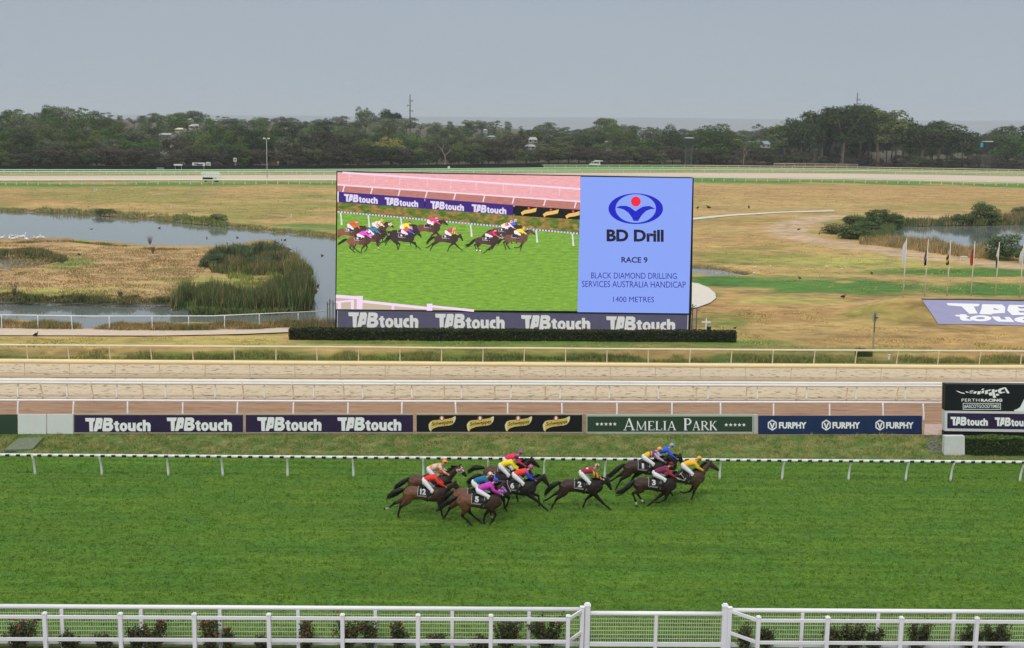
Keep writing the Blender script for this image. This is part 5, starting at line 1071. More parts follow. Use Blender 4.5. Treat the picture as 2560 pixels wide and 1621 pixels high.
special(2194, 6, 271, 125, 'gum', 11, 'olive', 'wide crowned gum with forked pale trunk in the right clump', bark=M_pale); special(2238, 14, 296, 90, 'gum', 5, 'dark', 'right shoulder gum of the tall clump at right', bark=M_pale)
special(2300, 12, 308, 100, 'gum', 6, 'dark', 'leaning dark gum between the tall clump and the right tower', bark=M_pale); special(2345, 16, 304, 100, 'gum', 8, 'olive', 'domed gum left of the right tower', bark=M_pale); special(2405, 12, 326, 80, 'gum', 9, 'dark', 'low dark gum beside the right tower', bark=M_pale)
special(2518, 14, 334, 90, 'round', 7, 'mid', 'bright green rounded tree right of the right tower', 'tree'); special(2545, 30, 309, 110, 'gum', 11, 'dark', 'dark gum cut by the right edge of the photo', bark=M_pale)
special(2075, 20, 272, 120, 'gum', 6, 'olive', 'gum squeezed between the two pale trunked gums, on the left', bark=M_pale); special(2168, 26, 276, 120, 'gum', 7, 'dark', 'dark gum squeezed between the two pale trunked gums', bark=M_pale); special(1960, 20, 312, 90, 'gum', 7, 'olive', 'outermost left gum of the right clump', bark=M_pale)
special(1925, 8, 372, 32, 'tall', 7, 'dark', 'small dark conical tree left of the tall gum clump', 'tree'); special(2020, 5, 340, 46, 'sparse', 5, 'grey', 'thin grey tree with bare branches at the foot of the tall gums', 'tree')
# bare pale trunks
def bare(px, off, ytop, label, seed):
    dist = basedist(px)+off; p = at_depth(px, dist); H = ytop_to_H(px, dist, ytop)-p.z; rg = random.Random(seed); mb = MB()
    def br(a, d, l, r, dep):
        n = a+d*l*.5+Vector((rg.uniform(-.1, .1), rg.uniform(-.1, .1), 0))*l; b = n+(d+Vector((rg.uniform(-.25, .25), rg.uniform(-.2, .2), 0)))*l*.5; mb.tube([a, n, b], [r, r*.8, r*.62], 6)
        if dep:
            for s_ in (-1, 1): br(b, (d+Vector((s_*rg.uniform(.3, .8), rg.uniform(-.4, .4), rg.uniform(-.1, .2)))).normalized(), l*rg.uniform(.55, .8), r*.58, dep-1)
    br(Vector((0, 0, -.3)), Vector((.1*(-1)**seed, 0, 1)).normalized(), H*.42, H*.028, 3); t = empty('dead_tree', p, label, 'tree'); mb.build('trunk', M_pale, t, local=True)
bare(1655, 3, 372, 'pale dead tree with bare forked limbs behind the screen top', 3); bare(1110, 3, 352, 'pale bare branched tree above the middle of the screen', 2); bare(1290, 3, 362, 'leaning bare tree in the dark woodland above the screen', 5); bare(1858, 2, 365, 'pale leaning bare trunk right of the round topped tree', 4)

# ================================================================== REEDS, BUSHES, HEDGES
rg = np.random.default_rng(5)
M_reed = mat('reed_blades', (0, 0, 0), .8, attr=True, spec=.15)
def pip(px, py, poly):
    ins = np.zeros(len(px), bool); n = len(poly)
    for i in range(n):
        ax, ay = poly[i]; bx, by = poly[(i+1) % n]; c = ((ay > py) != (by > py)) & (px < (bx-ax)*(py-ay)/((by-ay) if by != ay else 1e-9)+ax); ins ^= c
    return ins
def scatter(poly, n, rng):
    W_ = np.array([g(x, y, BZ)[:2] for x, y in poly]); lo_, hi_ = W_.min(0), W_.max(0); o = []
    pl_ = [tuple(w) for w in W_]
    while sum(map(len, o)) < n:
        P = rng.uniform(lo_, hi_, (n*2, 2)); o.append(P[pip(P[:, 0], P[:, 1], pl_)])
    return np.concatenate(o)[:n]
def reedbed(name, label, poly, n, h, w, cols, kind='stuff', lean=.16, zb=WZ+.1, hf=None, cat=None, clump=.5, hv=.25):
    P = scatter(poly, n, rg); cl = np.array([noise.noise(Vector((a*.35, b*.35, 3))) for a, b in P]); fine = np.array([noise.noise(Vector((a*1.3, b*1.3, 7))) for a, b in P])
    keep = rg.random(len(P)) < np.clip(1.0+cl*clump*2, .25, 1); P = P[keep]; cl = cl[keep]; fine = fine[keep]
    big = np.array([noise.noise(Vector((a*.16, b*.16, 11))) for a, b in P]); hh = h*np.clip(1+cl*hv*2.2+fine*hv*1.3+big*hv*1.4, .25, 2)*rg.uniform(.65, 1.1, len(P)); P3 = np.column_stack([P, np.full(len(P), zb)])
    V, Fs = blades(P3, hh, w, rg, lean); k = rg.random(len(P))+cl*.6; c = np.array([cols[min(len(cols)-1, max(0, int(x*len(cols))))] for x in k])*rg.uniform(.7, 1.3, (len(P), 1))
    o = mk(name, V, Fs, M_reed, col=np.repeat(c, 4, 0)); tag(o, label, cat, kind=kind); return o
G1, G2, G3, T1, T2 = (.062, .105, .035), (.115, .155, .055), (.18, .20, .075), (.46, .32, .16), (.32, .22, .12)
GX = (.13, .19, .075)
reedbed('reeds', None, [(512, 655), (545, 640), (600, 636), (650, 634), (690, 640), (705, 660), (700, 688), (600, 690), (530, 682)], 12000, 1.5, .10, [G2, G1, G3, G2, G3, T2], clump=.25, lean=.2, hv=.4)
reedbed('reeds', None, [(690, 645), (745, 665), (772, 700), (765, 725), (720, 715), (715, 690)], 5000, 1.7, .09, [T2, G2, T1, G3, G2], clump=.9, hv=.4)
reedbed('reeds', None, [(425, 766), (440, 752), (470, 738), (530, 734), (600, 738), (660, 728), (720, 708), (768, 700), (786, 735), (780, 766), (700, 773), (560, 773)], 15000, 1.85, .085, [G1, G1, G2, GX, G2, T2, G1], clump=.9, hv=.4)
reedbed('reeds', None, [(470, 772), (600, 773), (720, 771), (700, 776), (600, 779), (480, 777)], 1600, .7, .10, [G3, (.12, .17, .05), G2], clump=.8, lean=.5, zb=WZ)
reedbed('reeds', None, [(2105, 578), (2160, 560), (2230, 560), (2240, 572), (2225, 588), (2200, 598), (2130, 597)], 7000, 1.2, .14, [G1, G2, G3, G2], clump=.4)
reedbed('reeds', None, [(2150, 604), (2250, 600), (2330, 612), (2420, 622), (2490, 632), (2500, 650), (2440, 646), (2330, 634), (2220, 618), (2150, 612)], 12000, 1.3, .10, [T1, T2, T1, T1, G3], clump=.9, hv=.4)
reedbed('reeds', None, [(2250, 562), (2400, 560), (2600, 557), (2600, 550), (2400, 553), (2250, 555)], 7000, 1.15, .16, [G1, G2, T2, G2], clump=1.0, hv=.5)
reedbed('reeds', None, [(2485, 556), (2620, 554), (2620, 547), (2485, 549)], 4000, 2.0, .16, [G2, T2, T1, G1], clump=.8)
reedbed('reeds', None, [(2130, 553), (2250, 552), (2260, 566), (2140, 568)], 3000, 1.8, .16, [G1, G2], clump=.5)
reedbed('reeds', None, [(565, 690), (700, 684), (722, 714), (600, 728)], 2800, .8, .09, [G3, (.30, .33, .09), G2, (.30, .33, .09)], clump=1.3, hv=.4)
def clump(px, py, r, h, n, cols):
    c = g(px, py, WZ+.2); a = rg.uniform(0, 6.283, n); q = np.sqrt(rg.uniform(0, 1, n)); P = np.column_stack([c.x+r*q*np.cos(a), c.y+r*.8*q*np.sin(a), np.full(n, WZ+.1)])
    hh = h*np.sqrt(np.clip(1.02-q**2, .08, 1))*rg.uniform(.55, 1.05, n)*(1+.25*np.array([noise.noise(Vector((x*1.1, y*1.1, 4))) for x, y, z in P])); V, Fs = blades(P, hh, .10, rg, .12); V = V.reshape(-1, 4, 3)
    out_ = np.stack([np.cos(a)*q*.45*hh, np.sin(a)*q*.45*hh], 1); V[:, 3, :2] += out_; V[:, 2, :2] += out_*.35; cc = np.array([cols[i] for i in rg.integers(0, len(cols), n)])*rg.uniform(.65, 1.3, (n, 1)); return V.reshape(-1, 3), cc
GW, GW2, GW3 = (.125, .165, .085), (.175, .215, .115), (.085, .125, .06); Vc, Cc = [], []
for px, py, r, h in ((545, 672, 2.2, 2.2), (578, 664, 2.9, 3.1), (625, 658, 3.0, 3.0), (668, 654, 2.8, 3.0), (698, 668, 2.4, 2.4), (640, 676, 2.6, 2.0), (735, 690, 2.2, 2.0)):
    v_, c_ = clump(px, py, r, h, 4200, [GW, GW2, GW3, GW, G2] if px < 690 else [GW, T2, GW3, G3]); Vc.append(v_); Cc.append(np.repeat(c_, 4, 0))
Vc = np.concatenate(Vc); tag(mk('reeds', Vc, np.arange(len(Vc)).reshape(-1, 4), M_reed, col=np.concatenate(Cc)), kind='stuff')
# shores
reedbed('shore_grass', None, [(0, 519), (143, 522), (321, 533), (393, 540), (571, 556), (750, 574), (840, 585), (840, 591), (750, 582), (571, 563), (393, 548), (321, 541), (143, 528), (0, 525), (-200, 522), (-200, 515)], 16000, .32, .14, [T1, G3, T1, (.30, .32, .09), (.2, .25, .07)], clump=1.8, zb=WZ+.15, lean=.4, hv=.8)
reedbed('shore_grass', None, [(90, 520), (420, 538), (560, 553), (560, 560), (430, 548), (250, 535), (90, 527)], 3000, .6, .16, [T1, G3, T2, (.3, .32, .1)], clump=1.6, zb=WZ+.2, lean=.3, hv=.9)
reedbed('shore_grass', None, [(440, 541), (560, 553), (568, 563), (430, 549)], 2500, 1.0, .2, [G2, G3, (.24, .32, .10)], clump=.5, zb=WZ)
reedbed('shore_grass', None, [(0, 808), (120, 812), (195, 818), (205, 826), (120, 826), (0, 824), (-150, 820), (-150, 804)], 8000, .62, .06, [T1, T2, (.30, .25, .09), G3], clump=1.0, zb=BZ-.1, lean=.35)
reedbed('shore_grass', None, [(235, 826), (300, 816), (430, 815), (540, 815), (700, 815), (740, 820), (640, 826), (480, 829), (300, 829)], 15000, .60, .06, [T1, T2, (.30, .25, .09), G3], clump=1.0, zb=BZ-.1, lean=.35)
reedbed('shore_grass', None, [(700, 815), (840, 817), (840, 832), (740, 828)], 2600, .9, .06, [G2, G3, T2], clump=1.2, zb=BZ-.2, lean=.3)
reedbed('shore_grass', None, [(0, 752), (150, 754), (300, 757), (425, 757), (425, 746), (300, 742), (150, 738), (0, 735), (-150, 735), (-150, 750)], 14000, .5, .10, [T2, (.10, .09, .045), G3, (.16, .16, .05), G1], clump=1.5, zb=BZ-.1, lean=.4, hv=.9)
reedbed('shore_grass', None, [(0, 606), (171, 602), (250, 609), (375, 621), (500, 623), (560, 619), (560, 624), (375, 626), (250, 613), (171, 606), (0, 610)], 4500, .45, .14, [T2, G3, (.14, .15, .045)], clump=1.2, zb=WZ+.2, lean=.4)
reedbed('inlet_grass', None, [(-100, 626), (60, 627), (120, 636), (168, 650), (155, 660), (120, 646), (50, 638), (-100, 638)], 9000, .95, .12, [G1, G2, (.13, .15, .04), T2], clump=.4, zb=WZ+.1)
reedbed('inlet_grass', None, [(-100, 688), (40, 682), (100, 676), (40, 690), (-100, 700)], 2500, .5, .10, [T2, (.2, .17, .1)], clump=.8, zb=WZ+.1)
# field tussocks, ditch growth, bank grass
reedbed('field_tussocks', None, [(0, 612), (560, 628), (500, 690), (420, 750), (0, 740)], 26000, .20, .09, [(.42, .29, .145), (.33, .22, .11), (.28, .25, .09)], clump=1.5, zb=BZ-.02, lean=.6)
reedbed('ditch_grass', None, [(-60, 872), (2620, 888), (2620, 902), (-60, 890)], 42000, .30, .035, [(.14, .20, .05), (.24, .26, .075), (.34, .30, .10), (.15, .17, .06)], clump=.5, zb=BZ-.36, lean=.45, hv=.8)
reedbed('ditch_grass', None, [(1150, 889), (1600, 890), (1600, 893), (1150, 891)], 3000, .5, .04, [(.10, .15, .05), (.18, .22, .07)], clump=.8, zb=BZ-.35)
reedbed('ditch_grass', None, [(2140, 884), (2180, 884), (2180, 888), (2140, 888)], 900, .9, .04, [(.06, .1, .035), (.09, .13, .05)], clump=.4, zb=BZ-.3)
TN, TN2, OL, OL2 = (.66, .45, .17), (.54, .36, .14), (.42, .37, .10), (.27, .30, .075)
reedbed('field_tussocks', None, [(1745, 560), (1960, 600), (2200, 640), (2560, 690), (2560, 735), (2200, 735), (1800, 690), (1745, 660)], 7000, .10, .12, [TN, OL, TN2, OL2, OL], clump=1.6, zb=BZ-.03, lean=.7, hv=.8)
reedbed('field_tussocks', None, [(1745, 775), (2050, 762), (2180, 775), (2330, 830), (2600, 835), (2600, 876), (1850, 862), (1745, 815)], 8000, .09, .09, [TN, OL, TN2, OL, OL2], clump=1.6, zb=BZ-.03, lean=.7, hv=.8)
reedbed('field_tussocks', None, [(1745, 470), (2560, 480), (2560, 515), (1745, 512)], 4000, .14, .25, [TN, TN2, OL, TN2], clump=1.8, zb=BZ-.04, lean=.8, hv=.8)
reedbed('field_tussocks', None, [(-20, 470), (830, 468), (830, 560), (500, 540), (-20, 505)], 8000, .13, .22, [TN, TN2, OL, OL, OL2], clump=1.7, zb=BZ-.04, lean=.8, hv=.8)
reedbed('field_tussocks', None, [(-20, 845), (720, 845), (1840, 862), (2600, 872), (2600, 882), (-20, 868)], 12000, .09, .06, [OL, OL2, TN2, OL2], clump=1.2, zb=BZ-.03, lean=.7, hv=.8)
def bankgrass():
    n = 60000; a = rg.uniform(0, 1, n); b = rg.uniform(0, 1, n); A0, A1 = np.array(g(-40, 1134, 0)), np.array(g(2600, 1151, 0)); B0, B1 = np.array(g(-40, 1084, BZ)), np.array(g(2600, 1089, BZ))
    P = (A0+(A1-A0)*a[:, None])*(1-b[:, None])+(B0+(B1-B0)*a[:, None])*b[:, None]; cl = np.array([noise.noise(Vector((x*.9, y*1.4, z))) for x, y, z in P])+.5*np.array([noise.noise(Vector((x*2.8, y*3.5, z+9))) for x, y, z in P])
    hh = .13*(1+cl)*rg.uniform(.6, 1.2, n); V, Fs = blades(P+np.array([0, 0, -.02]), np.clip(hh, .03, .4), .022, rg, .6); dry = np.clip(cl*2.4-.02+rg.normal(0, .25, n), 0, 1)[:, None]
    c = (np.array((.11, .19, .034))*(1-dry)+np.array((.38, .36, .13))*dry)*rg.uniform(.7, 1.25, (n, 1)); tag(mk('bank_grass_blades', V, Fs, M_reed, col=np.repeat(c, 4, 0)), kind='stuff')
bankgrass()
def turfgrass():
    n = 260000; a = rg.uniform(0, 1, n); b = rg.uniform(0, 1, n)**1.0; A0, A1 = np.array(g(-40, 1612, 0)), np.array(g(2600, 1622, 0)); B0, B1 = np.array(g(-40, 1140, 0)), np.array(g(2600, 1156, 0))
    P = (A0+(A1-A0)*a[:, None])*(1-b[:, None])+(B0+(B1-B0)*a[:, None])*b[:, None]; cl = np.array([.7*noise.noise(Vector((x*1.6, y*2.2, 0)))+.8*noise.noise(Vector((x*4.6, y*5.4, 5))) for x, y, z in P])
    keep = cl+rg.normal(0, .3, n) > .0; P = P[keep]; cl = cl[keep]; n = len(P)
    V, Fs = blades(P, .07*(1+cl)*rg.uniform(.5, 1.4, n), .03, rg, .7); t = np.clip(cl+.3+rg.normal(0, .3, n), 0, 1)[:, None]; c = (np.array((.066, .162, .013))*(1-t)+np.array((.128, .250, .022))*t)*rg.uniform(.6, 1.3, (n, 1))
    tag(mk('turf_blades', V, Fs, M_reed, col=np.repeat(c, 4, 0)), kind='stuff')
turfgrass()
def shrub(name, px, py, H, Wm, lm, label, seed, group=None, kind='shrubby', h=BZ):
    p = g(px, py, h); tree(name, p, H, Wm, kind, seed, lm, label, group, cat='bush', rz=px, sink=.1)
LM['sidehedge'] = leafmat('side_hedge_leaves', (.040, .066, .024)); LM['hedge'] = leafmat('hedge_leaves', (.040, .054, .024)); LM['shrub'] = leafmat('shrub_leaves', (.085, .125, .048)); LM['reedbush'] = leafmat('willow_green_leaves', (.125, .165, .085)); LM['shrub2'] = leafmat('shrub_olive_leaves', (.14, .165, .06))
for a_ in ((2128, 562, 1.9, 3.6, 'shrub', 'small round bush poking up at the left end of the right pond', 2), (2196, 566, 3.6, 5.2, 'shrub', 'largest dark bush on the far bank of the right pond', 1), (2238, 568, 2.7, 3.6, 'shrub', 'dark bush touching the right side of the largest far bank bush', 0), (2092, 584, 1.9, 5.2, 'shrub2', 'broad low bush at the left tip of the right pond', 1), (2132, 597, 2.4, 5.6, 'shrub', 'wide leafy bush on the near left bank of the right pond', 2), (2175, 578, 1.7, 4.5, 'shrub', 'low bush between the large bush and the reeds of the right pond', 0),
           (2407, 558, 2.0, 4.6, 'shrub', 'pale green bush on the far bank, middle of the right pond', 2), (2458, 557, 4.1, 5.4, 'shrub', 'tall bush on the far bank behind the flagpoles', 0), (2480, 556, 3.0, 4.0, 'shrub2', 'lighter bush leaning against the tall far bank bush', 1), (2511, 650, 4.0, 5.6, 'shrub', 'big dark round bush beside the small white stand', 1), (2556, 545, 2.6, 4.6, 'shrub', 'bush on the far bank at the right edge of the photo', 2),
           (540, 668, 1.7, 3.2, 'reedbush', 'leafy bush at the left of the island reeds', 2), (606, 655, 2.3, 4.0, 'reedbush', 'tallest willowy bush among the island reeds', 0), (668, 650, 2.3, 3.8, 'reedbush', 'willowy bush at the back right of the island reeds', 1), (260, 534, 1.1, 4.5, 'shrub', 'low dark bush on the far bank of the left pond', 1), (545, 556, 1.7, 3.4, 'shrub2', 'small bush at the bend of the far bank of the left pond', 2)):
    shrub('bush', *a_)
M_twig = mat('dry_twigs', (.13, .10, .07), .9)
for i, (px, py, h_, lb) in enumerate(((375, 612, 1.4, 'bare fan of twigs on the far edge of the island'), (382, 634, 1.2, 'grey dead shrub in the middle of the island'), (36, 742, 1.6, 'dead twiggy shrub at the left front of the island'), (300, 742, .8, 'low brown twigs on the front edge of the island'))):
    p = g(px, py, BZ); t = empty('dead_shrub', p, lb, 'shrub'); mb = MB(); rr = random.Random(i)
    for k in range(26): a = rr.uniform(0, 6.28); b = Vector((math.cos(a)*rr.uniform(.1, .6), math.sin(a)*.4, h_*rr.uniform(.5, 1))); mb.tube([(0, 0, -.05), b*.5+Vector((rr.uniform(-.1, .1), 0, 0)), b], [.02, .016, .008], 4)
    mb.build('twigs', M_twig, t, local=True)
# hedges: box body of leaves
def hedge(name, label, A, B, depth, H, N, lsz, lm='hedge', seedn=3, toplit=None, h0=0.0):
    rng = np.random.default_rng(seedn); A = Vector(A); B = Vector(B); d = (B-A).normalized(); L_ = (B-A).length; nn = Vector((-d.y, d.x, 0)); nn = nn if nn.y > 0 else -nn
    t = empty(name, A, label, 'hedge'); core = MB()
    c = (A+B)/2+nn*depth/2; ang = math.atan2(d.y, d.x); core.box(c+Vector((0, 0, H*.5-.05)), (L_-.16, depth-.16, H-.14), ang); core.build('woody_core', mat('hedge_core', (.018, .020, .012), .95), t)
    fr = np.array([L_*H*1.3, L_*depth*1.2, depth*H*2]); fr /= fr.sum(); P = []
    def bump(x, y): return .10*noise.noise(Vector((x*.9, y*1.4, 2)))+.05*noise.noise(Vector((x*4, y*4, 6)))
    n1_, n2_, n3_ = [int(N*f) for f in fr]
    for x, z in rng.uniform((0, 0), (L_, H), (n1_, 2)): P.append(A+d*x-nn*(bump(x, z)+rng.uniform(-.04, .03))+Vector((0, 0, z)))
    for x, y in rng.uniform((0, 0), (L_, depth), (n2_, 2)): P.append(A+d*x+nn*y+Vector((0, 0, H+bump(x, y+5)+rng.uniform(-.04, .03))))
    for k, (y, z) in enumerate(rng.uniform((0, 0), (depth, H), (n3_, 2))): P.append(A+d*(0 if k % 2 else L_)+d*((-1 if k % 2 else 1)*bump(y, z+9))+nn*y+Vector((0, 0, z)))
    P = np.array([tuple(p) for p in P]); V, Fs = leaf_quads(P, lsz, rng); c = leaf_cols(len(P), (1, 1, 1), rng, .45, (3.2, 2.8, 2.0), .09)
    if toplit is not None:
        k = np.zeros(len(P), bool); k[n1_:n1_+n2_] = True; kk = np.repeat(k, 4); c[kk] *= np.array(toplit)  # top leaves tinted brighter, light from above put into the colour
    mk('foliage', V, Fs, LM[lm], t, col=c); return t
hedge('clipped_hedge', 'long low clipped dark hedge in front of the big screen', g(722, 851, BZ), g(1841, 857, BZ), 1.2, .90, 26000, .085)
hedge('clipped_hedge', 'tall clipped hedge with top coloured brightly lit green below the sponsor sign at right', SP2.at(2413.5, 1143, 0), SP2.at(2760, 1146, 0), .85, 1.10, 30000, .05, lm='sidehedge', seedn=8, toplit=(2.2, 2.3, 1.6))
# roses in the front bed
M_rose = mat('rose_petals', (.30, .02, .03), .6, rnd=.3); LM['rose'] = leafmat('rose_leaves', (.072, .088, .040))
def rose(px, H, Wm, nfl, label, seed, name='rose_bush', dy=0):
    H *= 1.34; Wm *= 1.2; nfl = int(nfl*1.3)
    rng = np.random.default_rng(seed); p = g(px, 1637+dy, 0); t = empty(name, p, label, 'bush'); st = MB(); V_ = []; tips = []
    for i in range(int(7+Wm*7)):
        a = rng.uniform(0, 6.28); r = rng.uniform(.1, .5)*Wm; tip = Vector((r*math.cos(a), r*math.sin(a)*.5, H*rng.uniform(.55, 1.0))); m = tip*.5+Vector((rng.uniform(-.06, .06), 0, .06)); st.tube([(r*.2*math.cos(a), 0, -.03), m, tip], [.014, .010, .005], 4); tips.append(tip)
        for k in range(int(46+80*rng.random())): f = rng.uniform(.25, 1.0); q = Vector((0, 0, 0)).lerp(m, min(1, f*2)) if f < .5 else m.lerp(tip, f*2-1); V_.append(tuple(q+Vector(rng.normal(0, .065, 3))))
    st.build('stems', M_twig, t, local=True); V_ = np.array(V_); V, Fs = leaf_quads(V_, .07, rng); mk('foliage', V, Fs, LM['rose'], t, col=leaf_cols(len(V_), (1, 1, 1), rng, .4, (1.7, .9, .7), .10), local=True)
    for k in range(nfl):
        c = tips[k % len(tips)]+Vector(rng.normal(0, .04, 3)); f = MB(); f.ball(c, (.042, .042, .034), 8, 5)
        for j in range(6): a = j*1.05; f.ball(c+Vector((.03*math.cos(a), .03*math.sin(a), -.006)), (.024, .024, .02), 5, 4)
        f.build('flower', M_rose, t, smooth=True, local=True)
for i, (px, H, Wm, nf_, lb) in enumerate(((48, 1.05, 1.25, 8, 'dense rose bush with dark red heads at the left end of the bed'), (175, .62, .6, 1, 'sparse low rose between the first two fence posts'), (265, .55, .7, 0, 'low green rose just left of the second fence post'), (345, .85, .6, 6, 'rose bush with reddish blooms just right of the second post'), (390, 1.0, .8, 6, 'straggly rose with a few red heads reaching up to the mesh'), (526, 1.0, .75, 9, 'rose bush with the brightest cluster of red blooms'), (572, .78, .4, 3, 'small rose beside the brightest red rose bush'), (655, .5, .5, 0, 'very low rose behind the fourth fence post'), (768, .95, .8, 6, 'thin rose with red buds left of the fifth post'), (868, 1.12, 1.0, 7, 'tall rose bush right behind the fifth post'), (925, 1.0, .6, 2, 'rose leaning right of the tall fifth post rose'), (995, .95, .75, 3, 'wispy rose in the middle of the bed'), (1092, .6, .7, 1, 'low rose right of the seventh post'), (1200, .55, .6, 1, 'low rose just left of the eighth post'), (1262, 1.08, 1.15, 3, 'dense green rose bush left of the gate, the wider of two'), (1365, 1.12, 1.3, 3, 'dense green rose bush touching the corner post left of the gate'),
                                              (1858, .95, .4, 1, 'thin rose stem just right of the gate'), (1912, .92, .6, 0, 'small green shrub behind the corner post right of the gate'), (2085, .8, .7, 0, 'low shrub right of the second post on the right side'), (2130, 1.0, 1.0, 0, 'bushy green shrub in the middle of the right bed'), (2185, .85, .6, 0, 'shrub catching the mesh post on the right side'), (2290, 1.02, 1.1, 0, 'dense shrub between the last two near posts'), (2425, 1.0, .9, 0, 'green shrub behind the last near post'), (2490, 1.02, 1.2, 0, 'widest shrub at the right end of the bed'))):
    rose(px, H, Wm, nf_, lb, 50+i, name='rose_bush' if px < 1900 else 'garden_shrub')
# ================================================================== SMALL THINGS
# flagpoles
M_pole = mat('cream_flagpole', (.62, .60, .46), .5)
def flag(i, px, py, topy, lab, parts, wid):
    p = gz(px, py); H = (py-topy)/ppm(p)/.985; t = empty('flagpole', p, lab, 'flagpole', 'flagpoles beside the banner mound'); mb = MB(); mb.tube([(0, 0, -.2), (0, 0, H*.5), (0, 0, H)], [.075, .065, .045], 8); mb.ball((0, 0, H+.05), .07, 8, 6); mb.build('pole', M_pole, t, smooth=True, local=True)
    if not parts: return
    V = []; C = []; n, m = 22, 9; rr = random.Random(i); z1, z0 = H*parts[0], H*parts[1]
    for a in range(n+1):
        f = a/n; z = z1+(z0-z1)*f
        for b in range(m+1):
            s_ = b/m; w = wid*(.35+.65*math.sin(math.pi*min(1, f*.75+.12)))*(1 if i == 0 else .8); x = -.06-s_*w; y = .09*math.sin(s_*9+f*3+i)*(.3+f); zz = z-s_*.35*(1-f)-.12*s_
            V.append((x, y, zz)); col = parts[2][-1][1]
            for lim, c in parts[2]:
                if f+.12*math.sin(s_*5+i) <= lim: col = c; break
            C.append(s2l(col))
    mk('flag', V, [(a*(m+1)+b, a*(m+1)+b+1, (a+1)*(m+1)+b+1, (a+1)*(m+1)+b) for a in range(n) for b in range(m)], M_cloth, t, col=C, smooth=True, local=True)
FL = [(2257, 747, 601, 'flagpole with a long pale white flag, leftmost of the row', (.99, .60, [(2, (205, 210, 222))]), .42),
      (2311, 743, 604, 'flagpole with a limp dark flag touched with red, second from the left', (.86, .57, [(.35, (110, 60, 110)), (.55, (60, 18, 40)), (.62, (200, 190, 190)), (2, (28, 14, 32))]), .38),
      (2367, 741, 606, 'flagpole with a limp black flag with a yellow middle', (.86, .58, [(.3, (185, 150, 160)), (.55, (30, 22, 40)), (.75, (205, 185, 40)), (2, (24, 22, 38))]), .42),
      (2427, 740, 608, 'flagpole with a limp red flag', (.9, .58, [(.2, (90, 30, 25)), (2, (168, 62, 48))]), .40),
      (2488, 741, 610, 'flagpole with a folded black and white flag', (.93, .55, [(.45, (222, 218, 205)), (2, (70, 62, 60))]), .22),
      (2549, 744, 617, 'flagpole with a pale blue white flag, rightmost of the row', (.97, .62, [(2, (190, 205, 212))]), .42)]
for i, f in enumerate(FL): flag(i, *f)
# banner on the mound
dv = (mdir*0+mnor*MD+Vector((0, 0, MH))).normalized()
BN = Plane(mA+Vector((0, 0, .05)), mB+Vector((0, 0, .05)), up=dv); 
if BN.n.z < 0: BN.n = -BN.n
bt = empty('ground_banner', mA, 'large lavender banner lying on the mound below the flagpoles', 'banner')
mb = MB(); panel(mb, BN, [(2305, 750.5), (2420, 751.5), (2700, 757), (2720, 818), (2560, 815), (2450, 812), (2346, 811)], .03, .03); mb.build('sheet', mat('lavender_sheet', (.26, .26, .42), .6, var=.06, scale=1.2), bt)
def zf(x, y): return (2200+x*.18358, 570+y*.18358)
mb = MB()
def bf(loops): mb.fill([[BN.at(*zf(*p), .045) for p in l] for l in loops])
bf([[(905, 1030), (1360, 1042), (1335, 1075), (1275, 1077), (1330, 1172), (1215, 1178), (1110, 1077), (925, 1062)]])
bf([[(1390, 1045), (1660, 1050), (1705, 1085), (1700, 1165), (1530, 1175), (1525, 1186), (1350, 1180), (1380, 1110)], [(1545, 1095), (1628, 1122), (1548, 1122)]])
bf([[(1760, 1055), (2300, 1062), (2400, 1090), (2380, 1190), (1800, 1195), (1730, 1130), (1745, 1075)], [(1870, 1080), (2150, 1083), (2150, 1105), (1900, 1105)], [(1880, 1135), (2150, 1138), (2150, 1160), (1905, 1160)]])
bf([[(1015, 1192), (1090, 1190), (1100, 1180), (1175, 1186), (1182, 1202), (1218, 1210), (1195, 1222), (1168, 1230), (1190, 1245), (1255, 1262), (1250, 1273), (1125, 1270), (1090, 1250), (1085, 1215), (1040, 1212)]])
bf([ell(1370, 1238, 148, 41), ell(1368, 1236, 62, 15)]); bf([[(1518, 1212), (1625, 1214), (1650, 1252), (1722, 1256), (1690, 1218), (1765, 1220), (1832, 1290), (1612, 1284), (1560, 1258)]])
bf([ell(1985, 1256, 160, 42), ell(2010, 1254, 70, 15)])
mb.build('lettering', mat('banner_white', (.72, .73, .74), .7), bt)
mb = MB(); panel(mb, BN, [(2303, 748), (2420, 749), (2700, 754), (2700, 757), (2420, 751.6), (2305, 750.6)], .02, .06); mb.build('top_edge', mat('dark_edge', (.03, .035, .03), .8), bt)

# concrete ramp / rubber mat on the bank, gravel heap
def bankpt(px, py):         # point on the bank slope
    for k in range(21):
        h = BZ*k/20; p = g(px, py, h)
        f0 = g(px, float(np.interp(px, [0, 2560], [1134, 1151])), 0); f1 = g(px, float(np.interp(px, [0, 2560], [1084, 1089])), BZ)
        t = (p.y-f0.y)/(f1.y-f0.y)
        if h >= BZ*t: return p
    return p
q = [bankpt(*c)+Vector((0, -.02, .09)) for c in ((48, 1099), (109, 1097), (82, 1126), (10, 1128))]
mb = MB(); mb.prism(q, Vector((0, 0, -.12)));
o = mb.build('ramp_mat', mat('grey_mesh_mat', (.15, .18, .12), .9, var=.3, scale=12, bump=.8)); tag(o, 'grey textured mat lying on the bank below the white boards', 'mat')
rs = np.random.default_rng(3); V = []; Fs = []; b = 0
n = 420
for i in range(n):
    px, py = rs.normal(2333, 14), rs.uniform(1092, 1134); px += (py-1110)*.5
    if not 2316 < px < 2362: continue
    c = bankpt(px, py); r = rs.uniform(.02, .06); m_ = MB(); m_.ball((c.x, c.y, c.z+r*.4), (r, r*.8, r*.7), 5, 4); V += m_.V; Fs += [tuple(i_+b for i_ in f) for f in m_.F]; b = len(V)
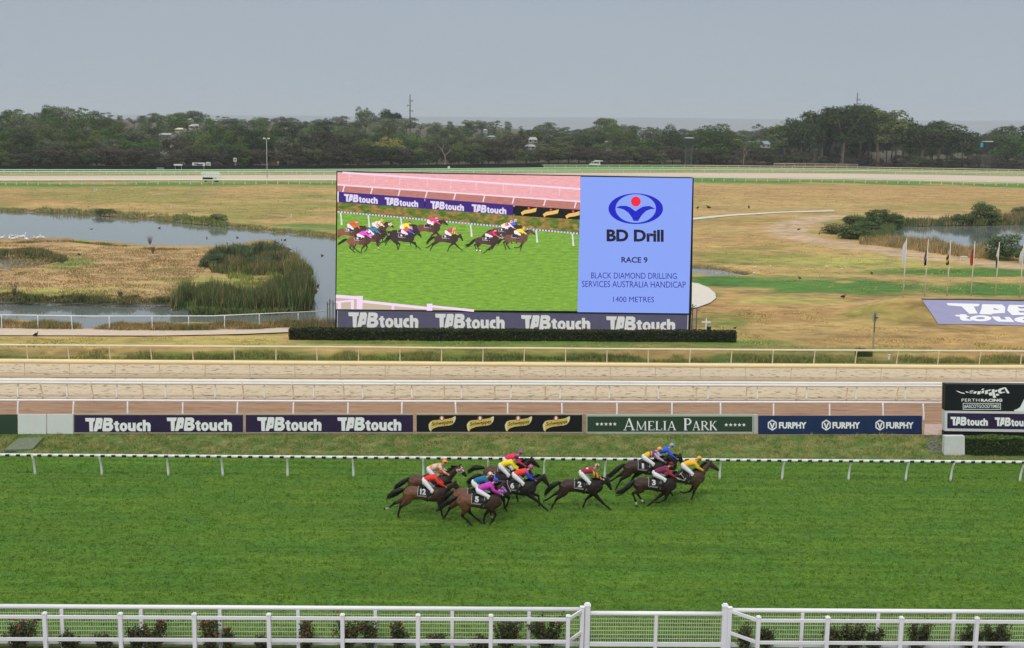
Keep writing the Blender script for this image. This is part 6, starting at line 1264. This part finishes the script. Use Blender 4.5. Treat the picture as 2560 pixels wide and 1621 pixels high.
tag(mk('gravel', V, Fs, mat('grey_gravel', (.20, .21, .18), .95, var=.4, scale=20)), kind='stuff')
mb = MB(); q = [g(x, y, BZ)+Vector((0, 0, .015)) for x, y in ((2310, 1088), (2366, 1089), (2366, 1062), (2312, 1061))]; o = mk('concrete_pad', q, [(0, 1, 2, 3)], mat('pinkish_concrete', (.46, .34, .30), .9, var=.2, scale=4)); tag(o, kind='structure')

# starting gate on the far track
def bars(mb, L_, r): 
    for a, b in L_: mb.tube([a, b], r, 5)
p = gz(527, 455.5); SG = empty('starting_gate', p, 'white tubular starting gate parked at the far inside rail', 'starting gate'); k = 1/ppm(p)
Lx, Hh, Dp = 40*k, 21*k, 3.0; mb = MB()
for i in range(9):
    x = -Lx/2+Lx*i/8; bars(mb, [((x, 0, .3), (x, 0, Hh)), ((x, Dp, .3), (x, Dp, Hh)), ((x, 0, Hh), (x, Dp, Hh)), ((x, 0, Hh*.55), (x, Dp, Hh*.55))], .07)
for z in (Hh, Hh*.8, Hh*.55): bars(mb, [((-Lx/2, 0, z), (Lx/2, 0, z)), ((-Lx/2, Dp, z), (Lx/2, Dp, z))], .09)
bars(mb, [((-Lx/2, Dp/2, Hh+.35), (Lx/2-.5, Dp/2, Hh+.35)), ((-Lx/2, Dp/2, Hh+.35), (-Lx/2-.6, 0, Hh-.2)), ((Lx/2-.5, Dp/2, Hh+.35), (Lx/2+.3, 0, Hh-.3))], .1)
mb.build('frame', mat('pale_tube', (.74, .80, .76), .5), SG, local=True)
mb = MB(); mb.box((-Lx*.18, -.25, .9), (Lx*.62, .3, 1.1)); mb.build('padding', M_blackb, SG, local=True)
mb = MB()
for x in (-Lx*.3, Lx*.3, Lx*.42): mb.tube([(x, -.4, .4), (x, -.1, .4)], .4, 12)
mb.build('wheel', M_black, SG, local=True)
mb = MB()
for i in range(1, 8): x = -Lx/2+Lx*i/8; mb.box((x-.3, .0, Hh*.45), (.5, .05, Hh*.3))
mb.build('stall_doors', mat('pale_door', (.50, .56, .52), .5), SG, local=True)
# lamp mast at 668
p = gz(668, 447); H = (447-350)/ppm(p); t = empty('lamp_mast', p, 'tall slender lamp mast with twin lamps, at the far track', 'lamp post'); mb = MB(); mb.tube([(0, 0, -.2), (0, 0, H*.5), (0, 0, H)], [.15, .12, .09], 8); mb.build('pole', mat('galv_pole', (.42, .43, .42), .5), t, smooth=True, local=True)
mb = MB(); mb.tube([(-1.0, 0, H+.1), (1.0, 0, H+.1)], .08, 6); mb.build('crossarm', M_steel, t, local=True)
for s_ in (-1, 1): mb = MB(); mb.box((s_*.75, -.1, H+.35), (.8, .5, .4)); mb.build('lamp_head', mat('lamp_white', (.66, .66, .62), .4), t, local=True)
# towers
def tower(px, py, topy, wpx, lab, blue=False):
    p = gz(px, py); k = 1/ppm(p); H = (py-topy)*k; w = wpx*k*.5; t = empty('camera_tower', p, lab, 'tower'); mb = MB()
    for a in (-1, 1):
        for b in (-1, 1): mb.tube([(a*w, b*w, -.2), (a*w, b*w, H-.3)], .11, 5)
    n = 5
    for i in range(n):
        z, z2 = (H-3.4)*i/n, (H-3.4)*(i+1)/n
        for b in (-1, 1): bars(mb, [((-w, b*w, z), (w, b*w, z2)), ((w, b*w, z), (-w, b*w, z2)), ((-w, b*w, z2), (w, b*w, z2)), ((b*w, -w, z), (b*w, w, z2)), ((b*w, -w, z2), (b*w, w, z2))], .06)
    mb.build('lattice', mat('dark_lattice', (.09, .10, .09), .6), t, local=True)
    mb = MB(); mb.box((0, 0, H-2.2), (2*w+.3, 2*w+.3, 3.4)); mb.build('cabin', mat('dark_cabin', (.018, .028, .024), .7), t, local=True)
    mb = MB(); mb.box((0, 0, H-.2), (2*w+1, 2*w+1, .45)); mb.build('roof', mat('pale_roof', (.56, .62, .57), .5), t, local=True)
    if blue: mb = MB(); mb.box((-w-1.2, -.2, H-2.1), (1.4, .3, 2.3)); mb.build('blue_panel', mat('blue_panel', (.09, .34, .52), .5), t, local=True)
tower(1720, 418, 345, 15, 'dark lattice tower with pale flat roof beside the right end of the screen'); tower(2463, 428, 354, 16, 'dark lattice tower with blue panel, among the trees at right', True)
# steel masts on the skyline
def mast(px, ybase, ytop, dist, lab):
    p = at_depth(px, dist); d = ray(px, ytop); H = CH+d.z*dist/d.y-p.z; t = empty('power_mast', p, lab, 'mast'); mb = MB(); mb.tube([(0, 0, -1), (0, 0, H*.6), (0, 0, H)], [.5, .42, .3], 8); mb.build('pole', mat('rusty_mast', (.10, .085, .08), .7), t, local=True)
    mb = MB(); 
    for j, z in enumerate((H-5, H-8.5, H-12.5)): s_ = 1 if j % 2 == 0 else -1; mb.bar((0, 0, z), (s_*2.1, 0, z+.5), .22); mb.bar((0, 0, z-1.2), (s_*2.0, 0, z+.4), .16); mb.tube([(s_*2.05, 0, z+.4), (s_*2.05, 0, z-.9)], .18, 5); mb.bar((0, 0, z+.2), (-s_*1.3, 0, z+.4), .2)
    mb.build('crossarm', mat('rusty_mast', (.10, .085, .08)), t, local=True)
mast(1025, 300, 236, 930, 'tall steel power mast with short arms rising from the woods above the screen'); mast(2133, 262, 232, 900, 'steel power mast poking up behind the tallest gum at right')
# far signs
def sign(px, py, topy, w, h, lab, face, txt=None, posts=(0,), legm=None, thick=.1, name='track_sign', shape='box', tc=None):
    p = gz(px, py); k = 1/ppm(p); t = empty(name, p, lab, 'sign'); H = (py-topy)*k; W_, h_ = w*k, h*k; mb = MB()
    for q_ in posts: mb.tube([(q_*W_, .12, -.1), (q_*W_, .12, H-h_*.4)], .09, 6)
    mb.build('leg', legm or mat('pale_leg', (.45, .46, .44), .6), t, local=True); mb = MB()
    if shape == 'box': mb.box((0, 0, H-h_/2), (W_, thick, h_))
    else: mb.tube([(0, -.06, H-h_/2), (0, .06, H-h_/2)], W_/2, 16)
    mb.build('face', face, t, local=True)
    if txt == '-':
        mb = MB()
        for q_ in (-.22, 0, .22): mb.box((q_*W_, -thick/2-.02, H-h_/2), (W_*.13, .03, h_*.42))
        mb.build('dark_marking', M_black, t, local=True)
    elif txt:
        V, Fs = text_geo(txt, .06); V3 = [((u_-.5)*W_*.7, -thick/2-.03, H-h_/2+(v_-.5)*h_*.6) for u_, v_ in V]; mk('lettering', V3, Fs, tc or M_black, t, local=True)
M_sw = mat('sign_white', (.66, .67, .66), .5)
sign(446, 428, 411, 20, 3.5, 'small white roofed shelter on two posts at the far left track', M_sw, posts=(-.38, .38), thick=1.6, name='shelter')
sign(497, 426, 407, 32, 8.5, 'purple and white advertising sign on posts, far beyond the starting gate', M_sw, 'TABtouch', posts=(-.45, .4), tc=M_purple)
sign(521, 426, 406, 11, 9.5, 'square white number sign touching the purple and white far sign', M_sw, '-'); sign(588, 425, 395.5, 8, 9, 'square white sign with 10 on a tall pole right of the starting gate', M_sw, '10')
sign(695, 424, 403, 6, 7, 'round pinkish red sign on a pole, right of the lamp mast', mat('sign_pink', (.42, .16, .11), .6), shape='disc'); sign(1958, 417, 402, 6, 6, 'round orange red sign below the tall gums', mat('sign_orange', (.46, .17, .10), .6), shape='disc')
sign(1809, 415, 394, 5.5, 6.5, 'small white square sign on a pole right of the round topped tree', M_sw); sign(1122, 425.5, 415.5, 6.5, 6.5, 'small white disc sign above the top edge of the screen', M_sw, shape='disc'); sign(1512, 412, 398.5, 8, 8, 'white number sign right of the white van', M_sw, '-')
sign(401, 427, 419, 17, 8, 'grey metal cabinet at the foot of the left woods', mat('cabinet_grey', (.17, .18, .14), .8), thick=1.4, name='metal_cabinet')
# van and trailer
p = gz(1487, 415.5); k = 1/ppm(p); V_ = empty('van', p, 'white van with dark windows and a roof box, parked below the treeline', 'van'); mb = MB(); prof = [(-3.0, .5), (-3.0, 1.1), (-2.3, 1.25), (-1.5, 2.15), (-.9, 2.35), (2.5, 2.35), (2.7, 1.6), (2.75, .5)]
mb.prism([Vector((x, -1, z)) for x, z in prof], Vector((0, 2, 0))); mb.build('body', mat('van_white', (.70, .71, .70), .3), V_, local=True)
mb = MB(); mb.prism([Vector((x, -1.02, z)) for x, z in [(-2.0, 1.35), (-1.45, 2.0), (-.9, 2.05), (-.9, 1.35)]], Vector((0, .03, 0))); mb.prism([Vector((x, -1.02, z)) for x, z in [(-.7, 1.35), (-.7, 2.05), (2.2, 2.05), (2.2, 1.35)]], Vector((0, .03, 0))); mb.build('window', mat('van_glass', (.015, .02, .02), .1), V_, local=True)
for x in (-2.0, 1.9): mb = MB(); mb.tube([(x, -1.05, .38), (x, -.8, .38)], .38, 12); mb.build('wheel', M_black, V_, local=True)
mb = MB(); mb.box((.6, 0, 2.75), (1.8, 1.2, .5)); mb.bar((1.2, 0, 2.75), (4.2, 0, 2.6), .45); mb.build('roof_box', M_sw, V_, local=True)
# houses among the trees
def house(px, ytop, ybot, wpx, doff, col, lab, roofc=None, gable=True):
    dist = basedist(px)+doff; d = ray(px, ybot); p = Vector((d.x*dist/d.y, dist, CH+d.z*dist/d.y)); k = 1/ppm(p); w = wpx*k*.8; h = (ybot-ytop)*k*.85; base = min(p.z, hillz2(p.x, dist)); t = empty('house', (p.x, p.y, base), lab, 'house'); z0 = p.z-base; mb = MB()
    mb.box((0, 0, z0/2+h*.25), (w*.92, 7, z0+h*.5)); mb.build('wall', mat('house_wall', (.42, .41, .37), .8), t, local=True); mb = MB()
    mb.prism([Vector((-w/2, -4, z0+h*.5)), Vector((w/2, -4, z0+h*.5)), Vector((w*.30, -.5, z0+h)), Vector((-w*.30, -.5, z0+h))], Vector((0, 0, -.25))); mb.prism([Vector((-w/2, 4, z0+h*.5)), Vector((w/2, 4, z0+h*.5)), Vector((w*.30, -.3, z0+h)), Vector((-w*.30, -.3, z0+h))], Vector((0, 0, -.25)))
    mb.build('roof', mat(roofc and 'roof_'+lab.split()[0] or 'white_roof', col, .5), t, local=True)
    for s_ in (-.25, .25): mb = MB(); mb.box((w*s_, -3.56, z0+h*.2), (w*.16, .1, h*.28)); mb.build('window', mat('dark_glass', (.02, .025, .03), .2), t, local=True)
RWt = (.32, .33, .32)
for i, a_ in enumerate(((1332, 341, 356, 30, 70, RWt, 'white roofed house glimpsed between trees above the screen'), (1325, 360, 371, 38, 52, RWt, 'low white building right below the white roofed house'), (489, 309, 321, 34, 150, RWt, 'white roof high in the left woods'), (452, 319, 327, 28, 120, (.55, .50, .30), 'yellowish roof in the left woods'), (418, 332, 341, 42, 85, RWt, 'long white roof among the left trees, left of the yellowish roof'), (476, 295, 303, 14, 320, RWt, 'small white roof on the left skyline'), (1213, 322, 329, 14, 180, RWt, 'small pale roof in the woods left of the white house'), (1230, 338, 346, 28, 100, (.20, .26, .27), 'grey blue roof in the woods above the screen'), (1520, 352, 358, 22, 60, RWt, 'low white roof in the woods above the van'), (1912, 350, 369, 28, 120, (.36, .40, .40), 'grey roofed shed between the round topped tree and the gums'))): house(*a_[:6], a_[6], roofc=(i in (3, 7, 9)) and a_[6] or None)
# cages by the screen
def cage(cx, pts_, py, tops, lab, name='wire_cage'):
    p = gz(cx, py); t = empty(name, p, lab, 'fence'); mb = MB(); k = 1/ppm(p)
    for (x, ty) in zip(pts_, tops): mb.tube([gz(x, py), gz(x, py)+Vector((0, 0, (py-ty)*k))], .05, 6); mb.tube([gz(x, py)+Vector((0, 0, (py-ty-8)*k)), gz(x, py)+Vector((.35, 0, (py-ty-3)*k))], .03, 5)
    mb.build('post', mat('dark_post', (.16, .17, .17), .6), t); mb = MB(); a, b = gz(pts_[0], py), gz(pts_[-1], py); n = int((b-a).length/.10)
    for i in range(n+1): q_ = a.lerp(b, i/n); mb.bar(q_, q_+Vector((0, 0, (py-tops[0]-16)*k)), .012)
    for i in range(16): z = (py-tops[0]-16)*k*i/15; mb.bar(a+Vector((0, .02, z)), b+Vector((0, .02, z)), .012)
    mb.build('wire', M_steel, t)
cage(826, [819, 825, 833], 826, [754, 747, 753], 'tall narrow wire fence with spiked posts at the left end of the screen'); cage(1732, [1729, 1740], 836, [760, 768], 'tall narrow wire fence at the right end of the screen')
# white cross post and bin
p = gz(1764, 838); k = 1/ppm(p); t = empty('cross_post', p, 'white cross shaped post standing behind the right end of the hedge', 'post'); mb = MB(); H = 42*k; mb.box((0, 0, H/2), (.11, .09, H)); mb.box((0, -.06, H-.32), (.82, .06, .11)); mb.build('timber', M_fw, t, local=True)
p = gz(1771.5, 838); t = empty('bin', p, 'dark green bin beside the white cross post', 'bin'); mb = MB(); mb.tube([(0, 0, 0), (0, 0, .78)], [.17, .21], 12); mb.build('body', mat('bin_green', (.012, .030, .025), .5), t, local=True); mb = MB(); mb.tube([(0, 0, .78), (0, 0, .84)], [.23, .21], 12); mb.build('lid', mat('bin_lid', (.12, .26, .18), .5), t, local=True)
# sign on post at 2185 seen from behind
p = gz(2182, 881); k = 1/ppm(p); H = (881-784)*k/.98; t = empty('track_sign', p, 'back of a pale shield shaped sign on a dark post, right side of the field', 'sign'); mb = MB(); mb.box((0, 0, H/2), (.09, .07, H)); mb.build('post', mat('two_tone_post', (.14, .10, .06), .7), t, local=True)
mb = MB(); mb.box((0, -.01, H*.25), (.12, .10, H*.5)); mb.build('lower_post', mat('grey_post', (.32, .30, .22), .7), t, local=True)
mb = MB(); mb.prism([Vector((x, .08, H-.02+z)) for x, z in ((-.12, .1), (.16, .1), (.24, -.2), (.14, -.72), (-.14, -.72), (-.24, -.2))], Vector((0, .03, 0))); mb.build('plate', mat('grey_plate', (.33, .34, .27), .6), t, local=True); mb = MB(); mb.bar((0, -.05, H-.38), (.26, -.05, H-.38), .07); mb.build('bracket', M_blackb, t, local=True)
# small white stand
p = gz(2409, 653); t = empty('small_stand', p, 'small white open table like stand on the dirt beside the big round bush', 'stand'); mb = MB(); mb.box((0, 0, .62), (1.0, .5, .08)); mb.box((-.45, 0, .3), (.09, .09, .6)); mb.box((.45, 0, .3), (.09, .09, .6)); mb.build('frame', M_sw, t, local=True)
# low marker posts
for i, (px, py, h_, lb) in enumerate(((728, 546, 12, 'thin white marker post in the dry field left of the screen top'), (428, 521, 9, 'thin white marker post on the far bank of the left pond'), (237, 479, 7, 'left one of a pair of tiny white pegs in the far field'), (242, 478, 7, 'right one of a pair of tiny white pegs in the far field'), (1991, 549, 8, 'pale stub post between the path and the dirt loop'), (2222, 897, 10, 'tiny pale peg in the ditch behind the rail at right'))):
    p = gz(px, py); t = empty('marker_post', p, lb, 'post'); mb = MB(); H = h_/ppm(p); mb.box((0, 0, H/2-.05), (.13, .13, H)); mb.build('post', M_sw, t, local=True); mb = MB(); mb.box((0, 0, H-.02), (.17, .17, .06)); mb.build('cap', M_sw, t, local=True)
# birds
def bird(px, py, h, lab, c, L_=.5, up=0.0, neck=.0, cat='bird', fly=False, rz=0, name='bird', group=None):
    p = g(px, py, h); t = empty(name, p+Vector((0, 0, up)), lab, cat, group, rz); mb = MB()
    if fly:
        mb.tube([(-L_*.5, 0, 0), (-L_*.1, 0, .03), (L_*.35, 0, .03), (L_*.5, 0, .03)], [.02, L_*.13, L_*.1, .015], 8)
        for s_ in (-1, 1): mb.fill([[(L_*.15, s_*.03, .05), (L_*.1, s_*L_*.5, L_*.32), (-.05, s_*L_*1.15, L_*.25), (-L_*.12, s_*L_*.5, L_*.28), (-L_*.1, s_*.03, .04)]])
    else:
        mb.tube([(-L_*.62, 0, L_*.30), (-L_*.35, 0, L_*.36), (0, 0, L_*.42), (L_*.28, 0, L_*.46), (L_*.36, 0, L_*.5)], [L_*.05, L_*.17, L_*.24, L_*.17, L_*.06], 8, ys=.85)
        mb.tube([(L_*.26, 0, L_*.5), (L_*.36, 0, L_*(.62+neck*.5)), (L_*.34, 0, L_*(.72+neck))], [L_*.10, L_*.06, L_*.06], 6); mb.ball((L_*.37, 0, L_*(.76+neck)), (L_*.10, L_*.08, L_*.08), 7, 5); mb.tube([(L_*.43, 0, L_*(.75+neck)), (L_*(.62+neck*.4), 0, L_*(.68+neck*.7))], [L_*.04, .008], 5)
        for s_ in (-1, 1): mb.tube([(0, s_*L_*.08, L_*.26), (L_*.02, s_*L_*.08, -.02)], .014, 4)
    mb.build('body', mat('plumage_'+('white' if c[0] > .3 else 'dark'), c, .8), t, smooth=True, local=True)
WB, DB = (.70, .70, .68), (.022, .02, .02)
for i, (px, py) in enumerate(((6, 600), (24, 600), (30, 596), (35, 602), (42, 599), (47, 597), (58, 598), (66, 603), (86, 600), (96, 600), (106, 599))):
    bird(px, py, WZ+.35, 'white pelican resting on the pond edge, %s in the row from the left' % ['first', 'second', 'third', 'fourth', 'fifth', 'sixth', 'seventh', 'eighth', 'ninth', 'tenth', 'last'][i], WB, .85 if i != 6 else 1.0, neck=.25 if i in (6, 9) else .05, name='pelican', rz=(i*2.1) % 6, group='pelicans on the pond edge')
bird(228, 574, 1.2, 'dark bird flying low over the left pond', DB, .7, fly=True, rz=2.4)
for i, (px, py, h, c, l, lb) in enumerate(((399, 571, WZ, DB, .45, 'duck on the left pond below the far bank bend'), (517, 596, WZ, DB, .5, 'duck on the pond above the island reeds'), (593, 595, WZ, DB, .4, 'smallest duck floating right of the island tip'), (704, 601, WZ, DB, .45, 'left duck of a pair near the screen'), (713, 601, WZ, DB, .45, 'right duck of a pair near the screen'), (568, 609, WZ, DB, .35, 'duck close to the island shore'), (805, 640, WZ, DB, .45, 'dark duck on the pond beside the middle of the screen edge'), (795, 717, WZ, DB, .5, 'dark bird on the water right of the reeds'), (90, 842, BZ, DB, .5, 'black bird pecking below the pale path at left'), (301, 738, BZ, DB, .5, 'dark bird standing on the front shore of the island'), (198, 640, BZ, DB, .5, 'dark bird in the middle of the island'),
    (1887, 671, BZ, WB, .4, 'white bird on the grass right of the puddle, second from the puddle'), (1926, 669, BZ, WB, .4, 'small white bird left of the two together on the grass'), (2067, 670, BZ, WB, .45, 'white bird on the green grass left of the flags, left of two'), (2104, 676, BZ, WB, .45, 'white bird on the green grass left of the flags, right of two'), (1885, 686, BZ, WB, .4, 'white bird at the tip of the puddle'), (1999, 699, BZ, DB, .5, 'black bird at the top edge of the green strip'), (2179, 687, BZ, DB, .5, 'black bird left of the first flagpole'), (2108, 747, BZ, DB, .6, 'black bird on the dry grass below the green strip'),
    (1744, 524, BZ, DB, 1.0, 'left one of two black birds in the dry field beside the screen'), (1771, 523, BZ, DB, 1.1, 'right one of two black birds in the dry field beside the screen'), (1872, 523, BZ, DB, 1.1, 'black bird alone above the white path'), (1997, 577, BZ, DB, .6, 'dark bird on the dirt loop'), (2048, 587, BZ, DB, .6, 'dark bird on the dirt just left of the reeds'))):
    bird(px, py, h, lb, c, l, rz=i*1.7, up=-l*.22 if h == WZ else 0)
bird(1836, 856, BZ, 'small black bird perched on the right end of the hedge', DB, .28, up=1.15)
# ================================================================== HAZE
HD_ = 0.00011
hz = bpy.data.materials.new('haze_air'); hz.use_nodes = True; hn = hz.node_tree; hn.nodes.clear(); ho = hn.nodes.new('ShaderNodeOutputMaterial'); pv = hn.nodes.new('ShaderNodeVolumePrincipled'); pv.inputs['Color'].default_value = (.86, .94, 1.0, 1); pv.inputs['Density'].default_value = HD_; pv.inputs['Anisotropy'].default_value = 0.0
hn.links.new(pv.outputs[0], ho.inputs['Volume'])
x0, x1, y0_, y1_, z0, z1 = -9500, 9500, -300, 16500, -5, 250
V = [(x, y, z) for x in (x0, x1) for y in (y0_, y1_) for z in (z0, z1)]
if HD_ > 0: tag(mk('haze', V, [(0, 1, 3, 2), (4, 6, 7, 5), (0, 4, 5, 1), (2, 3, 7, 6), (0, 2, 6, 4), (1, 5, 7, 3)], hz), kind='stuff')
